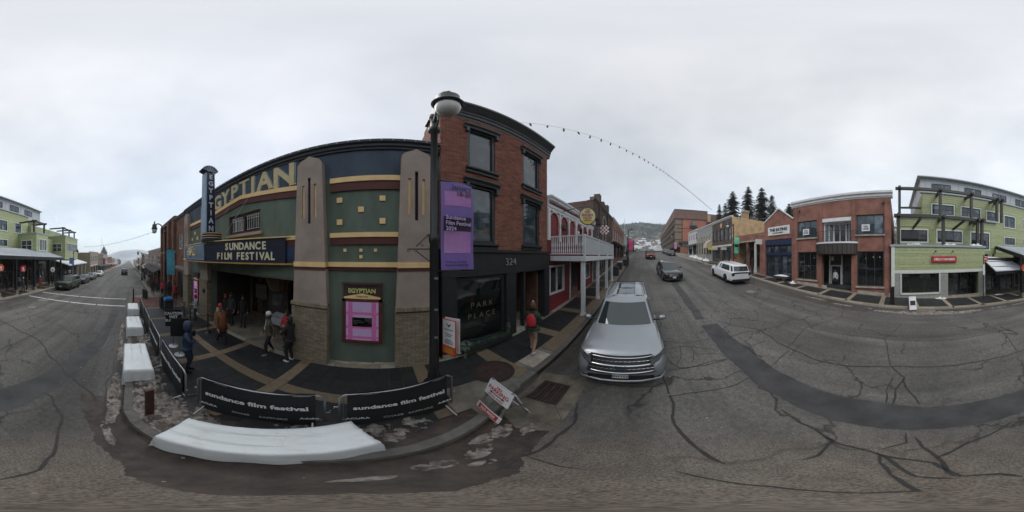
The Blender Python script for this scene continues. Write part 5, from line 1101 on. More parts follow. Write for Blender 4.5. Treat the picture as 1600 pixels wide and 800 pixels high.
# end wall facing the camera with two stacked windows
for z in (10.4,16.3):
    b = MB(); b.T = HM; b.box(-.12,.02,-9.0,-6.8,z,z+2.6); w_ = b.ob('window', DFR, ht)
    for y in (-8.9,-7.85): b = MB(); b.T = HM; b.box(-.16,-.1,y,y+.95,z+.15,z+2.45); b.ob('pane', GLASS2, w_)
    b = MB(); b.T = HM; b.box(-.7,-.05,-9.5,-6.3,z-.5,z+.7); b.ob('juliet_balcony', BLACK, ht)
hbx(-.2,0,-12.6,-.2,15.8,16.0, name='string_course', m=TER)
hbx(-2.5,.0,-14,-2.5,3,9.0, name='podium', m=HBS); hbx(-2.7,.0,-14,-1.5,9.0,9.8, name='podium_rail', m=DFR)
hbx(6,20,-28,-14,3,24.6, name='stair_tower', m=BRN); hbx(5.9,6.0,-18.5,-16.6,20.5,24.0, name='tower_panel', m=mat('tower_cream', (0.5,0.35,0.2), .7)); hbx(5.9,6.0,-24,-19,15.5,20.0, name='tower_window', m=GLASS2)
hbx(10,60,-46,-28,3,22.4, name='rear_wing', m=BRN)
for y0_, y1_ in ((-24,-19),(-19,-24)): b = MB(); b.T = HM; b.beam((5.85,y0_,15.6),(5.85,y1_,19.9),.2,.2); b.ob('brace', GREYW, ht)
# stairs and low terracotta walls in front of the hotel
for i in range(7): hbx(-14+i*1.3,-12.7+i*1.3,-3,-1.2,3.4,5.0+i*.35, name='garden_wall', m=ORB)
# ---- green timber building
GB = pieces_mat('green_board', (0.345,0.385,0.205), .6, .10); GW = mat('green_board_wall', (0.32,0.36,0.19), .7, .08, 3, .1); GYB = pieces_mat('grey_board', (0.28,0.27,0.27), .65, .06)
GYR = mat('grey_metal_cladding', (0.42,0.45,0.47), .45, .08, .6, .05); PST = mat('pale_trim', (0.62,0.66,0.62), .6, .08, 3, .05); DST = mat('dark_steel', (0.045,0.042,0.038), .5, .2, 4, .1)
gh = thing('green_building', 'lime green clapboard building in stepped storeys with dark steel pergolas and a red shop sign', 'building', (-4,-13.4,0))
Y1, Y2, Y3, Y4 = -13.4, -15.5, -17.2, -18.3
# ground storey
b = MB(); wall_boxes(b, 'x', -7.95, .5, -.8, 4.35, Y1-.3, Y1, [(-3.5,-.35,.48,2.12),(-7.3,-4.3,-1,2.15)]); b.box(-7.95,.5,-26,Y1-3,-.8,4.3); b.box(.4,.5,Y1-3,Y1-.3,-.8,4.3); b.box(-7.95,-7.85,Y1-3,Y1-.3,-.8,4.3); b.box(-7.9,.45,Y1-3,Y1-.3,4.0,4.3); b.ob('ground_wall', GW, gh)
boards(gh, GB, -7.9, .22, 2.42, 4.3, Y1, 1, .235)
boards(gh, GYB, -7.9, .22, .1, 2.1, Y1, 1, .2, holes=[(-3.58,-.27,.4,2.2),(-7.35,-4.25,-1,2.2)])
for a in ((.22,.5,-.2,4.36,.05),(-7.95,.22,2.16,2.42,.06),(-8.0,-7.84,-.6,2.16,.04)): q = MB(); q.box(a[0],a[1],Y1+.002,Y1+a[4],a[2],a[3]); q.ob('trim_board', PST, gh)
for a in ((-3.6,-3.5,.4,2.14),(-.35,-.25,.4,2.14),(-3.6,-.25,.36,.46)): q = MB(); q.box(a[0],a[1],Y1+.0,Y1+.07,a[2],a[3]); q.ob('window_casing', PST, gh)
q = MB(); q.box(-8.05,.6,Y1-.4,Y1+.1,4.37,4.55); q.ob('parapet_cap', mat('metal_cap', (0.34,0.37,0.4), .45, .1, 3, 0), gh)
q = MB(); q.box(-7.95,.5,Y1+.002,Y1+.06,-.5,.1); q.ob('plinth', CONC_L, gh)
win(gh, -3.48, -.37, .48, 2.12, Y1-.12, 1, DFR, CLEAR, 1, 1, .06, name='shop_window')
q = MB(); q.box(-3.6,-.3,Y1-2.2,Y1-.3,.35,.5); q.box(-3.7,-.2,Y1-2.3,Y1-2.2,.3,2.3); q.ob('shop_interior', MATS['shop_dim'], gh)
for x, m_ in ((-2.3,'mint'),(-1.0,'navy'),(-2.8,'navy')):
    c_ = {'mint':(0.25,0.42,0.4),'navy':(0.03,0.04,0.08)}[m_]; q = MB(); q.lathe([(.09,0),(.1,.5),(.14,.75),(.12,1.0),(.19,1.25),(.06,1.36)], (x,Y1-.8,.5), 10, sy=.7); q.ob('display_dummy', mat('garment_'+m_, c_, .8), gh)
for x in (-7.2,-5.8): door(gh, x, x+1.3, -.15, 2.1, Y1-1.3, 1, DFR, GLASS, fw=.07)
q = MB(); q.box(-7.4,-4.2,Y1-1.5,Y1-1.4,-.3,2.2); q.ob('porch_back', DBLACK, gh)
RSN = mat('sign_red_bright', (0.50,0.035,0.03), .4, 0, bump=0)
q = MB(); q.box(-5.05,-2.85,Y1+.03,Y1+.16,3.08,3.56); o_ = q.ob('shop_sign', RSN, gh); text('lettering', 'HELLY HANSEN', .25, WHITE, (-3.95,Y1+.17,3.32), (-1,0,0), (0,0,1), .01, o_, bold=.05, sx=1.05)
for x in (-4.6,-3.1): q = MB(); q.tube([(x,Y1+.02,3.85),(x,Y1+.4,4.0)], .02, 5); q.lathe([(.03,.1),(.14,-.04)], (x,Y1+.42,3.96), 8); q.ob('sign_lamp', BLACK, gh)
# second storey
b = MB(); h2 = [(-3.0,-.2,4.85,6.25),(-6.6,-3.75,4.85,6.25),(-9.9,-7.4,4.2,6.25)]
wall_boxes(b, 'x', -10.7, .1, 3.8, 7.4, Y2-.3, Y2, h2); b.box(-10.7,.1,-27,Y2-.6,3.8,7.3); b.box(0,.1,Y2-.6,Y2-.3,3.8,7.3); b.box(-10.7,-10.6,Y2-.6,Y2-.3,3,7.3); b.ob('second_wall', GW, gh)
boards(gh, GB, -10.65, .05, 4.5, 7.35, Y2, 1, .22, holes=[(a-.1,c+.1,e-.1,f+.1) for a,c,e,f in h2])
for a, c, e, f in h2: win(gh, a, c, e, f, Y2-.05, 1, PST, GLASS, 1, 1, .14, proud=.07, inset=.04); win(gh, a+.15, c-.15, e+.15, f-.15, Y2-.06, 1, BLACK, GLASS, 3, 1, .05, proud=.02, inset=.02)
q = MB(); q.box(-10.9,.25,Y2-.5,Y2+.25,7.4,7.6); q.ob('parapet_cap', MATS['metal_cap'], gh)
# storeys three and four share one long front
h3 = [(-6.2,-3.7,8.2,9.5),(-9.7,-7.1,8.1,9.5),(-13.0,-10.7,7.6,9.6),(-15.2,-12.9+.9,4.9,6.0)]
b = MB(); h3 = [(-6.3,-3.6,8.1,9.5),(-9.7,-7.0,8.1,9.5),(-12.4,-10.4,7.9,9.4),(-15.2,-13.1,7.4,9.2),(-18.6,-16.6,7.4,9.2),(-22,-20.2,7.4,9.2),(-15.2,-13.1,5.0,6.2),(-18.6,-16.6,5.0,6.2)]
wall_boxes(b, 'x', -24, -2.6, 2.5, 10.7, Y3-.3, Y3, h3); b.box(-24,-2.6,-30,Y3-.6,2.5,10.6); b.box(-2.7,-2.6,Y3-.6,Y3-.3,3,10.6); b.ob('upper_wall', GW, gh)
boards(gh, GB, -24, -2.65, 7.6, 10.65, Y3, 1, .26, holes=[(a-.1,c+.1,e-.1,f+.1) for a,c,e,f in h3]); boards(gh, GB, -24, -10.75, 4.0, 7.6, Y3, 1, .26, holes=[(a-.1,c+.1,e-.1,f+.1) for a,c,e,f in h3])
for a, c, e, f in h3: w_ = win(gh, a, c, e, f, Y3-.02, 1, PST, GLASS, 1, 1, .13, proud=.07, inset=.05); win(gh, a+.14, c-.14, e+.14, f-.14, Y3-.04, 1, BLACK, GLASS2, 3, 2, .05, proud=.03, inset=.02)
q = MB(); q.box(-24.2,-2.4,Y3-.3,Y3+.15,10.7,10.88); q.ob('parapet_cap', MATS['metal_cap'], gh)
b = MB(); b.box(-30,-2.6,-32,Y4,10.6,13.2); b.ob('penthouse', GYR, gh)
b = MB(); b.prism([(Y4+.5,13.2),(Y4+.5,13.32),(-32,13.7),(-32,13.2)], 'x', -30.2, -2.2); b.ob('penthouse_roof', GYR, gh)
for i in range(6): a = -3.9-i*4.1; win(gh, a-2.3, a, 11.5, 12.5, Y4+.05, 1, DFR, GLASS2, 3, 1, .07, inset=.03)
for i in range(14): q = MB(); q.box(-3.2-i*2.0,-3.16-i*2.0,Y4+.0,Y4+.03,10.9,13.15); q.ob('cladding_seam', MATS['metal_cap'], gh)
# stepped blocks down the street
for x1_, yf, zt_, x0_ in ((-21.3,-13.7,7.2,-25.2),(-30.5,-12.7,7.6,-38.5)):
    b = MB(); b.box(x0_,x1_,-18,yf,2.9 if yf > -13 else 2.9,zt_); b.ob('bay_block', GW, gh)
    boards(gh, GB, x0_+.05, x1_, 3.6, zt_-.1, yf, 1, .3); boards(gh, GB, -17.2, yf, 3.6, zt_-.1, x1_, 1, .3, axis='y')
    q = MB(); q.box(x0_-.1,x1_+.1,-18,yf+.1,zt_+.002,zt_+.18); q.ob('parapet_cap', MATS['metal_cap'], gh)
    win(gh, yf-2.9, yf-.7, 4.4, 6.2, x1_+.09, 1, PST, GLASS, 2, 2, .12, axis='y', proud=.03); win(gh, x0_+.7, x1_-.7, 4.4, 6.4, yf+.09, 1, PST, GLASS, 3, 1, .12, proud=.03)
b = MB(); b.box(-30.5,-25.2,-18,-15.4,2.9,7.0); b.ob('bay_block', GW, gh)
b = MB(); b.box(-46,-24,-26,-16.5,2.9,9.2); b.ob('rear_block', GW, gh); win(gh, -37.5,-35.6,7.9,9,-16.45,1,PST,GLASS,3,1,.1)
# balcony rail edges and pergolas in dark steel
def pergola(xs_, y0_, y1_, z0, z1, bw=.26):
    for x in xs_:
        for y in (y0_,): q = MB(); q.box(x-bw/2,x+bw/2,y-bw/2,y+bw/2,z0,z1-.28); q.ob('pergola_post', DST, gh)
        q = MB(); q.beam((x,y0_+.5,z1-.14),(x,y1_,z1-.14),.24,.26); q.ob('pergola_beam', DST, gh)
    q = MB(); q.box(min(xs_)-.4,max(xs_)+.4,y0_-.14,y0_+.14,z1-.28,z1-.002); q.ob('pergola_header', DST, gh)
pergola([-7.9,-7.4,-4.0,-.1], Y1-.45, Y2, 4.55, 7.25); 
for x in (-2.0,-6.0): q = MB(); q.beam((x,Y1-.4,6.9),(x+.5,Y2,6.3),.16,.2); q.ob('pergola_strut', DST, gh)
pergola([-11.6,-10.9,-7.6,-4.2,-.2], Y2-.1, Y3, 7.6, 10.6); q = MB(); q.box(-.3,-.1,-20,Y2-.1,10.2,10.5); q.box(-4.2,-.2,-18.1,-17.9,9.0,9.2); q.ob('pergola_beam', DST, gh)
pergola([-21.6,-24.8], -14.3, -17.2, 7.3, 9.4); pergola([-31,-34.5,-38], -13.4, -16.5, 7.7, 9.6)
for x in (-1.5,-4.6,-7.2): heap('snow_cap', x, Y1-.15, .75, .22, .14, 70+x, SNOW, 4.55-.0-G(x), kind='stuff')
# ---- market roof over the pavement: dark posts, snowy metal roof following the street down
SNR = mat('snowy_roof', (0.55,0.58,0.61), .55, .15, .8, .25, 6, col2=(0.66,0.68,0.70))
mk = thing('covered_arcade', 'long dark shop arcade under a snow covered sloping metal roof', 'shop', (-16,-11.3,-.6))
def roofz(x, t): return (3.74+(x+10.8)*.025) if t == 0 else (4.78+(x+10.8)*.006)
b = MB(); n = 20
for i in range(n+1):
    x = -10.6-14.9*i/n; b.v += [(x,-11.0,roofz(x,0)),(x,-15.4,roofz(x,1)),(x,-11.0,roofz(x,0)-.06),(x,-15.4,roofz(x,1)-.06)]
for i in range(n): k = 4*i; b.f += [(k,k+1,k+5,k+4),(k+2,k+6,k+7,k+3),(k,k+4,k+6,k+2),(k+1,k+3,k+7,k+5)]
b.f += [(0,2,3,1),(4*n,4*n+1,4*n+3,4*n+2)]; b.m = [0]*len(b.f); b.ob('roof', SNR, mk)
for i in range(50): x = -10.65-i*.3; q = MB(); q.beam((x,-11.0,roofz(x,0)+.02),(x,-15.3,roofz(x,1)+.02),.03,.04); q.ob('roof_seam', SNR, mk)
q = MB(); q.beam((-10.55,-10.97,3.5),(-25.6,-10.97,roofz(-25.5,0)-.22),.1,.38); q.ob('fascia', BLACK, mk)
q = MB(); q.beam((-10.6,-11,3.52),(-10.6,-15.4,4.55),.12,.36); q.ob('fascia', BLACK, mk)
q = MB(); q.beam((-10.7,-12.4,3.5),(-25.6,-12.4,2.95),.1,.5); q.ob('soffit_beam', BLACK, mk)
for x in (-10.9,-13.6,-17.2,-21.2,-25.3): q = MB(); q.box(x-.13,x+.13,-11.5,-11.24,G(x)+.15,roofz(x,0)-.2); o_ = q.ob('post', BLACK, mk); q = MB(); q.box(x-.22,x+.22,-11.6,-11.14,G(x)+.14,G(x)+.55); q.ob('post_footing', CONC, o_)
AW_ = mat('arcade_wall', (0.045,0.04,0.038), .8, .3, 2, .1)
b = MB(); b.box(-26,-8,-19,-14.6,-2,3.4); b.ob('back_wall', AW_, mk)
for i in range(8):
    x = -25.4+i*2.15; 
    if i % 3 == 1: door(mk, x, x+1.1, G(x)+.2, G(x)+2.5, -14.55, 1, DFR, GLASS)
    win(mk, x+(1.2 if i % 3 == 1 else 0), x+1.95, G(x)+.75, G(x)+2.7, -14.55, 1, MATS['tan_wall'] if i in (2,5) else DFR, GLASS, 2, 1, .07, name='shop_window')
for i in range(5): x = -23.5+i*3.4; q = MB(); q.box(x-.06,x+.06,-14.5,-14.4,G(x)+.2,3.2); q.ob('pale_post', mat('post_taupe', (0.22,0.19,0.16), .7), mk)
sgn = [(-10.6,'cotopaxi',WHITE,.36,None),(-14.4,'',WHITE,.3,'r'),(-16.4,'SKIS',WHITE,.24,None)]
for x, s_, m_, z_, k_ in sgn:
    if s_: text('lettering', s_, z_, m_, (x,-12.3,G(x)+3.15), (-1,0,0), (0,0,1), .03, mk, bold=.02)
q = MB(); q.box(-21.5,-19.8,-12.33,-12.28,2.5,2.85); q.ob('shop_sign', WHITE, mk)
for x, r, z, m_ in ((-10.75,.34,2.5,'orange'),(-14.2,.34,2.2,'red'),(-21.3,.38,1.6,'white')):
    c_ = {'orange':(0.65,0.10,0.02),'red':(0.55,0.03,0.03),'white':(0.6,0.6,0.6)}[m_]; rs = thing('round_sign', f'round {m_} hanging sign under the snowy arcade roof', 'sign', (x,-10.9,z))
    q = MB(); q.tube([(x-.03,-10.85,z),(x+.03,-10.85,z)], r, 20); rs_ = q
    q = MB(); q.T = Matrix.Translation((x,-10.85,z)) @ Matrix.Rotation(R(-25),4,'Z'); q.tube([(0,-.04,0),(0,.04,0)], r, 20); q.ob('sign_disc', mat('disc_'+m_, c_, .45), rs)
    q = MB(); q.T = Matrix.Translation((x,-10.85,z)) @ Matrix.Rotation(R(-25),4,'Z'); q.box(-.1,.1,.042,.05,-.12,.14); q.box(-.2,.2,.042,.05,-.24,-.18); q.ob('sign_mark', WHITE if m_ != 'white' else BLACK, rs)
    q = MB(); q.cyl((x,-10.85,z+r),(x,-10.95,roofz(x,0)-.45),.015,5); q.ob('hanger', BLACK, rs)
# lower snow awning next to the green shop
lw = thing('snowy_canopy', 'low snow covered shop canopy between the green shop and the dark arcade', 'canopy', (-8.9,-13,2.2))
b = MB(); b.add([(-8.05,-11.7,2.35),(-8.05,-14.5,3.6),(-11.5,-14.5,3.4),(-11.9,-11.7,2.2),(-8.05,-11.7,2.25),(-8.05,-14.5,3.5),(-11.5,-14.5,3.3),(-11.9,-11.7,2.1)], [(0,3,2,1),(4,5,6,7),(0,1,5,4),(1,2,6,5),(2,3,7,6),(3,0,4,7)]); b.ob('canopy_roof', SNR, lw)
q = MB(); q.box(-11.9,-8.05,-11.72,-11.6,1.95,2.24); q.ob('canopy_fascia', BLACK, lw)
for z in (2.6,3.05):
    q = MB(); y = -11.7-(z-2.3)*2.2; q.box(-10.9,-8.1,y,y+.03,z,z+.05); q.ob('snow_guard', BLACK, lw)
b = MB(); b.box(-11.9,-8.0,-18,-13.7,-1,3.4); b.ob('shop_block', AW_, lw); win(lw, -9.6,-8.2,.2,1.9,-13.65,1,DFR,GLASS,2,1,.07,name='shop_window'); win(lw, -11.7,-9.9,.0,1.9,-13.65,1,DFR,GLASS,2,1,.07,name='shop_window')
# second canopy and shops beyond
cn = thing('snowy_canopy', 'small snow covered canopy farther down the street beyond the arcade', 'canopy', (-34,-11.5,1.5))
b = MB(); b.prism([(-10.6,2.0),(-10.6,1.8),(-14.5,2.9),(-14.5,3.1)], 'x', -40, -27.5); b.ob('canopy_roof', SNR, cn)
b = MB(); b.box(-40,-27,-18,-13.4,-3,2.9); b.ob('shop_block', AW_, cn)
for i in range(4): x = -39.5+i*3; q = MB(); q.box(x,x+.3,-11.2,-10.9,G(x)+.1,1.85); q.ob('pale_column', mat('column_cream', (0.4,0.37,0.32), .7), cn); win(cn, x+.5, x+2.6, G(x)+.6, G(x)+2.8, -13.35, 1, DFR, GLASS, 2, 1, .08, name='shop_window')

# ============================================================ shop rows up and down the street, one thing each
bb = shop('brown_brick_shop', 'brown brick two-storey shop with brick pillars and tall arched window beyond the balcony', 14.4, 24.2, 4.4, -1, 9.25, BRB, cols=3, wz=(.50,.78), ww=.42, corn=mat('brick_coping', (0.12,0.09,0.08), .8), wm=mat('tan_sill', (0.3,0.25,0.2), .8))
for x in (16.7,20.9): q = MB(); q.box(x-.35,x+.35,PY-.12,PY+.5,7.0,10.4); q.ob('roof_pillar', BRB, bb)
q = MB(); q.prism([(17.0,9.2),(20.6,9.2),(20.6,9.7),(18.8,10.3),(17.0,9.7)], 'y', PY-.02, PY+.4); q.ob('stepped_parapet', BRB, bb)
arch_ring(18.0, 19.6, 5.3, 8.4, .18, PY-.1, PY+.02, bb, CONC_L, 'arch_window_trim')
rd = shop('red_brick_shop', 'red brick two-storey shop with small white brackets and cream awnings up the left side', 24.3, 40.5, 4.4, -1, 9.6, RBK, cols=7, wz=(.46,.76), ww=.5, awn=(AWN,3))
ROWL = [(40.6,49,'white clapboard',WCL,9.2,None),(49.1,58,'slate grey',mat('slate_wall', (0.14,0.16,0.18), .8, .2, 2, .1),9.8,AWD),(58.1,70,'pale blue',mat('pale_blue_wall', (0.28,0.34,0.38), .8, .1, 2, .1),10.4,AWN),(70.1,84,'tan',TANW,11.5,None),(84.1,100,'brown brick',BRB,12,None)]
for i, (a, c, cn_, m_, zt_, aw) in enumerate(ROWL): shop('street_shop', f'{cn_} two-storey shop uphill on the left, {["next after","second past","third past","fourth past","fifth past"][i]} the red brick one', a, c, 4.4, -1, zt_, m_, cols=3, awn=(aw, 2) if aw else None, group='shops along the street')
DB1 = shop('narrow_brick_shop', 'narrow brown brick shop front joined to the downhill end of the theatre', -14.9, -12.35, 4.4, -1, 7.15, RBM, cols=1, ww=.4, wz=(.62,.8), corn=mat('brick_coping', (0.1,0.07,0.06), .8), sm=STG)
DB2 = shop('pilastered_brick_shop', 'brown brick shop with tall pilasters and green panels two doors down from the theatre', -21.4, -15.0, 4.4, -1, 7.45, RBM, cols=3, ww=.55, wz=((.3,.5),(.58,.8)), corn=MATS['brick_coping'], wm=GRN, sm=GRN)
for x in (-15.2,-17.2,-19.3,-21.2): q = MB(); q.box(x-.22,x+.22,PY-.28,PY-.002,G(x),7.3); q.ob('pilaster', RBM, DB2); q = MB(); q.box(x-.23,x+.23,PY-.29,PY-.002,3.9,4.1); q.ob('pilaster_band', CONC_L, DB2)
PINKB = mat('pink_stone', (0.30,0.21,0.18), .85, .15, 1, .2); CRM = mat('cream_wall', (0.38,0.35,0.31), .85, .15, 1, .2)
ROWD = [(-37.4,-21.5,'pinkish stone',PINKB,4.7,(AWD,2),3),(-47,-37.5,'cream',CRM,3.9,(AWN,2),3),(-58,-47.1,'dark red brick',RBM,4.4,(AWD,1),3),(-72,-58.1,'pale grey',WCL,2.6,None,4),(-88,-72.1,'pink brick',ORB,2.8,(AWN,2),4),(-110,-88.1,'cream gabled',CRM,1.6,None,4),(-135,-110.1,'white',WCL,.6,None,4)]
for i, (a, c, cn_, m_, zt_, aw, k) in enumerate(ROWD): shop('street_shop', f'{cn_} shop down the hill, {["first","second","third","fourth","fifth","sixth","seventh"][i]} past the pilastered brick shop', a, c, 4.4, -1, zt_, m_, cols=k, awn=aw, group='shops along the street', wz=(.6,.82))
ROWR = [(-58,-46.5,'tan boxy',BGE,4.9,None,4),(-70,-58.1,'olive tan',mat('olive_wall', (0.16,0.13,0.08), .85, .15, 1, .1),4.6,(AWD,2),3),(-84,-70.1,'cream',CRM,4.2,(AWD,2),4),(-104,-84.1,'dark green',mat('dark_green_wall', (0.06,0.09,0.07), .8),3.0,(AWN,2),3),(-126,-104.1,'orange brick',ORB,3.2,None,4),(-150,-126.1,'peach',PEACH,2.0,None,4),(-185,-150.1,'white',WCL,1.0,None,5)]
for i, (a, c, cn_, m_, zt_, aw, k) in enumerate(ROWR): shop('street_shop', f'{cn_} shop across the road down the hill, {["first","second","third","fourth","fifth","sixth","seventh"][i]} beyond the green building', a, c, -13.6+(2.2 if i < 3 else 0), 1, zt_, m_, cols=k, awn=aw, group='shops along the street', wz=(.58,.82))
tr_ = thing('turret', 'small pointed grey turret on the roofs down the right of the street', 'turret', (-80,-13,3))
b = MB(); b.lathe([(1.5,2.5),(1.5,4.8)], (-80,-12.6,0), 8); b.ob('drum', CRM, tr_); b = MB(); b.lathe([(2.0,4.8),(.05,8.6)], (-80,-12.6,0), 8); b.ob('roof', mat('slate_roof', (0.10,0.11,0.13), .7, .2, 1), tr_)

# ---- houses on the slopes
HC = [((0.45,0.45,0.44),'white'),((0.30,0.27,0.22),'beige'),((0.15,0.20,0.24),'blue grey'),((0.30,0.14,0.10),'rust'),((0.22,0.25,0.18),'sage'),((0.38,0.30,0.18),'ochre')]
HMAT = [mat('house_'+n_.replace(' ','_'), c_, .85, .1, .5, 0) for c_, n_ in HC]
RFS = mat('snow_roof', (0.40,0.42,0.44), .8, .1, .5, 0); RFD = mat('dark_roof', (0.11,0.10,0.10), .8, .2, .5, 0)
HB = []
for k in range(6):
    t = thing('house', 'x', 'house', (0,0,0)); b = MB(); w, d_, h = 4.5+k % 3, 5, 4.5+(k % 2)*2; b.box(-w,w,-d_,d_,-3,h); b.prism([(-d_,h),(d_,h),(0,h+3.2)], 'x', -w, w); b.ob('wall', HMAT[k], t)
    b = MB()
    for s in (-1, 1): b.add([(-w-.4,s*(d_+.5),h-.35),(w+.4,s*(d_+.5),h-.35),(w+.4,0,h+3.3),(-w-.4,0,h+3.3),(-w-.4,s*(d_+.5),h-.05),(w+.4,s*(d_+.5),h-.05),(w+.4,0,h+3.6),(-w-.4,0,h+3.6)], [(0,1,2,3),(7,6,5,4),(0,4,5,1),(1,5,6,2),(2,6,7,3),(3,7,4,0)])
    b.ob('roof', RFS if k % 2 else RFD, t)
    for s in (-1, 1):
        for i in range(3):
            for z in ((1.2,),(1.2,4.2))[k % 2]: piece('window', GLASS2, t, (s*(w+.03), -3+i*3, z+.6), (.1, 1.2, 1.4)); piece('window', GLASS2, t, (-w*.6+i*w*.6, s*(d_+.03), z+.6), (1.2, .1, 1.4))
    HB.append(t)
rnd = random.Random(5); spots = []
def hz_up(u, v):  # uphill town bowl
    return 0
for r_, d_ in enumerate((120,150,180,210,240,270,300)):
    for k in range(13):
        a = R(-8+k*1.2+rnd.uniform(-.35,.35)); 
        if r_ == 0 and -3.2 < math.degrees(a) < 1.5: continue
        dd_ = d_+rnd.uniform(-10,10); u, v = dd_*math.cos(a), dd_*math.sin(a)
        e_ = [.1,.9,1.8,2.7,3.6,4.5,5.4][r_]; spots.append((u, v, 3.6+math.tan(R(e_-.5))*dd_, 'up', r_, k))
ORD = ['first','second','third','fourth','fifth','sixth','seventh','eighth','ninth','tenth','eleventh','twelfth','thirteenth']; ROWN = ['lowest','second','third','fourth','fifth','sixth','highest']
used = set()
for i, (u, v, z, w_, r_, k) in enumerate(spots):
    j = rnd.randrange(6); L_ = f'{HC[j][1]} gabled hill house, {ORD[k]} from left in the {ROWN[r_]} row'
    if j not in used: used.add(j); h = HB[j]; h.matrix_basis = Matrix.Translation((u, v, z)) @ Matrix.Rotation(rnd.uniform(-.5,.5)+(math.pi/2 if rnd.random() < .5 else 0), 4, 'Z') @ Matrix.Scale(.72, 4); h['label'] = L_; h['group'] = 'houses on the hill'
    else: dup(HB[j], (u, v, z), rnd.uniform(-.5,.5)+(math.pi/2 if rnd.random() < .5 else 0), L_, 'houses on the hill', scale=(.72,.72,.75))
for i in range(7):
    x = -200-i*38; s = 1 if i % 2 else -1; j = i % 6; dup(HB[j], (x, -4+s*(16+i*2), G(x)+1.2), .2*i, f'{HC[j][1]} house far down the street, {ORD[i]} along going away', 'houses down the valley', scale=(1.3,1.3,1.1))
# small houses up behind the right-hand roofs
for i, (u, v, z) in enumerate(((40,-52,13.5),(48,-60,16),(58,-70,20),(33,-55,14.5))): dup(HB[(i*2+1) % 6], (u, v, z), .4+i, f'house half hidden among the conifers behind the right-hand roofs, {ORD[i]} from the right' , 'houses behind the right-hand roofs', scale=(.7,.7,.7))

# ---- hills
def hill(name, cx, cy, rx, ry, h, z0, m, seed, n=60, rot=0, rough=.25, **kw):
    b = MB()
    for i in range(n+1):
        for j in range(n+1):
            x = -1+2*i/n; y = -1+2*j/n; r = math.hypot(x, y); X = cx+x*rx*math.cos(rot)-y*ry*math.sin(rot); Y = cy+x*rx*math.sin(rot)+y*ry*math.cos(rot)
            q = mnoise.fractal((X/rx*1.6+seed, Y/rx*1.6, seed), .9, 2.0, 6); b.v.append((X, Y, z0+h*max(0, math.cos(min(1, r)*math.pi/2))**.9*(1+rough*q)-8*(r > .98)))
    b.f = [(i*(n+1)+j, (i+1)*(n+1)+j, (i+1)*(n+1)+j+1, i*(n+1)+j+1) for i in range(n) for j in range(n)]; b.m = [0]*len(b.f)
    return b.ob(name, m, None, True, kind='structure', **kw)
def hill_mat(name, wood, snow, sc, p0=.44, p1=.56):
    m = mat(name, wood, .95, 0, bump=0); t = m.node_tree; L = t.links.new; b = t.nodes['Principled BSDF']; g = t.nodes.new('ShaderNodeNewGeometry')
    n = t.nodes.new('ShaderNodeTexNoise'); n.inputs['Scale'].default_value = sc; n.inputs['Detail'].default_value = 9; n.inputs['Roughness'].default_value = .72; L(g.outputs['Position'], n.inputs['Vector'])
    r = t.nodes.new('ShaderNodeValToRGB'); r.color_ramp.elements[0].position = p0; r.color_ramp.elements[1].position = p1; r.color_ramp.elements[0].color = (*wood, 1); r.color_ramp.elements[1].color = (*snow, 1); L(n.outputs[0], r.inputs[0]); L(r.outputs[0], b.inputs['Base Color']); b.inputs['Specular IOR Level'].default_value = .1; return m
HW = hill_mat('wooded_hill', (0.05,0.06,0.054), (0.24,0.26,0.265), .03, .48, .72)
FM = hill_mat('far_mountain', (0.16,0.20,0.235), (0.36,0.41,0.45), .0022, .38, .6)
hill('hill', 560, -25, 300, 330, 92, 6, HW, 3)
hill('hill', 430, -22, 240, 110, 24, 6, hill_mat('town_slope', (0.10,0.095,0.09), (0.27,0.28,0.29), .06), 5, rough=.12)
hill('hill', 180, -330, 260, 200, 105, 8, HW, 9)
hill('hill', -2150, 40, 420, 420, 105, -24, FM, 11, rot=.3); hill('hill', -2200, 480, 420, 430, 42, -24, FM, 15, rot=-.3); hill('hill', -2150, -520, 450, 460, 34, -24, FM, 21); hill('hill', -1500, 200, 380, 320, 22, -24, hill_mat('mid_mountain', (0.20,0.22,0.23), (0.5,0.52,0.54), .006, .35, .6), 31)

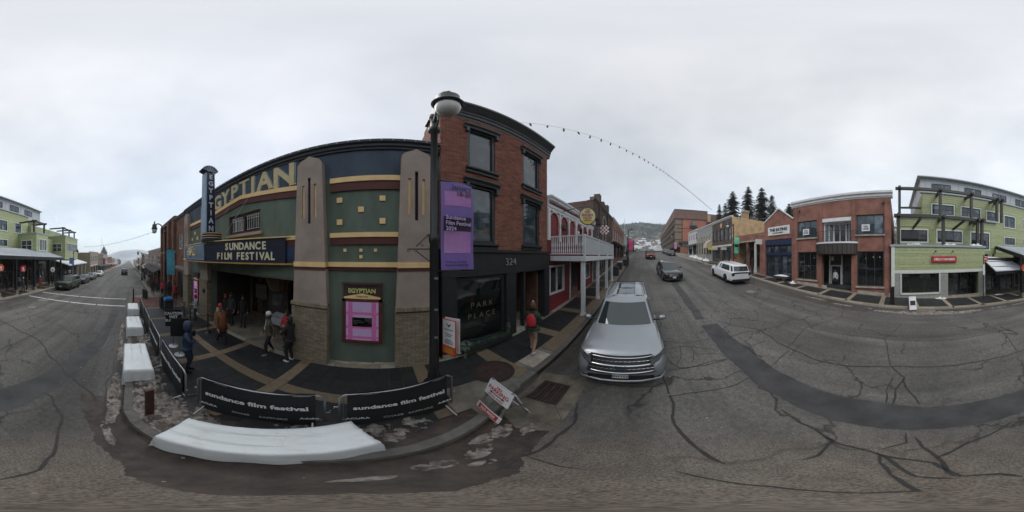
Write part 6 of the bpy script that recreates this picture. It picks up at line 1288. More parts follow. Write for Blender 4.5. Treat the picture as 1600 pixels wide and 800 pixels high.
# ---- conifers
BARK = mat('bark', (0.06,0.045,0.035), .9, .3, 4, .4); NEED = pieces_mat('conifer_needles', (0.10,0.13,0.095), .8, .5); NEEDS = pieces_mat('frosted_needles', (0.12,0.14,0.12), .8, .45)
def conifer(name, label, u, v, z0, h, r, seed, m, group='conifers behind the right-hand roofs', n=46, bare=.12):
    rnd = random.Random(seed); t = thing(name, label, 'tree', (u, v, z0), group=group)
    b = MB(); b.tube([(u,v,z0-1),(u,v,z0+h*.5),(u,v,z0+h)], [h*.013,h*.008,.02], 7); b.ob('trunk', BARK, t)
    b = MB(); bb_ = MB()
    for k in range(n):
        f = min(.99, bare+(1-bare)*(k/n)**.92+rnd.uniform(-.012,.012)); z = z0+h*f; rr = r*1.55*(1-f)**.55*rnd.uniform(.72,1.15)+.12; nb = rnd.randint(7, 10); ph = rnd.uniform(0, 6.28)
        for j in range(nb):
            if rnd.random() < .1: continue
            a = ph+6.28*j/nb+rnd.uniform(-.3,.3); L_ = rr*rnd.uniform(.6,1.12); d0 = Vector((math.cos(a), math.sin(a), 0)); sd = Vector((-d0.y, d0.x, 0)); dr = -.22-.25*(1-f)
            bb_.tube([(u,v,z),(u+d0.x*L_*.8,v+d0.y*L_*.8,z+dr*L_*.6)], [.035,.008], 3, cap=False)
            m_ = max(4, int(L_*4.2))
            for q in range(m_):
                s = (q+.6)/m_; p = Vector((u,v,z))+d0*L_*s+Vector((0,0,dr*L_*s*s*.9)); w = (1-s*.55)*L_*.24+.16
                for sg_ in (-1, 1):
                    e_ = p+sd*sg_*w*rnd.uniform(.7,1.3)+d0*w*.7+Vector((0,0,-w*rnd.uniform(.15,.6))); b.add([p-d0*w*.22, e_, p+d0*w*.5], [(0,1,2)])
    bb_.ob('branch', BARK, t); b.ob('crown', m, t); return t
# azimuth and height read from the photo, each at its own distance up the slope
for i, (px, dist, ytop, zb_, r, m_, nm, lb_) in enumerate(((1145,62,298,10,3.4,NEED,'pine_tree','dark conifer left of the tall row, beside the tan chimney'),(1169,60,291,10,2.9,NEEDS,'pine_tree','tall slim greyish conifer, second of the big ones'),(1190,58,293,9.5,3.5,NEED,'pine_tree','darkest bushy conifer, third of the tall row'),(1206,60,304,9,2.4,NEEDS,'pine_tree','shorter greyish conifer right of the darkest one'),(1124,78,319,14,2.0,NEED,'pine_tree','small distant conifer above the hotel tower'),(1133,74,317,12,2.2,NEED,'pine_tree','small dark conifer behind the chimney'),(1233,50,318,8,2.6,NEED,'pine_tree','dark conifer peeping over the cornice of the corner brick building'),(1240,56,322,8,2.2,NEEDS,'pine_tree','greyish conifer just behind the corner brick building'))):
    th_ = R(45.5-(px-800)*.225); u, v = dist*math.cos(th_), dist*math.sin(th_); zt_ = 3.6+dist*math.tan(R((400-ytop)*.225)); conifer(nm, lb_, u, v, zb_, zt_-zb_, r, i+3, m_)
# bare deciduous trees
TWIG = mat('pale_twig', (0.20,0.17,0.15), .9, .2, 4, .2); TWG2 = mat('dark_twig', (0.05,0.04,0.035), .9, .2, 4, .2)
def bare_tree(label, u, v, z0, h, seed, m, cat='tree', group=None, lv=5, sp_=.5):
    rnd = random.Random(seed); t = thing('bare_tree', label, cat, (u, v, z0), group=group); b = MB(); c = MB()
    def br(p, d, L_, r, l, tgt):
        q = p+d*L_; (b if l == 0 else c).tube([p, (p+q)/2+Vector((rnd.uniform(-1,1),rnd.uniform(-1,1),0))*L_*.05, q], [r, r*.85, r*.65], 5 if l < 2 else 3, cap=False)
        if l >= lv: return
        for _ in range(3 if l < lv-1 else 4):
            e_ = (d+Vector((rnd.uniform(-1,1),rnd.uniform(-1,1),rnd.uniform(-.3,.6)))*sp_*1.3).normalized(); br(q if rnd.random() < .7 else (p+q)/2, e_, L_*rnd.uniform(.6,.8), r*.6, l+1, c)
    br(Vector((u,v,z0)), Vector((0,0,1)), h*.32, h*.02, 0, b); b.ob('trunk', m, t); c.ob('branches', m, t); return t
bare_tree('pale bare tree in front of the dark conifers', 42,-36,9.5,11,3,TWIG); bare_tree('spreading pale bare tree right of the conifers', 36,-36,9,9,5,TWIG)
bare_tree('thin dark street tree without leaves in front of the low brick shop', 16.6,-12.3,1.3,3.9,8,TWG2, sp_=.35)
bare_tree('bushy grey bare tree on the wooded slope behind the green building pergola', 1.5,-60,9,12,11,TWIG)
for i in range(26):
    rnd = random.Random(100+i); u = -6+i*.5; v = -60-rnd.uniform(0,40); 
    conifer('pine_tree', f'small conifer on the slope behind the green building pergola, {ORD[i//3]} from the right', u, v, zland(u, v)-.5, rnd.uniform(7,11), 2.0, 200+i, NEEDS, 'conifers on the slope', 14) if i % 3 == 0 else None
# ---- woods on the far hill as one mass of small trees
b = MB(); rnd = random.Random(12)
for _ in range(5200):
    u = rnd.uniform(300, 620); v = rnd.uniform(-260, 190); x = (u-560)/300; y = (v+25)/330; r = math.hypot(x, y)
    if r > .97: continue
    q = mnoise.fractal((u/300*1.6+3, v/300*1.6, 3), .9, 2.0, 6); z = 6+92*max(0, math.cos(r*math.pi/2))**.9*(1+.25*q)
    if mnoise.noise((u*.02, v*.02, 1)) < -.18 or z < 38: continue
    s = rnd.uniform(2.2, 4.6); w = s*.34
    b.add([(u-w,v-w*.6,z-.5),(u+w,v-w*.6,z-.5),(u,v+w,z-.5),(u,v,z+s)], [(0,1,3),(1,2,3),(2,0,3)])
b.ob('woods', pieces_mat('far_woods', (0.05,0.06,0.055), .9, .4), None, kind='stuff')
# ============================================================ STREET FURNITURE
LAMPG = glass_mat('lamp_glass', (0.5,0.5,0.5), .35, .15); FROST = mat('frosted_glass', (0.62,0.62,0.60), .25, .1, 6, 0)
def lamp(label, u, v, arm, hgt=6.3, z0=None, detail=True):
    """cast street lamp with a swan-neck arm carrying an acorn globe"""
    z = (G(u)+.145) if z0 is None else z0; t = thing('street_lamp', label, 'street lamp', (u, v, z), group='street lamps'); ax_, ay_ = arm
    b = MB(); n = 16 if detail else 8
    b.lathe([(.26,0),(.27,.06),(.22,.1),(.2,.5),(.17,.62),(.19,.68),(.12,.78),(.11,.95),(.085,1.0),(.078,3.6),(.095,3.63),(.095,3.72),(.07,3.76),(.06,hgt-.35),(.10,hgt-.32),(.11,hgt-.22),(.07,hgt-.18),(.06,hgt+.1),(.09,hgt+.14),(.1,hgt+.24),(.04,hgt+.3)], (u,v,z), n); b.ob('pole', BLACK, t, True)
    if detail:
        for k in range(8): a = k*math.pi/4; q = MB(); q.cyl((u+.205*math.cos(a), v+.205*math.sin(a), z+.1), (u+.185*math.cos(a), v+.185*math.sin(a), z+.6), .022, 6); q.ob('flute', BLACK, t)
        for zz in (1.9,3.0,2.45): q = MB(); q.lathe([(.086,0),(.086,.025)], (u,v,z+zz), 10); q.ob('clamp_band', BLACK, t); q = MB(); q.box(u+ax_*.2-.03,u+ax_*.2+.03,v-.105,v-.08,z+zz-.005,z+zz+.03); q.ob('clamp_screw', STEEL, t)
    q = MB(); R_ = math.hypot(ax_, ay_); P = []
    for k in range(9): s = k/8; P.append((u+ax_*s, v+ay_*s, z+hgt-.1+.55*math.sin(s*math.pi*.72)))
    q.tube(P, .045, 8); q.ob('arm', BLACK, t, True)
    if detail:
        q = MB(); q.tube([(u+ax_*.15,v+ay_*.15,z+hgt-.3),(u+ax_*.35,v+ay_*.35,z+hgt-.1),(u+ax_*.3,v+ay_*.3,z+hgt+.12),(u+ax_*.12,v+ay_*.12,z+hgt+.1)], .02, 6); q.ob('scroll', BLACK, t)
    gx, gy = u+ax_, v+ay_; gz = z+hgt-.02
    b = MB(); b.lathe([(.03,.62),(.07,.58),(.05,.50),(.10,.46),(.17,.40),(.17,.27),(.19,.2),(.225,.11),(.2,.06)], (gx,gy,gz), n+4); o_ = b.ob('lamp_hood', BLACK, t, True)
    b = MB(); b.lathe([(.18,.08),(.19,-.03),(.168,-.14),(.11,-.22),(.03,-.25)], (gx,gy,gz), n+4); b.ob('globe', FROST, t, True)
    if detail:
        q = MB(); q.lathe([(.205,.12),(.24,.10),(.205,.06)], (gx,gy,gz), 20); q.ob('hood_rim', BLACK, t)
        q = MB(); q.tube([(gx,gy,gz+.58),(gx-.04,gy+.05,gz+.66),(gx+.03,gy,gz+.7)], [.035,.035,.02], 6); q.ob('finial', BLACK, t)
        q = MB(); q.lathe([(.09,.1),(.1,0),(.05,-.08)], (gx,gy,gz), 10); q.ob('bulb', mat('unlit_bulb', (0.75,0.75,0.72), .3, 0, bump=0), t)
    return t, z
lp, lz = lamp('nearest tall black street lamp with frosted globe, carrying the purple festival banner', .82, 2.66, (.03,-.55), 6.35)
# banner on the near lamp
PUR = mat('banner_purple', (0.19,0.12,0.38), .6, .15, 1.2, .05); LIL = mat('banner_lilac', (0.36,0.15,0.42), .6, .2, 1.3, .05, col2=(0.52,0.30,0.58))
bn = thing('street_banner', 'purple festival banner dated January 18-28 hanging from the nearest lamp', 'banner', (1.2,2.66,3.4)); by_ = 2.6
def bpt(s, t_): return (.93+.62*s, by_+.03*math.sin(s*5+t_*2)+.02*math.sin(t_*7), 3.36+1.62*t_)
b = MB(); b.grid(lambda s, t_: bpt(s, t_), 12, 24); b.ob('cloth', PUR, bn, True)
for t0, t1 in ((.70,.88),(.18,.42)):
    b = MB(); b.grid(lambda s, t_: (bpt(.1+.8*s, t0+(t1-t0)*t_)[0], bpt(.1+.8*s, t0+(t1-t0)*t_)[1]-.004, bpt(0, t0+(t1-t0)*t_)[2]), 10, 8); b.ob('printed_block', LIL, bn, True)
b = MB(); b.grid(lambda s, t_: (bpt(.08+.84*s, 0)[0], bpt(.08+.84*s, .42+.16*t_)[1]-.006, bpt(0,.42+.16*t_)[2]), 10, 4); b.ob('printed_block', mat('banner_black', (0.02,0.018,0.03), .6), bn)
text('lettering', 'January\n18-28', .128, BLACK, (1.48,by_-.055,4.80), (1,0,0), (0,0,1), .002, bn, align='RIGHT', bold=.012)
text('lettering', 'Sundance\nFilm Festival\n2024', .10, mat('print_lilac', (0.55,0.4,0.7), .6), (.99,by_-.05,4.17), (1,0,0), (0,0,1), .002, bn, align='LEFT', bold=.012)
text('lettering', 'In Person & Online\nfestival.sundance.org', .052, BLACK, (.99,by_-.05,3.47), (1,0,0), (0,0,1), .002, bn, align='LEFT', bold=.012)
for z in (5.0,3.34): q = MB(); q.cyl((.85,2.64,z),(1.58,2.62,z),.014,6); q.ob('banner_arm', BLACK, bn)
# iron sign bracket with scrolls reaching the other way
sbk = thing('sign_bracket', 'black scrolled iron bracket reaching from the nearest lamp pole towards the theatre pylon', 'bracket', (.5,2.7,3.75))
q = MB(); q.tube([(.76,2.7,3.72),(.38,2.78,3.72)], .012, 6); q.tube([(.76,2.7,3.98),(.66,2.72,3.9),(.52,2.75,3.76)], .01, 6); q.tube([(.76,2.7,3.5),(.52,2.75,3.69)], .01, 6); q.ob('bar', BLACK, sbk)
for (x, z, s) in ((.40,3.69,1),(.52,3.69,1),(.62,3.78,-1),(.73,3.95,-1)): q = MB(); q.tube([(x+.035*s*math.cos(a)*(1-a/9), 2.78-(x-.38)*.2, z+.035*math.sin(a)*(1-a/9)) for a in [k*.7 for k in range(9)]], .006, 5); q.ob('scroll', BLACK, sbk)
# white and red notice board strapped to the far side of the pole
nb = thing('notice_board', 'tall narrow white notice with red foot strapped to the nearest lamp pole', 'sign', (1.0,2.75,2.0))
for off, rz_ in ((0, R(-62)), (.06, R(-50))):
    M_ = Matrix.Translation((1.02+off, 2.78+off*.6, 0)) @ Matrix.Rotation(rz_, 4, 'Z')
    q = MB(); q.T = M_; q.box(0,.3,-.006,.006,1.62,2.42); o_ = q.ob('board', mat('board_edge_red', (0.5,0.05,0.03), .5) if off == 0 else WHITE, nb)
    if off == 0:
        q = MB(); q.T = M_; q.box(.012,.288,-.010,-.0065,1.84,2.405); q.ob('paper', WHITE, nb); q = MB(); q.T = M_; q.box(.012,.288,-.011,-.0065,1.63,1.83); q.ob('red_panel', mat('notice_orange', (0.62,0.09,0.03), .5), nb)
        for i, (z, w) in enumerate(((2.2,.2),(2.1,.16),(2.06,.12),(1.97,.14),(1.93,.2),(1.89,.18))): q = MB(); q.T = M_; q.box(.15-w/2,.15+w/2,-.0125,-.0105,z,z+.018); q.ob('print_line', mat('print_grey', (0.15,0.15,0.17), .6), nb)
        for z in (1.76,1.71,1.67): q = MB(); q.T = M_; q.box(.05,.25,-.0125,-.0115,z,z+.02); q.ob('print_line', mat('print_yellow', (0.75,0.45,0.05), .6), nb)
        q = MB(); q.T = M_; q.prism([(.15,2.26),(.21,2.34),(.15,2.31),(.09,2.34)], 'y', -.0125, -.0105); q.ob('emblem', BLACK, nb)
lamp('black street lamp on the theatre pavement by the downhill end of the theatre', -11.6, 2.6, (-.35,-.75), 6.0)
lamp('black street lamp with pink banner on the left side up the hill', 30, 2.45, (0,-.7), 5.6, detail=False)
lamp('black street lamp with green banner beside the white station wagon', 18.3, -11.6, (.0,.9), 6.0)
lamp('black street lamp with pink banner in front of the hotel', 52, -10.5, (0,.8), 5.8, detail=False)
lamp('black street lamp with blue banner by the parked dark cars down the hill', -29.2, -10.4, (0,.8), 5.6, detail=False)
lamp('black street lamp on the theatre side far down the hill', -34, 2.6, (0,-.8), 5.6, detail=False)
def banner(label, x, y0, y1, z0, z1, m, m2=None):
    t = thing('street_banner', label, 'banner', (x,(y0+y1)/2,z0)); q = MB(); q.grid(lambda s, t_: (x+.04*math.sin(t_*6), y0+(y1-y0)*s, z0+(z1-z0)*t_), 4, 10); q.grid(lambda s, t_: (x+.015+.04*math.sin(t_*6), y0+(y1-y0)*s, z0+(z1-z0)*t_), 4, 10, flip=True); q.ob('cloth', m, t)
    if m2: q = MB(); q.box(x-.045,x+.075,y0+.08,y1-.08,z0+(z1-z0)*.42,z0+(z1-z0)*.56); q.ob('printed_block', m2, t)
    for z in (z0, z1): q = MB(); q.cyl((x,y0,z),(x,y1,z),.02,5); q.ob('banner_arm', BLACK, t)
MINT = mat('banner_mint', (0.16,0.5,0.32), .6, .1, 2, 0); PNK = mat('banner_pink', (0.62,0.08,0.22), .6, .15, 2, 0)
banner('mint green festival banner on the lamp beside the white station wagon', 18.3, -12.5,-11.7, G(18.3)+2.5, G(18.3)+4.7, MINT, BLACK)
banner('bright pink banner on the lamp up the hill on the left', 30, 1.6,2.4, G(30)+2.2, G(30)+4.2, PNK); banner('pink and white banner on the lamp in front of the hotel', 52, -11.4,-10.6, G(52)+1.9, G(52)+4.0, mat('banner_rose', (0.55,0.25,0.42), .6)); banner('blue banner on the lamp down the hill', -29.2, -11.3,-10.5, G(-29)+2.7, G(-29)+4.7, mat('banner_blue', (0.10,0.16,0.45), .6))
banner('pale blue banner on the lamp at the downhill end of the theatre', -11.6, 2.7,3.3, 2.2, 4.1, mat('banner_sky', (0.10,0.38,0.50), .6))
banner('crimson banner far down the right of the street', -70, -11.4,-10.4, G(-70)+3.5, G(-70)+6.0, PNK)
# flag pole
t = thing('flag_pole', 'thin bare flag pole above the roofs up the left side', 'flag pole', (50,5,5)); q = MB(); q.cyl((50,5.2,9.5),(50,5.2,15.4),.06,6); q.ob('pole', STEEL, t)
t = thing('flag_pole', 'thin bare flag pole far down the street beside the grey turret', 'flag pole', (-76,-11,5)); q = MB(); q.cyl((-76,-13,4),(-76,-13,12.5),.06,6); q.ob('pole', STEEL, t)
# string lights
def strings(label, A, B, n, sag):
    t = thing('string_lights', label, 'string lights', A); A, B = Vector(A), Vector(B); P = [A+(B-A)*(i/(n*2))+Vector((0,0,-sag*4*(i/(n*2))*(1-i/(n*2)))) for i in range(n*2+1)]
    q = MB(); q.tube(P, .007 if n > 60 else .02, 4); q.ob('wire', BLACK, t); me = None
    q = MB(); q.lathe([(.025,.0),(.042,-.03),(.047,-.14),(.018,-.23)], (0,0,0), 6); me = q.mesh('bulb', mat('dull_bulb', (0.05,0.035,0.035), .3, 0, bump=0), False)[0]
    for i in range(n): o = bpy.data.objects.new('bulb', me); C.objects.link(o); o.parent = t; o.matrix_parent_inverse = wmat(t).inverted(); o.location = P[2*i+1]+Vector((0,0,-.01)); o.rotation_euler = (random.uniform(-.3,.3), random.uniform(-.3,.3), 0)
strings('long string of dark bulbs sweeping from the brick shop over the road uphill', (4.57,4.2,10.25), (67.2,-31,25.2), 92, .25)
strings('faint string of bulbs over the road down the hill', (-27.9,4.4,7.9), (-46.6,-13.4,6.4), 24, .8)

# ---- crowd barriers with black festival banners
def barrier(A, B, label, txt=True, h=1.08, parts=None):
    ax_ = Vector((A[0], A[1], G(A[0])+.15)); bx2 = Vector((B[0], B[1], G(B[0])+.15)); d = bx2-ax_; L_ = d.length; t = thing('crowd_barrier', label, 'barrier', ax_, group='crowd barriers with black banners')
    up = Vector((0,0,1)); q = MB(); q.tube([ax_+up*.12, ax_+up*(h-.08), ax_+d*.04+up*h, bx2-d*.04+up*h, bx2+up*(h-.08), bx2+up*.12], .02, 8); q.tube([ax_+up*.2, bx2+up*.2], .016, 6); q.ob('frame', STEEL, t, True)
    n_ = Vector((-d.y, d.x, 0)).normalized(); nb_ = int(L_/.14)
    for i in range(nb_ if nb_ < 16 else 16): p = ax_+d*((i+.5)/16); q = MB(); q.cyl(p+up*.2, p+up*(h-.02), .006, 5); q.ob('upright_bar', STEEL, t)
    for p in (ax_+d*.08, bx2-d*.08): q = MB(); q.tube([p-n_*.3+up*.01, p-n_*.25+up*.04, p+up*.14, p+n_*.25+up*.04, p+n_*.3+up*.01], .016, 6); q.ob('foot', STEEL, t)
    q = MB(); q.tube([bx2+up*.5, bx2+d.normalized()*.07+up*.5, bx2+d.normalized()*.07+up*.56], .01, 5); q.tube([ax_+up*.7, ax_-d.normalized()*.07+up*.7, ax_-d.normalized()*.07+up*.64], .01, 5); q.ob('hook', STEEL, t)
    sgn_ = 1 if n_.dot(Vector((0,0,0))-ax_) > 0 else -1; off = n_*sgn_*.03
    def cl(s, t_): return ax_+d*(.06+.88*s)+up*(.06+(h-.03)*t_)+off*(1+.5*math.sin(s*9+t_*3))
    q = MB(); q.grid(cl, 20, 8); o_ = q.ob('banner', mat('banner_cloth_black', (0.008,0.009,0.010), .75, .2, 5, .15, 9), t, True)
    q = MB(); q.grid(lambda s, t_: cl(s, t_)-off*1.6, 10, 4, flip=True); q.ob('banner_back', mat('banner_cloth_black', (0.008,0.009,0.010), .75), t)
    if txt:
        ux = d.normalized()*(1 if sgn_ < 0 else 1); 
        nn = (off.normalized()); ux = Vector((0,0,1)).cross(nn); uz = nn.cross(ux)
        dd_ = d.normalized(); ux = dd_ if dd_.dot(ux) > 0 else -dd_; uz = nn.cross(ux).normalized()
        c = ax_+d*.5+up*h*.66+off*2.0
        text('lettering', 'sundance film festival', (.19 if txt != 'short' else .21)*L_/2.0, WHITE, c, ux, uz, .004, t, bold=.03, sx=.98)
        if txt != 'short':
            for s_, f, z in (('ACURA', -.36, .30), ('CHASE', -.08, .27), ('SAPPHIRE', .16, .27), ('Adobe', .40, .33)): text('lettering', s_, .09, WHITE if s_ in ('ACURA','Adobe') else mat('print_dimwhite', (0.3,0.3,0.3), .6), ax_+d*(.5+f)+up*h*z+off*2.0, ux, uz, .003, t, bold=.02)
    return t
barrier((-.58,2.0), (1.02,2.38), 'crowd barrier with sundance film festival banner, nearest the lamp pole')
barrier((-2.5,1.12), (-.76,1.94), 'crowd barrier with sundance film festival banner, behind the big white covered block')
barrier((-4.55,.92), (-2.72,.98), 'crowd barrier beside the man in the navy hooded coat', 'short')
barrier((-6.6,.86), (-4.75,.9), 'crowd barrier between the two white blocks and the caution sign', 'short')
barrier((-8.9,.8), (-6.9,.84), 'crowd barrier beside the farther white block', False); barrier((-11.3,.75), (-9.2,.78), 'farthest crowd barrier of the row, next to the black bollard', False)
barrier((-16.2,1.3), (-14.9,1.7), 'lone short black barrier across the pavement beyond the red pavers', False, .95)
# ---- white wrapped blocks
WRAP = mat('white_wrap', (0.68,0.72,0.73), .5, .07, 1.5, .25, 6); t_ = WRAP.node_tree; L_ = t_.links.new; b_ = t_.nodes['Principled BSDF']
g_ = t_.nodes.new('ShaderNodeNewGeometry'); n_1 = t_.nodes.new('ShaderNodeTexNoise'); n_1.inputs['Scale'].default_value = 2.6; n_1.inputs['Detail'].default_value = 3; n_1.inputs['Distortion'].default_value = 1.6; L_(g_.outputs['Position'], n_1.inputs['Vector'])
m1_ = t_.nodes.new('ShaderNodeMath'); m1_.operation = 'SUBTRACT'; m1_.inputs[1].default_value = .5; L_(n_1.outputs[0], m1_.inputs[0]); m2_ = t_.nodes.new('ShaderNodeMath'); m2_.operation = 'ABSOLUTE'; L_(m1_.outputs[0], m2_.inputs[0]); m3_ = t_.nodes.new('ShaderNodeMath'); m3_.operation = 'POWER'; m3_.inputs[1].default_value = .45; L_(m2_.outputs[0], m3_.inputs[0])
bu_ = t_.nodes.new('ShaderNodeBump'); bu_.inputs['Strength'].default_value = .45; bu_.inputs['Distance'].default_value = .03; L_(m3_.outputs[0], bu_.inputs['Height']); L_(bu_.outputs[0], b_.inputs['Normal'])
n_2 = t_.nodes.new('ShaderNodeTexNoise'); n_2.inputs['Scale'].default_value = 2.1; n_2.inputs['Detail'].default_value = 6; L_(g_.outputs['Position'], n_2.inputs['Vector']); r_1 = t_.nodes.new('ShaderNodeValToRGB'); r_1.color_ramp.elements[0].position = .55; r_1.color_ramp.elements[1].position = .72; r_1.color_ramp.elements[0].color = (0,0,0,1); r_1.color_ramp.elements[1].color = (.3,.3,.3,1); L_(n_2.outputs[0], r_1.inputs[0])
mx_ = t_.nodes.new('ShaderNodeMix'); mx_.data_type = 'RGBA'; L_(r_1.outputs[0], mx_.inputs[0]); L_(b_.inputs['Base Color'].links[0].from_socket, mx_.inputs[6]); mx_.inputs[7].default_value = (.46,.40,.32,1); L_(mx_.outputs[2], b_.inputs['Base Color'])
def wrapped(label, c, L_, w, h, rz, seed, sag=.02, stain=True):
    z0 = G(c[0])+(.145 if c[1] > .3 or c[0] < -3 else 0); t = thing('covered_block', label, 'covered block', (c[0],c[1],z0), group='white wrapped blocks by the kerb')
    b = MB(); M_ = Matrix.Translation((c[0],c[1],G(c[0])+.02)) @ Matrix.Rotation(rz, 4, 'Z'); n = 44; m_ = 26
    # drape: parameter square mapped over the box and down its sides, folds near the corners
    for i in range(n+1):
        for j in range(m_+1):
            s = -1.28+2.56*i/n; q = -1.75+3.5*j/m_; ss = max(-1, min(1, s)); qq = max(-1, min(1, q)); ds = max(0, abs(s)-1)/.28; dq = max(0, abs(q)-1)/.75; dd = max(ds, dq)
            nz = mnoise.noise((s*3+seed, q*2.2, seed)); nz2 = mnoise.noise((s*9+seed, q*5, seed+3)); fold = .012*math.sin((s*L_*7+q*2) if dq > ds else (q*w*12+s)) * min(1, dd*1.5)
            x = ss*L_/2*(1+.02*dd)+(.02*ds*math.copysign(1, s) if ds else 0)+(fold if ds > 0 else 0); y = qq*w/2*(1+.06*dd)+(fold if dq > 0 else 0)
            z = h*(1-dd*1.0)+.018*nz*(1-dd)+.008*nz2*(1-dd)+.022*math.exp(-((qq-.18-.1*math.sin(ss*4+seed))/.05)**2)*(1-dd)+.016*math.exp(-((qq+.4+.12*math.sin(ss*3+seed))/.04)**2)*(1-dd) - sag*(1-abs(ss)**2)*(1-abs(qq)**2); zz = z+G((M_ @ Vector((x,y,0))).x)-G(c[0])
            b.v.append(tuple(M_ @ Vector((x+.012*nz2, y+.012*nz*dd, max(zz, .0)))))
    b.f = [(i*(m_+1)+j, (i+1)*(m_+1)+j, (i+1)*(m_+1)+j+1, i*(m_+1)+j+1) for i in range(n) for j in range(m_)]; b.m = [0]*len(b.f); b.ob('wrap', WRAP, t, True)
    for k in (-.18, .2): q = MB(); q.T = M_; q.tube([(-L_/2+.03, k*w, h+.012-sag*.1),(-L_/4, k*w+.01, h+.012-sag*.6),(0, k*w, h+.014-sag*.9),(L_/4, k*w-.01, h+.012-sag*.6),(L_/2-.03, k*w, h+.012-sag*.1)], .007, 4); q.ob('fold_seam', WRAP, t)
    if stain:
        q = MB(); q.T = M_
        q.grid(lambda s, t_: (-.25+.6*s+.05*math.sin(t_*6), -.12+.24*t_+.03*math.sin(s*7), h+.016-sag*.8+.012*mnoise.noise((s*3,t_*3,seed))), 8, 5); 
    return t
wrapped('big crumpled white wrapped block nearest the camera at the kerb corner', (-.97,1.05), 1.9, .62, .56, R(37), 2, .03)
wrapped('white wrapped block nearest of the three in line beside the barriers', (-4.62,.2), 1.7, .72, .6, R(1), 5)
wrapped('middle white wrapped block of the three in line along the kerb', (-7.95,.22), 1.65, .72, .62, R(2), 8)
wrapped('farthest white wrapped block of the three in line along the kerb', (-11.2,.25), 1.6, .72, .62, R(1), 11)
# brown wooden post stub with white tag, and black bollards
t = thing('short_post', 'short rusty brown flat post with a white tag standing in dirty snow', 'post', (-2.42,.3,.05))
q = MB(); q.T = Matrix.Translation((-2.42,.3,0)) @ Matrix.Rotation(R(20),4,'Z'); q.box(-.025,.025,-.07,.07,.0,.98); q.ob('post', mat('rust_brown', (0.055,0.018,0.012), .6, .3, 5, .2), t)
q = MB(); q.T = Matrix.Translation((-2.42,.3,0)) @ Matrix.Rotation(R(20),4,'Z'); q.box(-.03,-.026,-.05,.04,.84,.88); q.box(-.03,-.026,-.03,.02,.77,.80); q.ob('tag', WHITE, t)
def bollard(label, u, v, w=.12, h=1.0, box=False):
    t = thing('bollard', label, 'bollard', (u, v, G(u)+.15)); b = MB(); z = G(u)+.14
    if box: b.box(u-w,u+w,v-w,v+w,z,z+h); b.ob('post', BLACK, t); q = MB(); q.prism([(v-w*1.15,z+h),(v+w*1.15,z+h),(v,z+h+.05)], 'x', u-w*1.15, u+w*1.15); q.ob('cap', BLACK, t)
    else: b.lathe([(w*1.2,0),(w*1.2,.05),(w*.8,.08),(w*.7,h*.85),(w*.95,h*.88),(w*.8,h*.97),(w*.2,h)], (u,v,z), 12); b.ob('post', BLACK, t, True)
bollard('thin black bollard at the downhill end of the barrier row', -14.2, .35, .08, 1.3)
bollard('square dark metal post at the corner of the red brick and green buildings', .35, -11.2, .15, 1.25, True)
# wet-surface sign boards on stands
def stand_sign(label, u, v, rz, lines, zc):
    t = thing('stand_sign', label, 'sign', (u, v, G(u)+.15)); M_ = Matrix.Translation((u,v,G(u)+.15)) @ Matrix.Rotation(rz,4,'Z')
    q = MB(); q.T = M_; q.box(-.3,.3,-.01,.01,zc-.36,zc+.36); q.ob('board', BLACK, t); q = MB(); q.T = M_; q.cyl((0,.02,.02),(0,.02,zc),.013,6); q.ob('stand_pole', STEEL, t); q = MB(); q.T = M_; q.lathe([(.18,0),(.18,.02),(.03,.04)], (0,.02,0), 14); q.ob('stand_base', STEEL, t)
    X = (M_.to_3x3() @ Vector((1,0,0))); c = M_ @ Vector((0,-.013,zc+.05))
    if lines: text('lettering', lines, .15, WHITE, c, X, (0,0,1), .003, t, bold=.03)
fa = lambda u, v: math.atan2(-v, -u)+math.pi/2   # face the camera
stand_sign('black stand sign reading CAUTION WET SURFACE', -5.85, 1.62, fa(-5.9,1.62), 'CAUTION\nWET\nSURFACE', 1.32)
stand_sign('black stand sign overlapping the caution sign beside the man in navy', -5.1, 1.62, fa(-4.9,1.68), '', 1.2)
# rope stanchions and belt
st_pts = [(-11.2,3.3),(-8.9,3.55),(-6.75,3.5),(-5.75,3.7)]
for i, (u, v) in enumerate([(-11.1,3.25),(-9.6,3.35),(-7.9,3.1),(-6.6,3.45)]):
    t = thing('stanchion', f'black queue stanchion {["beside the litter bins","second from the litter bins","in front of the person in grey","nearest the theatre entrance"][i]}', 'stanchion', (u, v, G(u)+.15), group='queue stanchions')
    q = MB(); q.lathe([(.17,0),(.17,.02),(.05,.05),(.028,.07),(.028,.95),(.045,.96),(.045,1.02),(.01,1.04)], (u,v,G(u)+.15), 12); q.ob('post', BLACK, t, True)
    nx_ = [(-9.6,3.35),(-7.9,3.1),(-6.6,3.45),(-6.9,4.2)][i]; q = MB(); P = [(u+(nx_[0]-u)*s/6, v+(nx_[1]-v)*s/6, G(u+(nx_[0]-u)*s/6)+1.12-.18*math.sin(math.pi*s/6)) for s in range(7)]; q.tube(P, .018, 6); q.ob('rope', BLACK, t)
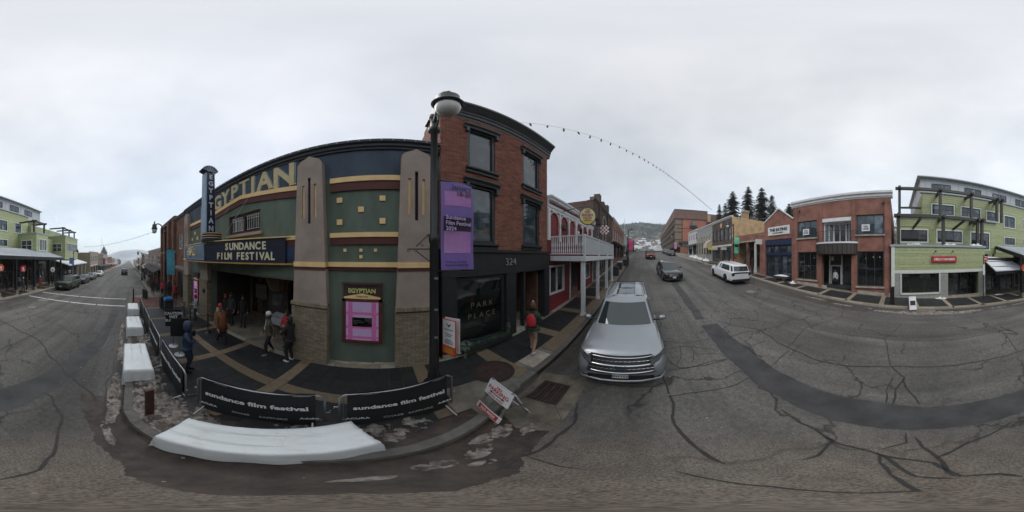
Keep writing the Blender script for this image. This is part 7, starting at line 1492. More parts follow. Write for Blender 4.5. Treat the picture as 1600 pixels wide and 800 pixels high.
# litter bins
def bin_(label, u, v, m, top, h=1.0, r=.3, group=None):
    t = thing('litter_bin', label, 'bin', (u, v, G(u)+.15)); z = G(u)+.15; b = MB(); b.box(u-r,u+r,v-r,v+r,z+.03,z+h*.86); b.ob('body', m, t)
    q = MB(); q.prism([(v-r*1.05,z+h*.86),(v+r*1.05,z+h*.86),(v+r*.8,z+h),(v-r*.8,z+h)], 'x', u-r*1.05, u+r*1.05); q.ob('lid', top, t); q = MB(); q.box(u+r*1.0,u+r*1.03,v-r*.6,v+r*.6,z+h*.62,z+h*.78); q.ob('slot', DBLACK, t)
DG = mat('bin_grey', (0.02,0.023,0.026), .6, .2, 5, .1); BLB = mat('bin_blue', (0.02,0.15,0.38), .45, .1, 5, 0)
bin_('dark litter bin with blue lid on the theatre pavement', -11.3, 2.75, DG, BLB); bin_('plain dark litter bin next to the blue-lidded one', -12.2, 2.6, DG, DG)
bin_('dark litter bin by the kerb beyond the white balcony', 17.2, 2.75, DG, DG, .95, .33); bin_('pale topped litter bin beyond the dark one up the left pavement', 21, 2.8, DG, WHITE, 1.1, .28)
bin_('dark planter box by the kerb up the left pavement', 24.5, 2.3, mat('planter_dark', (0.03,0.028,0.026), .8), mat('planter_soil', (0.02,0.035,0.02), .9), .9, .4)
# utility cabinet / green metal box at the Park Place corner is part of the shop; menu easel by the balcony shop
t = thing('easel_sign', 'small red framed easel board by the balcony shop door', 'sign', (9.2,4.05,.85)); z = G(9.2)+.15
for s in (-1, 1): q = MB(); q.beam((9.2+.0,4.0+s*.22,z),(9.32,4.0+s*.1,z+1.0),.03,.03); q.ob('leg', mat('easel_red', (0.3,0.05,0.05), .6), t)
q = MB(); q.add([(9.17,3.76,z+.3),(9.17,4.24,z+.3),(9.27,4.16,z+.92),(9.27,3.84,z+.92),(9.19,3.76,z+.3),(9.19,4.24,z+.3),(9.29,4.16,z+.92),(9.29,3.84,z+.92)], [(0,1,2,3),(7,6,5,4),(0,4,5,1),(1,5,6,2),(2,6,7,3),(3,7,4,0)]); q.ob('board', mat('easel_board', (0.2,0.1,0.1), .7), t)
# no-parking sawhorse signs
def sawhorse(label, u, v, z, rz, main=True, hw=.27, pb=-.36):
    t = thing('folding_sign', label, 'sign', (u, v, z)); M_ = Matrix.Translation((u,v,z)) @ Matrix.Rotation(rz,4,'Z') @ Matrix.Rotation(-math.atan(slope(u))*0, 4, 'Y')
    GM = mat('sign_leg_grey', (0.16,0.16,0.155), .6, .3, 8, .2)
    for f in (-1, 1):
        tl = Matrix.Rotation(f*R(17), 4, 'X')
        B_ = M_ @ Matrix.Translation((0,-f*.0,.92)) @ tl
        for s in (-hw, hw): q = MB(); q.T = B_; q.box(s-.02,s+.02,-.012,.012,-.96,.04); q.ob('leg', GM, t)
        q = MB(); q.T = B_; yo = -.014 if f < 0 else .014
        q.box(-hw-.05,hw+.05,*sorted((yo,yo+(-.012 if f < 0 else .012))),pb,.1 if pb < -.5 else .02); q.ob('panel', WHITE, t)
        if main:
            q = MB(); q.T = B_; q.box(-.33,.33,*sorted((yo,yo+(-.012 if f < 0 else .012))),-.86,-.68); q.ob('panel', WHITE, t)
            q = MB(); q.T = B_; ys = yo+(-.014 if f < 0 else .014); q.box(-.27,.27,*sorted((ys,ys+(-.003 if f < 0 else .003))),-.84,-.70); q.ob('red_label', RSN, t)
        if f < 0:
            X = (B_.to_3x3() @ Vector((1,0,0))); Z = (B_.to_3x3() @ Vector((0,0,1))); P_ = lambda x, z_, o=-.031: B_ @ Vector((x, o, z_))
            if main:
                text('lettering', 'NO', .09, RSN, P_(0,-.06), X, Z, .002, t, bold=.02); text('lettering', 'PARKING', .13, RSN, P_(0,-.15), X, Z, .002, t, bold=.02); q = MB(); q.T = B_; q.box(-.2,.2,-.030,-.027,-.245,-.225); q.prism([(-.2,-.235),(-.14,-.20),(-.14,-.27)], 'y', -.030, -.027); q.prism([(.2,-.235),(.14,-.20),(.14,-.27)], 'y', -.030, -.027); q.ob('arrow', BLACK, t)
                text('lettering', 'SPECIAL EVENT', .06, RSN, P_(0,-.31), X, Z, .002, t, bold=.02); text('lettering', '363-9000', .11, WHITE, P_(.0,-.77,-.034), X, Z, .002, t, bold=.02)
            else:
                q = MB(); q.T = B_; q.box(-.17,.17,-.031,-.027,-.5,-.2); q.ob('black_label', BLACK, t)
    q = MB(); q.T = M_; q.beam((-.27,-.13,.45),(-.27,.13,.45),.015,.03); q.beam((.27,-.13,.45),(.27,.13,.45),.015,.03); q.ob('brace', GM, t)
    if main: q = MB(); q.T = M_; q.tube([(-.27,0,.5),(0,.02,.28),(.27,0,.5)], .01, 5); q.ob('chain', mat('chain_red', (0.2,0.03,0.03), .5), t)
sawhorse('folding no-parking sign with red telephone strip standing in slush at the kerb', 1.6, 1.84, G(1.6)+.02, R(-98), True)
sawhorse('small white folding sign with black label at the far kerb before the green shop', -.95, -10.35, G(-.95)+.0, R(180+8), False, .18, -.8)
# sign post with small red square sign at far kerb
t = thing('sign_post', 'dark street sign post with small red sign in front of the green shop', 'sign', (-7.0,-12.0,-.2)); z = G(-7)+.14
q = MB(); q.cyl((-7,-12,z),(-7,-12,z+3.9),.035,8); q.ob('post', BLACK, t)
q = MB(); q.box(-7.42,-7.0,-12.02,-11.99,z+3.35,z+3.75); q.ob('red_plate', RSN, t); q = MB(); q.box(-7.12,-6.93,-11.98,-11.955,z+2.2,z+3.1); q.ob('white_plate', WHITE, t)
text('lettering', 'NO', .2, WHITE, (-7.21,-11.98,z+3.55), (-1,0,0), (0,0,1), .004, t, bold=.03)
t = thing('hanging_sign', 'small white hanging board on an iron bracket before the restaurant', 'sign', (14.6,-12.9,4.8)); q = MB(); q.box(14.55,14.6,-13.3,-12.3,5.0,5.6); q.ob('board', GREYW, t); q = MB(); q.tube([(14.57,-13.55,6.0),(14.57,-12.2,6.0)], .025, 6); q.cyl((14.57,-12.4,5.6),(14.57,-12.4,6.0),.012,5); q.cyl((14.57,-13.2,5.6),(14.57,-13.2,6.0),.012,5); q.ob('bracket', BLACK, t)
t = thing('planter', 'low dark wagon planter with snow in front of the navy restaurant front', 'planter', (11.2,-13.1,1.0)); z = G(11.2)+.15; q = MB(); q.box(10.4,12.2,-13.5,-12.8,z+.25,z+.5); q.ob('tray', mat('dark_wood', (0.04,0.03,0.025), .7, .3, 4, .2), t)
for x in (10.7,11.9): q = MB(); q.tube([(x,-12.82,z+.22),(x,-12.74,z+.22)], .22, 14); q.ob('wheel', MATS['dark_wood'], t)
b = MB(); b.grid(lambda s, t_: (10.42+1.76*s,-13.48+.66*t_,z+.5+.14*math.sin(math.pi*s)*math.sin(math.pi*t_)+.04*mnoise.noise((s*4,t_*4,2))), 12, 6); b.ob('snow', SNOW, t, True)
for i, (u, lab) in enumerate(((15.6,'dark'),(20.6,'orange'))):
    t = thing('bollard', f'{lab} post by the low brick arcade', 'bollard', (u,-12.6,G(u)+.15)); q = MB(); q.lathe([(.12,0),(.12,1.2),(.09,1.3)], (u,-12.6,G(u)+.15), 10); q.ob('post', BLACK if lab == 'dark' else mat('post_orange', (0.5,0.2,0.06), .6), t)
t = thing('bench', 'pale slatted bench outside the dark brown brick shop', 'bench', (22.6,-12.6,2)); z = G(22.6)+.15
for k in range(4): q = MB(); q.box(21.8,23.4,-12.9+k*.11,-12.81+k*.11,z+.42,z+.46); q.ob('slat', mat('bench_tan', (0.35,0.28,0.18), .7), t)
for x in (21.9,23.3): q = MB(); q.box(x-.04,x+.04,-12.9,-12.5,z,z+.42); q.ob('leg', BLACK, t)
q = MB(); q.box(21.8,23.4,-12.95,-12.91,z+.5,z+.9); q.ob('backrest', MATS['bench_tan'], t)
# ============================================================ VEHICLES (built at the origin facing +x, then placed)
TYRE = mat('tyre', (0.012,0.012,0.012), .85, .2, 20, .3); RIM = mat('alloy', (0.32,0.33,0.34), .3, .1, 8, 0, metal=.85); RIMD = mat('dark_alloy', (0.06,0.06,0.065), .3, .1, 8, 0, metal=.7)
CHROME = mat('chrome', (0.6,0.61,0.62), .12, 0, bump=0, metal=1.0); PLAST = mat('black_plastic', (0.014,0.014,0.015), .5, .1, 8, .05); HEADL = mat('headlamp', (0.16,0.17,0.18), .08, .1, 10, 0, spec=.9); TAILL = mat('tail_lamp', (0.25,0.01,0.01), .15, 0, bump=0, spec=.9)
CGL = glass_mat('car_glass', (0.022,0.034,0.036), 0, .02); CGL.node_tree.nodes['Principled BSDF'].inputs['Specular IOR Level'].default_value = .95; PLATE = mat('plate_white', (0.6,0.6,0.58), .5, 0, bump=0)
def paint(name, c, metal=0.0, rough=.35): return mat(name, c, rough, .04, 1, 0, metal=metal, coat=.6)
def lerp(a, b_, t): return a+(b_-a)*t
def vehicle(name, label, cat, P, pm, loc, rz, group=None, front=True):
    """P: L length, W width, H height, hood z, belt z, ws0 windshield base x, ws1 windshield top x, r1 roof rear x, r0 backlight base x (x measured from the nose)"""
    L, Wd, H = P['L'], P['W'], P['H']; X = lambda d: L/2-d; hw = Wd/2; hood, belt = P['hood'], P['belt']; wr = P.get('wr', .38); wb = (P['wf'], P['wrr']); gc = P.get('gc', .24)
    z = G(loc[0]); sl = math.atan(slope(loc[0])); base = Matrix.Translation((loc[0], loc[1], z+.008)) @ Matrix.Rotation(-sl, 4, 'Y') @ Matrix.Rotation(rz, 4, 'Z')
    t = bpy.data.objects.new(name, None); C.objects.link(t); t.matrix_basis = base; WM[t.name] = base.copy(); setp(t, label, cat, group)
    def ob(b, nm, m, par=None, smooth=False):
        b.v = [tuple(base @ Vector(v)) for v in b.v]; me, c = b.mesh(nm, m, True, smooth); o = bpy.data.objects.new(nm, me); link(o, par or t, Matrix.Translation(c)); return o
    # --- body loft
    boxy = P.get('boxy', 0)
    st = []  # (d, halfwidth factor, zbottom, ztop, crown)
    nose = P.get('nose', hood-.12)
    if P.get('slant'): st += [(0.0,.80,gc+.16,.62,.0),(.07,.88,gc+.1,.80,.01),(.2,.94,gc+.04,nose-.08,.02),(.36,.97,gc+.01,nose+.02,.03),(.6,.985,gc,hood-.03,.04),(P['ws0']*.75,1.0,gc,hood,.04),(P['ws0'],1.0,gc,hood+.03,.03),(P['ws0']+.35,1.0,gc,belt,.0)]
    else: st += [(0.0,.78 if not boxy else .9,gc+.18,nose-.22,.0),(0.06,.88 if not boxy else .95,gc+.1,nose-.06,.01),(0.22,.955 if not boxy else .98,gc+.02,nose+.02,.03),(.55,.985,gc,hood-.05*(1-boxy),.04),(P['ws0']*.75,1.0,gc,hood,.04),(P['ws0'],1.0,gc,hood+.03,.03),(P['ws0']+.35,1.0,gc,belt+.0,.0)]
    for k in range(1, 5): st.append((lerp(P['ws0']+.35, L-.55, k/5), 1.0, gc, belt+.01*k, .0))
    st += [(L-.5,1.0,gc,belt+.05,.0),(L-.16,.965,gc+.06,belt+.05,.0),(L-.04,.92,gc+.16,belt+.0,.0),(L,.84,gc+.24,belt-.16,.0)]
    b = MB(); prof_n = 0
    for d, w, zb_, zt_, cr_ in st:
        W_ = hw*w; mid = zb_+(zt_-zb_)*.5; sh = zt_-.05
        pr = [(0,zb_),(W_*.80,zb_),(W_*.95,zb_+.05),(W_*.985,zb_+.16),(W_,mid),(W_*.985,lerp(mid,sh,.7)),(W_*.955,sh),(W_*.90,zt_),(W_*.55,zt_+cr_*.7),(0,zt_+cr_)]
        prof_n = len(pr)
        for y, zz in pr: b.v.append((X(d), y, zz))
        for y, zz in pr[1:-1][::-1]: b.v.append((X(d), -y, zz))
    m_ = prof_n*2-2
    for i in range(len(st)-1):
        for k in range(m_): a = i*m_+k; c = i*m_+(k+1) % m_; b.f.append((a, a+m_, c+m_, c)[::-1])
    b.f.append(tuple(range(m_))[::-1]); b.f.append(tuple((len(st)-1)*m_+k for k in range(m_))); b.m = [0]*len(b.f)
    me, c = b.mesh('body', pm, False, True); tmp = bpy.data.objects.new('tmp', me); C.objects.link(tmp)
    sb_ = tmp.modifiers.new('s', 'SUBSURF'); sb_.levels = 2 if P.get('fine') else 1; sb_.render_levels = sb_.levels
    cut = MB()
    for d in wb:
        for s in (-1, 1): cut.tube([(X(d), s*(hw-.28), wr+.01), (X(d), s*(hw+.2), wr+.01)], wr+.075, 28)
    cm, _ = cut.mesh('cut', PLAST, False); cobj = bpy.data.objects.new('cut', cm); C.objects.link(cobj)
    bm_ = tmp.modifiers.new('b', 'BOOLEAN'); bm_.operation = 'DIFFERENCE'; bm_.object = cobj; bm_.solver = 'EXACT'
    try: bm_.material_mode = 'TRANSFER'
    except Exception: pass
    dg = bpy.context.evaluated_depsgraph_get(); fin = bpy.data.meshes.new_from_object(tmp.evaluated_get(dg)); fin.name = 'body'
    bpy.data.objects.remove(tmp); bpy.data.objects.remove(cobj)
    for p_ in fin.polygons: p_.use_smooth = True
    try: fin.set_sharp_from_angle(angle=R(38))
    except Exception: pass
    body = bpy.data.objects.new('body', fin); link(body, t, base)
    # --- greenhouse shell, glass proud of it
    wt = P.get('wt', .78)*hw; wB = hw*.93; zt_ = H-.05; b = MB()
    low = [(X(P['ws0']+.02), wB*.90, hood+.02), (X(P['ws0']+.45), wB, belt-.03), (X(P['r0']-.25), wB, belt+.0), (X(P['r0']), wB*.9, belt+.0)]
    fx, rx = P['ws1'], P['r1']
    top = [(X(fx), wt*.90, zt_-.02), (X(fx+.3), wt, zt_+.0), (X(rx-.3), wt, zt_-.01), (X(rx), wt*.92, zt_-.05)]
    nseg = 6
    def ring(lst, f=1.0, dz=0, dx=0):
        o = [(x-(dx if i == 0 else -dx if i == 3 else 0), y*f, z_+dz) for i, (x, y, z_) in enumerate(lst)]; fr = []
        for k in range(1, nseg): s = 1-2*k/nseg; x0, y0, z0_ = o[0]; fr.append((x0+.10*(1-s*s), -y0*s*-1 if False else y0*s, z0_))
        left = o; right = [(x, -y, z_) for x, y, z_ in o][::-1]; rr = []
        for k in range(1, nseg): s = 1-2*k/nseg; x0, y0, z0_ = o[3]; rr.append((x0-.05*(1-s*s), -y0*s, z0_))
        # order: left front->rear, rear arc (left->right), right rear->front, front arc (right->left)
        rear = [(x, -y, z_) for x, y, z_ in rr]; front_ = [(x, -y, z_) for x, y, z_ in fr]
        return left+rear+right+front_
    Rl, Rt, Rm = ring(low), ring(top), ring(top, .9, .045, .12); n = len(Rl)
    Rr = ring(top, .5, .075, .4)
    for r_ in (Rl, Rt, Rm, Rr): b.v += r_
    for k in range(3):
        for i in range(n): b.f.append((k*n+i, k*n+(i+1) % n, (k+1)*n+(i+1) % n, (k+1)*n+i))
    b.f.append(tuple(3*n+i for i in range(n))); b.m = [0]*len(b.f); roofm = P.get('roofm', pm); cab = ob(b, 'cabin', roofm, None, True)
    try: cab.data.set_sharp_from_angle(angle=R(30))
    except Exception: pass
    def quadpanel(nm, q4, m, off=.008, bulge=0.0, par=None, nu=6, nv=4):
        A_, B_, C_, D_ = [Vector(p) for p in q4]; N = (B_-A_).cross(D_-A_).normalized()
        cen = (A_+B_+C_+D_)/4
        if N.dot(cen-Vector((cen.x*.5,0,belt-.2))) < 0: N = -N
        bb_ = MB(); bb_.grid(lambda s, t_: tuple(A_*(1-s)*(1-t_)+B_*s*(1-t_)+C_*s*t_+D_*(1-s)*t_+N*(off+bulge*math.sin(math.pi*s))), nu, nv)
        return ob(bb_, nm, m, par, True)
    def onside(f, h, s, lo=low, to=top):  # f: 0..3 along left ring, h 0..1 up
        i = min(int(f), 2); g_ = f-i; a = Vector(lo[i]).lerp(Vector(lo[i+1]), g_); c_ = Vector(to[i]).lerp(Vector(to[i+1]), g_); p = a.lerp(c_, h); return (p.x, p.y*s, p.z)
    # windscreen and rear glass as curved grids
    def frontp(s, h, rear=False):
        i = 3 if rear else 0; a, c_ = low[i], top[i]; y = lerp(a[1], c_[1], h)*(1-2*s)*.93; k = (1-(1-2*s)**2)*(.05 if rear else .10); x = lerp(a[0], c_[0], h)+(-k if rear else k); return Vector((x, y, lerp(a[2], c_[2], h)))
    h0, h1 = (.04, .93)
    b = MB(); b.grid(lambda s, t_: tuple(frontp(s, h0+(h1-h0)*t_)+Vector((.012,0,.010))), 14, 6); ws = ob(b, 'windscreen', CGL, None, True)
    b = MB(); b.grid(lambda s, t_: tuple(frontp(s, .12+.76*t_, True)+Vector((-.012,0,.008))), 10, 5, flip=True); ob(b, 'rear_window', CGL, None, True)
    cuts = P.get('wins', [(.55,1.28),(1.34,1.98),(2.04,2.62)])
    for s in (-1, 1):
        for i, (a, c_) in enumerate(cuts):
            a2 = a
            q4 = [onside(a, .10, s), onside(c_, .10, s), onside(c_, .86, s), onside(min(a+(.18 if i == 0 else 0), c_-.05), .86, s)]
            quadpanel('side_window', q4, CGL, .010, 0)
    # wheels
    rm = P.get('rim', RIM)
    for d in wb:
        for s in (-1, 1):
            y = s*(hw-.13); b = MB(); 
            prof = [(wr*.62,-.11),(wr*.93,-.115),(wr,-.08),(wr,.08),(wr*.93,.115),(wr*.62,.11)]
            vs = []; n_ = 26
            for r_, o_ in prof:
                for k in range(n_): a = 2*math.pi*k/n_; vs.append((X(d)+r_*math.cos(a), y+o_, wr+r_*math.sin(a)))
            fs = [(i*n_+k, i*n_+(k+1) % n_, (i+1)*n_+(k+1) % n_, (i+1)*n_+k) for i in range(5) for k in range(n_)]
            b.add(vs, fs); w = ob(b, 'wheel', TYRE, None, True)
            b = MB(); b.tube([(X(d), y+s*.02, wr), (X(d), y+s*.05, wr)], wr*.63, 22); ob(b, 'brake_disc', PLAST, w)
            b = MB()
            for k in range(10): a = k*math.pi/5; b.beam((X(d)+wr*.12*math.cos(a), y+s*.085, wr+wr*.12*math.sin(a)), (X(d)+wr*.62*math.cos(a+.08), y+s*.095, wr+wr*.62*math.sin(a+.08)), .03, .045, up=(0,1,0))
            b.tube([(X(d), y+s*.06, wr), (X(d), y+s*.10, wr)], wr*.18, 12); 
            n2 = len(b.v); vs = []
            for r_, o_ in ((wr*.66,.11),(wr*.60,.11),(wr*.60,.04),(wr*.66,.04)):
                for k in range(22): a = 2*math.pi*k/22; vs.append((X(d)+r_*math.cos(a), y+s*o_, wr+r_*math.sin(a)))
            b.add(vs, [(i*22+k, i*22+(k+1) % 22, ((i+1) % 4)*22+(k+1) % 22, ((i+1) % 4)*22+k) for i in range(4) for k in range(22)]); ob(b, 'rim', rm, w)
    # arches and sills
    for d in wb:
        for s in (-1, 1):
            b = MB(); b.tube([(X(d)+(wr+.085)*math.cos(a), s*(hw-.015), wr+.01+(wr+.085)*math.sin(a)) for a in [R(-12+204*k/16) for k in range(17)]], .026, 6); ob(b, 'wheel_arch', P.get('arch', pm), None, True)
    for s in (-1, 1): b = MB(); b.box(X(wb[1]-wr-.12), X(wb[0]+wr+.12), s*(hw*.90), s*(hw*.975), gc-.06, gc+.08); ob(b, 'sill', PLAST)
    b = MB(); b.box(X(L-.4), X(.4), -hw*.75, hw*.75, gc-.1, gc+.06); ob(b, 'underbody', PLAST)
    # door seams and handles
    for s in (-1, 1):
        for f in (.42, 1.31, 2.02):
            p = onside(f, 0, s); b = MB(); b.tube([(p[0], s*(hw*.948), belt-.05), (p[0], s*(hw*.997), lerp(gc, belt, .62)), (p[0], s*(hw*1.0), lerp(gc, belt, .45)), (p[0]+.01, s*(hw*.99), gc+.14)], .005, 4); ob(b, 'door_seam', PLAST)
        for f in (1.12, 1.82): p = onside(f, 0, s); b = MB(); b.box(p[0]-.1, p[0]+.1, s*(hw*.965), s*(hw*.965+.035), belt-.17, belt-.135); ob(b, 'door_handle', P.get('handle', pm))
        p = onside(.42, .06, s); b = MB(); b.ell((p[0]+.03, s*(hw+.13), belt+.09), .07, .13, .085, 12, 8); mr_ = ob(b, 'mirror', P.get('mirror', pm), None, True); b = MB(); b.beam((p[0], s*(hw*.86), belt+.02), (p[0]+.03, s*(hw+.05), belt+.05), .05, .04); ob(b, 'mirror_arm', PLAST, mr_)
    # lamps
    for s in (-1, 1):
        b = MB(); hl = P.get('hl', (.26, .14)); zc_ = P.get('hz', nose-.12)
        b.grid(lambda u_, v_: (X(P.get('hx',0)+.015+.34*u_**1.6)+.03, s*(hw*(.60 if not boxy else .55)+hw*.37*u_), zc_-hl[1]/2+hl[1]*v_+.05*u_), 8, 3, flip=s > 0); b.grid(lambda u_, v_: (X(P.get('hx',0)+.015+.34*u_**1.6)-.03, s*(hw*.60+hw*.36*u_), zc_-hl[1]/2+hl[1]*v_+.05*u_), 8, 3, flip=s < 0); hd = ob(b, 'headlight', HEADL, None, True)
        
        b = MB(); tz = P.get('tz', belt-.18); b.box(X(L-.12), X(L+.012), s*hw*.72, s*hw*.95, tz-.12, tz+.12); ob(b, 'tail_light', P.get('tail', TAILL))
    # grille, bumper intake, plate
    gz0, gz1 = P.get('gr', (nose-.30, nose-.04)); gw = hw*P.get('gw', .58); slt = P.get('slant')
    b = MB()
    gx_ = lambda s_, t_, o=0: X(-.085-o+slt*t_**1.2)-.07*(2*s_-1)**2
    if slt: b.grid(lambda s_, t_: (gx_(s_, t_), lerp(-gw,gw,s_)*(1-.05*t_), lerp(gz0,gz1,t_)), 16, 6)
    else: b.box(X(.06), X(-.02), -gw, gw, gz0, gz1)
    gr_ = ob(b, 'grille', PLAST)
    if slt:
        for k in range(3):
            t_ = (.12,.5,.9)[k]; b = MB(); b.tube([(gx_(s_, t_, .02), lerp(-gw,gw,s_), lerp(gz0,gz1,t_)+.02*abs(2*s_-1)**3) for s_ in [q/12 for q in range(13)]], (.022,.03,.016)[k], 6); ob(b, 'grille_bar', CHROME, gr_, True)
        for k in range(2):
            b = MB()
            for q in range(15): s_ = (q+.5)/15; t_ = (.3,.7)[k]; b.tube([(gx_(s_, t_, .006), lerp(-gw,gw,s_)-.035, lerp(gz0,gz1,t_)), (gx_(s_, t_, .012), lerp(-gw,gw,s_)+.035, lerp(gz0,gz1,t_)+.015)], .008, 4)
            ob(b, 'grille_mesh', MATS['alloy'], gr_)
    for k in range(0 if slt else P.get('bars', 3)):
        zz = lerp(gz0, gz1, (k+.5)/P.get('bars', 3)); b = MB(); b.tube([(X(.0), -gw*1.0, zz+.02), (X(-.045), -gw*.5, zz), (X(-.06), 0, zz), (X(-.045), gw*.5, zz), (X(.0), gw*1.0, zz+.02)], .022 if P.get('bars', 3) < 4 else .012, 6); ob(b, 'grille_bar', CHROME if P.get('chr', 1) else PLAST, gr_, True)
    b = MB(); b.box(X(.12), X(-.0), -hw*.66, hw*.66, gc+.10, gc+.22); ob(b, 'bumper_intake', PLAST)
    b = MB(); b.tube([(X(.24), -hw*.93, gc+.10), (X(.05), -hw*.8, gc+.07), (X(-.03), -hw*.4, gc+.06), (X(-.04), 0, gc+.06), (X(-.03), hw*.4, gc+.06), (X(.05), hw*.8, gc+.07), (X(.24), hw*.93, gc+.10)], .035, 6); ob(b, 'front_skid', P.get('skid', PLAST), None, True)
    b = MB(); b.box(X(-.075), X(-.06), -.155, .155, gc+.20, gc+.34); pl = ob(b, 'number_plate', P.get('plate', PLATE))
    b = MB(); b.box(X(L+.02), X(L+.0), -.155, .155, belt-.36, belt-.22); ob(b, 'number_plate', PLATE)
    b = MB(); b.box(X(L+.05), X(L-.15), -hw*.88, hw*.88, gc+.08, gc+.28); ob(b, 'rear_bumper', P.get('rb', PLAST))
    for s in (-1, 1): b = MB(); b.tube([(X(P['ws0'])+.0, s*.05+.0, hood+.07), (X(P['ws0']+.12), s*.05-.45*1, hood+.12)], .01, 4); ob(b, 'wiper', PLAST)
    if P.get('rails'):
        for s in (-1, 1): b = MB(); b.tube([(X(P['ws1']+.35), s*wt*.93, H-.06), (X(P['ws1']+.5), s*wt*.93, H+.03), (X(P['r1']-.5), s*wt*.93, H+.03), (X(P['r1']-.3), s*wt*.93, H-.06)], .02, 6); ob(b, 'roof_rail', P['rails'], None, True)
    if P.get('sunroof'):
        for a, c_ in P['sunroof']: b = MB(); b.grid(lambda s_, t_: (X(lerp(a, c_, s_)), lerp(-1, 1, t_)*wt*.66, H+.018-.02*abs(t_-.5)*2), 4, 4); ob(b, 'sunroof', CGL, None, True)
    if P.get('rearband'): b = MB(); b.box(X(L+.025), X(L-.02), -hw*.86, hw*.86, belt-.12, belt-.04); ob(b, 'rear_trim', PLAST)
    return t, ob, X, hw, body
SILV = paint('silver_paint', (0.31,0.33,0.35), .55, .28); WHT = paint('white_car_paint', (0.62,0.64,0.66), 0, .3); BLKP = paint('black_car_paint', (0.012,0.014,0.016), .3, .22); REDP = paint('red_car_paint', (0.33,0.045,0.035), 0, .35); GRNP = paint('dark_green_paint', (0.045,0.055,0.035), .3, .3); GRYP = paint('grey_car_paint', (0.12,0.13,0.14), .5, .3)
SUVP = dict(L=5.3, W=2.0, H=1.78, hood=1.14, nose=1.06, belt=1.2, slant=.24, ws0=1.50, ws1=2.28, r1=4.95, r0=5.15, wf=.98, wrr=4.05, wr=.39, gc=.25, wt=.76, fine=1, rails=STEEL, sunroof=[(2.75,3.45),(3.6,4.35)], gr=(.60,1.02), gw=.68, bars=3, hl=(.26,.17), hx=.03, hz=.93, skid=STEEL)
t, ob, X, hw, body = vehicle('parked_suv', 'large silver SUV with glass sunroof parked nose downhill beside the white balcony posts', 'car', SUVP, SILV, (5.85,.55), R(183))
# bonnet creases, badge, rails across roof, wheels done above
for s in (-1, 1):
    b = MB(); b.tube([(X(.42), s*.42, 1.075), (X(.9), s*.44, 1.135), (X(1.42), s*.50, 1.16)], [.012,.022,.016], 6); ob(b, 'bonnet_crease', SILV, None, True)
    b = MB(); b.tube([(X(.30), s*.86, 1.02), (X(.9), s*.90, 1.115), (X(1.5), s*.90, 1.15)], [.02,.03,.02], 6); ob(b, 'wing_crease', SILV, None, True)
    for k in range(3): b = MB(); b.beam((X(.04), s*(.72), .46+.07*k), (X(.22), s*(.93), .49+.07*k), .02, .03); ob(b, 'fog_vent', PLAST)
b = MB(); b.T = None; b.v = []; vs = [(X(-.075), .13*math.cos(2*math.pi*k/20), .81+.06*math.sin(2*math.pi*k/20)) for k in range(20)]; vs2 = [(x-.03, y, z_) for x, y, z_ in vs]; b.add(vs+vs2, [tuple(range(20)), tuple(range(39,19,-1))]+[(k,20+k,20+(k+1)%20,(k+1)%20) for k in range(20)]); ob(b, 'badge', CHROME)
b = MB(); vs = [(X(-.082), .112*math.cos(2*math.pi*k/20), .81+.046*math.sin(2*math.pi*k/20)) for k in range(20)]; b.add(vs, [tuple(range(20))]); ob(b, 'badge_face', mat('badge_blue', (0.03,0.05,0.10), .3), None)
b = MB(); b.box(X(1.55), X(1.45), -.75, .75, 1.125, 1.15); ob(b, 'cowl', PLAST)
for x_ in (4.5,): b = MB(); b.tube([(X(x_), -.72, 1.83), (X(x_), .72, 1.83)], .018, 6); ob(b, 'roof_bar', PLAST)
for k in range(5): b = MB(); b.box(X(4.85), X(2.5), -.62+k*.31-.004, -.62+k*.31+.004, 1.80, 1.805); ob(b, 'roof_groove', PLAST)
Mb = t.matrix_basis; pn = Mb.to_3x3(); text('lettering', '7EWY021', .095, BLACK, Mb @ Vector((X(-.078), 0, .52)), pn @ Vector((0,1,0)), pn @ Vector((0,0,1)), .003, t, bold=.02)
CRO = dict(L=4.9, W=1.95, H=1.62, hood=.98, nose=.88, belt=1.06, ws0=1.42, ws1=2.25, r1=4.3, r0=4.75, wf=.95, wrr=3.8, wr=.37, gc=.2, wt=.74, gr=(.52,.80), gw=.5, bars=4, hl=(.2,.1), wins=[(.55,1.28),(1.34,1.98),(2.04,2.5)])
vehicle('driving_suv', 'black SUV with headlights on coming down the road towards the camera', 'car', dict(CRO, fine=1), BLKP, (17.2,-2.85), R(184))
for s in (-1,1): pass
WAG = dict(L=5.45, W=2.05, H=1.86, hood=1.12, nose=1.08, belt=1.22, ws0=1.45, ws1=2.1, r1=5.1, r0=5.38, wf=.95, wrr=4.1, wr=.41, gc=.28, wt=.80, fine=1, rails=None, rearband=1, rb=PLAST, rim=RIMD, tail=PLAST, tz=1.02, wins=[(.5,1.22),(1.3,1.9),(2.0,2.8)])
vehicle('parked_suv', 'big white station wagon SUV with dark rear window parked pointing uphill across the road', 'car', WAG, WHT, (14.9,-8.75), R(-4))
JEP = dict(L=4.2, W=1.9, H=1.85, hood=1.15, nose=1.12, belt=1.2, ws0=1.5, ws1=1.75, r1=4.0, r0=4.15, wf=.65, wrr=3.2, wr=.43, gc=.4, wt=.86, boxy=1, gr=(.72,1.05), gw=.5, bars=7, chr=0, hl=(.2,.2), roofm=PLAST, rim=RIMD, arch=PLAST)
vehicle('driving_offroader', 'red boxy off-roader with black hardtop coming down the middle of the road', 'car', JEP, REDP, (36,-1.9), R(183))
vehicle('driving_car', 'silver car higher up the road behind the red off-roader', 'car', CRO, GRYP, (60,-3.6), R(180))
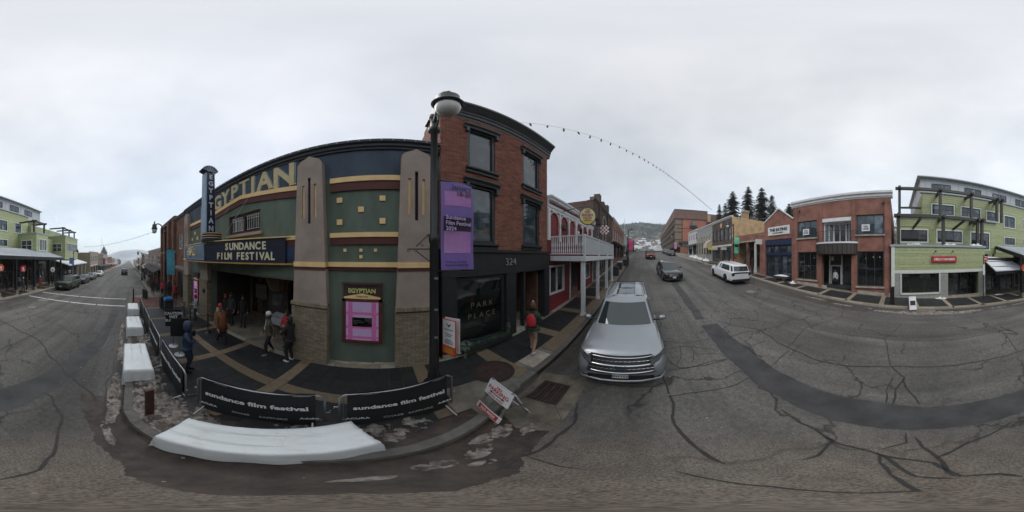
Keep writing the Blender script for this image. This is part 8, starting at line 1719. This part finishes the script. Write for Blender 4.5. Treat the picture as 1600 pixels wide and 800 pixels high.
for i, (u, v) in enumerate(((47,-8.6),(53,-8.7),(59,-8.7))): vehicle('parked_car', f'dark car parked in front of the hotel, {["nearest","middle","farthest"][i]} of three', 'car', CRO, [BLKP, GRYP, BLKP][i], (u, v), R(180), 'dark cars parked by the hotel')
TRK = dict(L=5.3, W=2.05, H=1.9, hood=1.2, nose=1.16, belt=1.25, ws0=1.5, ws1=2.15, r1=5.0, r0=5.2, wf=.9, wrr=4.1, wr=.42, gc=.34, wt=.82, boxy=1, gr=(.95,1.05), gw=.7, bars=1, chr=0, hl=(.16,.2), rim=RIMD)
vehicle('parked_suv', 'dark green boxy SUV parked facing uphill just beyond the crosswalk', 'car', TRK, GRNP, (-21.9,-8.55), R(-2))
vehicle('parked_suv', 'black SUV parked right behind the dark green boxy one', 'car', CRO, BLKP, (-29.3,-8.7), R(-1)); vehicle('parked_car', 'dark grey car parked behind the black SUV down the hill', 'car', CRO, GRYP, (-36.3,-8.8), R(-1)); vehicle('parked_car', 'white car farther down the line of parked cars', 'car', CRO, WHT, (-47,-8.8), R(0))
vehicle('driving_pickup', 'dark pickup driving away down the middle of the street', 'car', dict(TRK, H=2.1), BLKP, (-54,-1.6), R(180)); vehicle('driving_car', 'small pale car far down the street beyond the dark pickup', 'car', CRO, GRYP, (-95,-2.2), R(180))

# ============================================================ PEOPLE: one continuous skinned mesh each
SKIN = mat('skin', (0.36,0.20,0.14), .6, .08, 20, .05); SKIN2 = mat('skin_brown', (0.14,0.075,0.05), .6, .08, 20, .05); HAIR = mat('dark_hair', (0.016,0.012,0.010), .6, .2, 30, .3)
def cloth(n_, c_, r=.85): return mat('cloth_'+n_, c_, r, .18, 9, .35, 18)
CL = dict(black=cloth('black', (0.014,0.014,0.016)), navy=cloth('navy', (0.022,0.04,0.085), .7), jean=cloth('jean', (0.022,0.034,0.06)), brown=cloth('brown', (0.13,0.05,0.02)), olive=cloth('olive', (0.07,0.065,0.04)), grey=cloth('grey', (0.09,0.095,0.10)), red=cloth('red', (0.45,0.025,0.04)), pink=cloth('pink', (0.60,0.04,0.10)), green=cloth('green', (0.02,0.042,0.026), .75), tan=cloth('tan', (0.20,0.15,0.11)), white=cloth('white', (0.55,0.55,0.55)), camel=cloth('camel', (0.24,0.15,0.07)), orange=cloth('orange', (0.60,0.10,0.015)), rust=cloth('rust', (0.30,0.06,0.02)), dkgrey=cloth('dkgrey', (0.035,0.037,0.04)), skin=SKIN, skin2=SKIN2, hair=HAIR)
def person(label, u, v, rz, top='black', legs='black', shoe='black', hat=None, hair='hair', h=1.75, arms='down', step=.0, coat=0, extra=None, skin='skin', hood=False, group=None, bare=False, z=None, fing=True, puff=1.0, lean=0):
    zg = G(u)+.15 if z is None else z; k = h/1.75; base = Matrix.Translation((u, v, zg)) @ Matrix.Rotation(rz, 4, 'Z') @ Matrix.Scale(k, 4)
    t = bpy.data.objects.new('person', None); C.objects.link(t); t.matrix_basis = Matrix.Translation((u, v, zg)) @ Matrix.Rotation(rz, 4, 'Z'); WM[t.name] = t.matrix_basis.copy(); setp(t, label, 'person', group)
    V = []; E = []; Rd = []; tag_ = []
    def nd(p, r, par=None, tg='torso'):
        V.append(p); Rd.append(r if isinstance(r, tuple) else (r, r)); tag_.append(tg)
        if par is not None: E.append((par, len(V)-1))
        return len(V)-1
    lx = lean
    pel = nd((0,0,.95), (.125*puff,.16*puff), None, 'torso'); sp1 = nd((.01+lx*.3,0,1.12), (.115*puff,.15*puff), pel); ch = nd((.02+lx*.6,0,1.32), (.125*puff,.17*puff), sp1); nk = nd((.02+lx,0,1.47), (.07,.09), ch, 'torso')
    n2 = nd((.03+lx*1.1,0,1.53), .055, nk, 'head'); hd = nd((.045+lx*1.2,0,1.62), (.088,.078), n2, 'head'); tp = nd((.035+lx*1.2,0,1.70), (.075,.068), hd, 'head')
    nd((.125+lx*1.2,0,1.615), .018, hd, 'head')
    for s in (-1, 1):
        f = step*s; sh = nd((.01+lx*.8, s*.17, 1.41), .062*puff, ch, 'arm')
        if arms == 'down': el, wr_ = (-.03+f*-.35, s*.235, 1.14), (.05+f*-.6, s*.235, .90)
        elif arms == 'fold': el, wr_ = (.10, s*.26, 1.17), (.22, s*.02, 1.20+.03*s)
        elif arms == 'front': el, wr_ = (.04, s*.25, 1.16), (.25, s*.12, 1.14)
        elif arms == 'face': el, wr_ = (.14, s*.24, 1.22), ((.17, s*.08, 1.48) if s > 0 else (.22, s*.05, 1.22))
        elif arms == 'pack': el, wr_ = (.02, s*.25, 1.17), (.16, s*.15, 1.30)
        e_ = nd(el, .05*puff, sh, 'arm'); w_ = nd(wr_, .035, e_, 'arm')
        d = (Vector(wr_)-Vector(el)).normalized(); side = Vector((0, s, 0)); 
        if abs(d.y) > .7: side = Vector((0,0,1))
        x_ = d.cross(side).normalized(); hp = Vector(wr_)+d*.06; pm_ = nd(tuple(hp), (.036,.02), w_, 'hand')
        if fing:
            for q in range(4):
                o = (q-1.5)*.019; ln = (.06,.07,.066,.05)[q]; a = Vector(wr_)+d*.10+x_*o; b1 = nd(tuple(a), .0095, pm_, 'hand'); b2 = nd(tuple(a+d*ln*.6-side*.006), .009, b1, 'hand'); nd(tuple(a+d*ln-side*.02), .0078, b2, 'hand')
            a = Vector(wr_)+d*.045+x_*.036; b1 = nd(tuple(a), .011, pm_, 'hand'); nd(tuple(a+d*.035+x_*.018), .0095, b1, 'hand')
        hip = nd((0, s*.085, .90), (.095,.092), pel, 'leg'); kx = f*.55; kn = nd((.03+kx*.55+(.04 if f < 0 else .06), s*.095, .50), .066, hip, 'leg' if not bare else 'shin'); ax_ = kx+(-.06 if f < 0 else .02)*abs(step)*3
        lift = .07 if (step > 0 and f < 0) else 0.0
        an = nd((ax_, s*.095, .10+lift), .043, kn, 'shin' if bare else 'leg'); nd((ax_-.03, s*.095, .045+lift), .04, an, 'shoe'); 
        hl_ = len(V)-1; nd((ax_+.09, s*.105, .038+lift*.6), .040, hl_, 'shoe'); nd((ax_+.17, s*.11, .03+lift*.4), .03, len(V)-1, 'shoe')
    me = bpy.data.meshes.new('body'); me.from_pydata(V, E, []); o = bpy.data.objects.new('tmp', me); C.objects.link(o)
    sk = o.modifiers.new('k', 'SKIN'); sk.use_smooth_shade = True
    for i, sv in enumerate(me.skin_vertices[0].data): sv.radius = Rd[i]; sv.use_root = (i == 0)
    ss = o.modifiers.new('s', 'SUBSURF'); ss.levels = 1; ss.render_levels = 1
    dg = bpy.context.evaluated_depsgraph_get(); fin = bpy.data.meshes.new_from_object(o.evaluated_get(dg)); bpy.data.objects.remove(o); fin.name = 'body'
    mm = {'torso': CL[top], 'arm': CL[top], 'head': CL[skin], 'hand': CL[skin], 'leg': CL[legs], 'shin': CL[skin] if bare else CL[legs], 'shoe': CL[shoe]}; keys = list(mm); fin.materials.clear()
    for q in keys: fin.materials.append(mm[q])
    segs = [(Vector(V[a]), Vector(V[b_]), tag_[b_]) for a, b_ in E]
    for p_ in fin.polygons:
        c = p_.center; best = 9; tg = 'torso'
        for a, b_, g_ in segs:
            ab = b_-a; s_ = max(0, min(1, (c-a).dot(ab)/max(ab.length_squared, 1e-9))); dd_ = (c-(a+ab*s_)).length-(.05 if g_ in ('torso',) else 0)
            if dd_ < best: best = dd_; tg = g_
        if tg == 'leg' and c.z > .92 or (tg == 'leg' and coat and c.z > .86): tg = 'torso'
        if tg == 'shin' and c.z > .56: tg = 'leg'
        if hood and tg == 'head' and c.x < .07+lx*1.2: p_.material_index = keys.index('torso'); continue
        p_.material_index = keys.index(tg); p_.use_smooth = True
    bd = bpy.data.objects.new('body', fin); link(bd, t, base)
    def ob(b, nm, m, smooth=True):
        b.v = [tuple(base @ Vector(p)) for p in b.v]; return b.ob(nm, m, bd, smooth)
    hx = .035+lx*1.2
    b = MB(); b.ell((hx+.072, .03, 1.645), .012, .012, .008, 6, 5); b.ell((hx+.072, -.03, 1.645), .012, .012, .008, 6, 5); ob(b, 'eyes', HAIR)
    b = MB(); b.box(hx+.076, hx+.084, -.022, .022, 1.575, 1.583); ob(b, 'mouth', mat('lips', (0.2,0.07,0.06), .6))
    for s in (-1, 1): b = MB(); b.ell((hx, s*.083, 1.62), .018, .01, .03, 6, 5); ob(b, 'ear', CL[skin]) if not hood else None
    if hood: b = MB(); b.lathe([(.10,-.13),(.125,-.02),(.12,.08),(.085,.15),(.02,.17)], (hx-.02,0,1.62), 14, sy=.95); ob(b, 'hood', CL[top])
    elif hat: b = MB(); b.lathe([(.094,-.01),(.1,.03),(.092,.08),(.06,.115),(.02,.13)], (hx-.005,0,1.655), 12, sy=.9); ob(b, 'hat', CL[hat]); b = MB(); b.lathe([(.088,-.1),(.093,-.03),(.093,.02)], (hx-.02,0,1.64), 12, sy=.85); ob(b, 'hair', CL[hair])
    else: b = MB(); b.lathe([(.07,-.14),(.096,-.08),(.103,.0),(.094,.06),(.06,.105),(.01,.12)], (hx-.022,0,1.645), 12, sy=.88); ob(b, 'hair', CL[hair])
    b = MB(); b.lathe([(.075,0),(.085,.02),(.078,.06)], (.025+lx,0,1.455), 12); ob(b, 'collar', CL[top])
    if coat: b = MB(); b.lathe([(.165,.62-coat*.0),(.20,0.0+.05),(.235,-coat)], (0.01,0,.95), 16, sx=.85); b.v = [p for p in b.v]; ob(b, 'coat_skirt', CL[top])
    else: b = MB(); b.lathe([(.150,.0),(.158,.03),(.155,.1)], (0,0,.87), 14, sx=.9, sy=1.12*puff); ob(b, 'jacket_hem', CL[top])
    for e_ in (extra or []):
        b = MB()
        if e_[0] == 'backpack': b.lathe([(.12,.02),(.15,.1),(.15,.25),(.10,.38),(.05,.42)], (-.15,0,1.03), 12, sx=.55); ob(b, 'backpack', CL[e_[1]]); b = MB(); b.tube([(-.12,.12,1.40),(.02,.14,1.47),(.15,.13,1.3),(.02,.16,1.1)], .016, 5); b.tube([(-.12,-.12,1.40),(.02,-.14,1.47),(.15,-.13,1.3),(.02,-.16,1.1)], .016, 5); ob(b, 'strap', CL['black'])
        if e_[0] == 'bag': b.box(-.13,.13,.20,.30,.78,.98); ob(b, 'bag', CL[e_[1]], False); b = MB(); b.tube([(0,.25,.97),(0,.2,1.3),(0,-.05,1.5)], .01, 5); ob(b, 'bag_strap', CL[e_[1]])
        if e_[0] == 'paper': b.box(.24,.26,-.1,.1,1.12,1.3); ob(b, 'paper', WHITE, False)
        if e_[0] == 'scarf': b.tube([(.14,.08,1.42),(.16,.1,1.2),(.15,.1,1.0)], .035, 6); ob(b, 'scarf', CL[e_[1]])
        if e_[0] == 'pompom': b.ell((hx,0,1.80), .03,.03,.03, 8, 6); ob(b, 'pompom', CL[e_[1]])
        if e_[0] == 'skirt': b.lathe([(.15,0),(.17,-.2),(.19,-.5)], (0,0,.98), 14); ob(b, 'skirt', CL[e_[1]])
        if e_[0] == 'lanyard': b.tube([(.10,.06,1.46),(.155,.02,1.2),(.10,-.06,1.46)], .006, 4); b.box(.155,.162,-.04,.05,1.08,1.2); ob(b, 'lanyard', WHITE, False)
    return t
UP, DN = 0.0, math.pi
person('walker from behind in dark green jacket, tan shorts and bobble hat with red backpack', 3.74, 2.95, R(20), 'green', 'tan', 'white', hat='brown', h=1.76, arms='pack', step=.34, extra=[('backpack','red'),('pompom','white')], bare=True, puff=1.3)
person('person in navy hooded coat and jeans with hands at the face, behind the barrier', -4.05, 1.5, R(55), 'navy', 'jean', 'black', hood=True, h=1.8, arms='face', puff=1.2)
person('person in long brown coat with brown shoulder bag walking past the entrance', -5.2, 3.3, R(-10), 'brown', 'black', 'black', h=1.72, step=.30, coat=.22, extra=[('bag','camel')], puff=1.1)
person('person in camel coat and red hat half behind the brown coat', -5.75, 3.55, R(10), 'camel', 'black', 'black', hat='red', h=1.7, coat=.2)
person('person in grey jacket with red hat by the queue ropes', -8.6, 3.72, R(-100), 'grey', 'black', 'black', hat='red', h=1.62, arms='front')
person('person in olive jacket with white cap and lanyard at the entrance', -3.45, 4.0, R(-125), 'olive', 'black', 'tan', hat='white', h=1.74, arms='down', step=.2, extra=[('lanyard','white')])
person('person in crimson top just behind the one in the white cap', -3.25, 4.75, R(-100), 'red', 'black', 'black', h=1.64, arms='front')
person('dark-clothed person holding white papers in the entrance', -2.98, 5.0, R(170), 'black', 'black', 'black', h=1.76, arms='front', extra=[('paper','white')])
person('person in black coat with orange scarf beside the brick-footed pylon', -2.62, 3.95, R(170), 'black', 'black', 'white', h=1.74, arms='fold', extra=[('scarf','orange')], puff=1.1)
person('dark-clothed person deep in the entrance, nearest the booth', -6.2, 5.2, R(-60), 'black', 'dkgrey', 'black', h=1.78); person('tall dark-clothed person left inside the entrance', -6.9, 5.0, R(-80), 'dkgrey', 'black', 'black', h=1.85)
person('person with red hat standing inside the entrance behind the barrier', -7.3, 4.9, R(-60), 'black', 'black', 'black', hat='red', h=1.72)
PD = [(-18.0,2.6,'black','black',None,'man in black seen from behind beyond the lone black barrier'),(-18.9,3.4,'dkgrey','jean',None,'person in dark grey and jeans walking away by the brick shops'),(-16.6,3.45,'pink','black',None,'person in bright pink jacket behind the litter bins'),(-16.2,4.0,'black','black','camel','dark-clothed person with pale cap next to the pink jacket'),(-15.6,4.15,'black','dkgrey',None,'dark-clothed person between the pink jacket and the red jacket'),(-13.9,4.05,'red','black','black','person in red jacket by the brick pillar next to the theatre'),(-23,3.2,'black','black',None,'dark figure on the pavement past the black-coated man'),(-25,2.9,'grey','black',None,'grey figure farther down the theatre pavement'),(-28,3.5,'black','jean','red','small dark figure with red hat far down the theatre pavement'),(-33,3.0,'navy','black',None,'small navy figure far down the theatre pavement'),(-20.3,2.9,'brown','jean',None,'person in brown just past the black-coated man'),(-21.6,3.7,'red','black',None,'person in red against the pilastered brick shop'),(-24,3.9,'dkgrey','black','white','figure with white hat by the pink stone shop'),(-26.5,3.6,'olive','jean',None,'olive-clad figure by the dark awnings'),(-30.5,3.8,'tan','black',None,'tan-clad figure under the second dark awning'),(-36,3.4,'black','black',None,'tiny black figure by the farther kerb lamp'),(-17.6,4.0,'tan','jean','black','person in tan with black hat beside the brick pilaster')]
for i, (u, v, a, l, ht_, lb_) in enumerate(PD): person(lb_, u, v, R(170+20*(i % 3)), a, l, 'black', hat=ht_, h=1.68+.03*(i % 4), step=.2*(i % 2), fing=False)
PR_ = [(-13.5,-12.6,'black','black',None,'dark-clothed person nearest the cotopaxi lettering'),(-14.9,-11.4,'green','dkgrey','white','person in dark green with pale hat under the arcade roof'),(-15.7,-11.5,'black','black',None,'black-clad person next to the one in dark green'),(-18.4,-11.2,'rust','rust','white','person in rust orange suit crossing at the kerb'),(-19.3,-11.7,'black','dkgrey',None,'dark-clothed person just beyond the rust suit'),(-22,-12.3,'black','black',None,'person in black by the white board under the arcade'),(-23.3,-12.0,'black','black','tan','person in long black coat near the parked green SUV'),(-17.3,-13.9,'grey','jean',None,'person in grey in the arcade shadows'),(-20.5,-14,'dkgrey','jean',None,'person in dark grey deep in the arcade')]
for i, (u, v, a, l, ht_, lb_) in enumerate(PR_): person(lb_, u, v, R(70+40*(i % 4)), a, l, 'white' if i == 2 else 'black', hat=ht_, h=1.7+.03*(i % 3), step=.2*(i % 2), fing=False, coat=.35 if i == 6 else 0)
person('person in white jacket and long black skirt in the doorway under the curved balcony', 5.65, -14.15, R(85), 'white', 'black', 'black', h=1.74, extra=[('skirt','black')], z=G(5.6)+.2)
person('dark figure by the posts of the low brick arcade', 17.5, -12.9, R(60), 'black', 'black', 'black', h=1.7, fing=False); person('figure in pink by the low brick arcade', 19.6, -12.8, R(90), 'pink', 'dkgrey', 'black', h=1.66, fing=False)
person('small dark figure on the left pavement up the hill', 34, 3.1, R(10), 'black', 'black', 'black', h=1.75, fing=False); person('dark figure on the balcony behind the white pickets', 9.2, 3.6, R(-70), 'black', 'black', 'black', h=1.7, z=3.6, fing=False); person('figure in red behind the white balcony pickets', 10.4, 3.7, R(-90), 'red', 'black', 'black', h=1.66, z=3.6, fing=False)
# ============================================================ HAZE: thin even air in one closed box
hb = MB(); hb.box(-2700, 2700, -2700, 2700, -40, 175); hm = bpy.data.materials.new('air'); hm.use_nodes = True; hn = hm.node_tree; hn.nodes.clear()
ho = hn.nodes.new('ShaderNodeOutputMaterial'); pv = hn.nodes.new('ShaderNodeVolumePrincipled'); pv.inputs['Color'].default_value = (.86,.9,.93,1); pv.inputs['Density'].default_value = 0.0004; pv.inputs['Anisotropy'].default_value = .2
hn.links.new(pv.outputs[0], ho.inputs['Volume']); hb.ob('haze', hm, None, kind='stuff')
SC.cycles.volume_bounces = 1; SC.cycles.volume_step_rate = 5
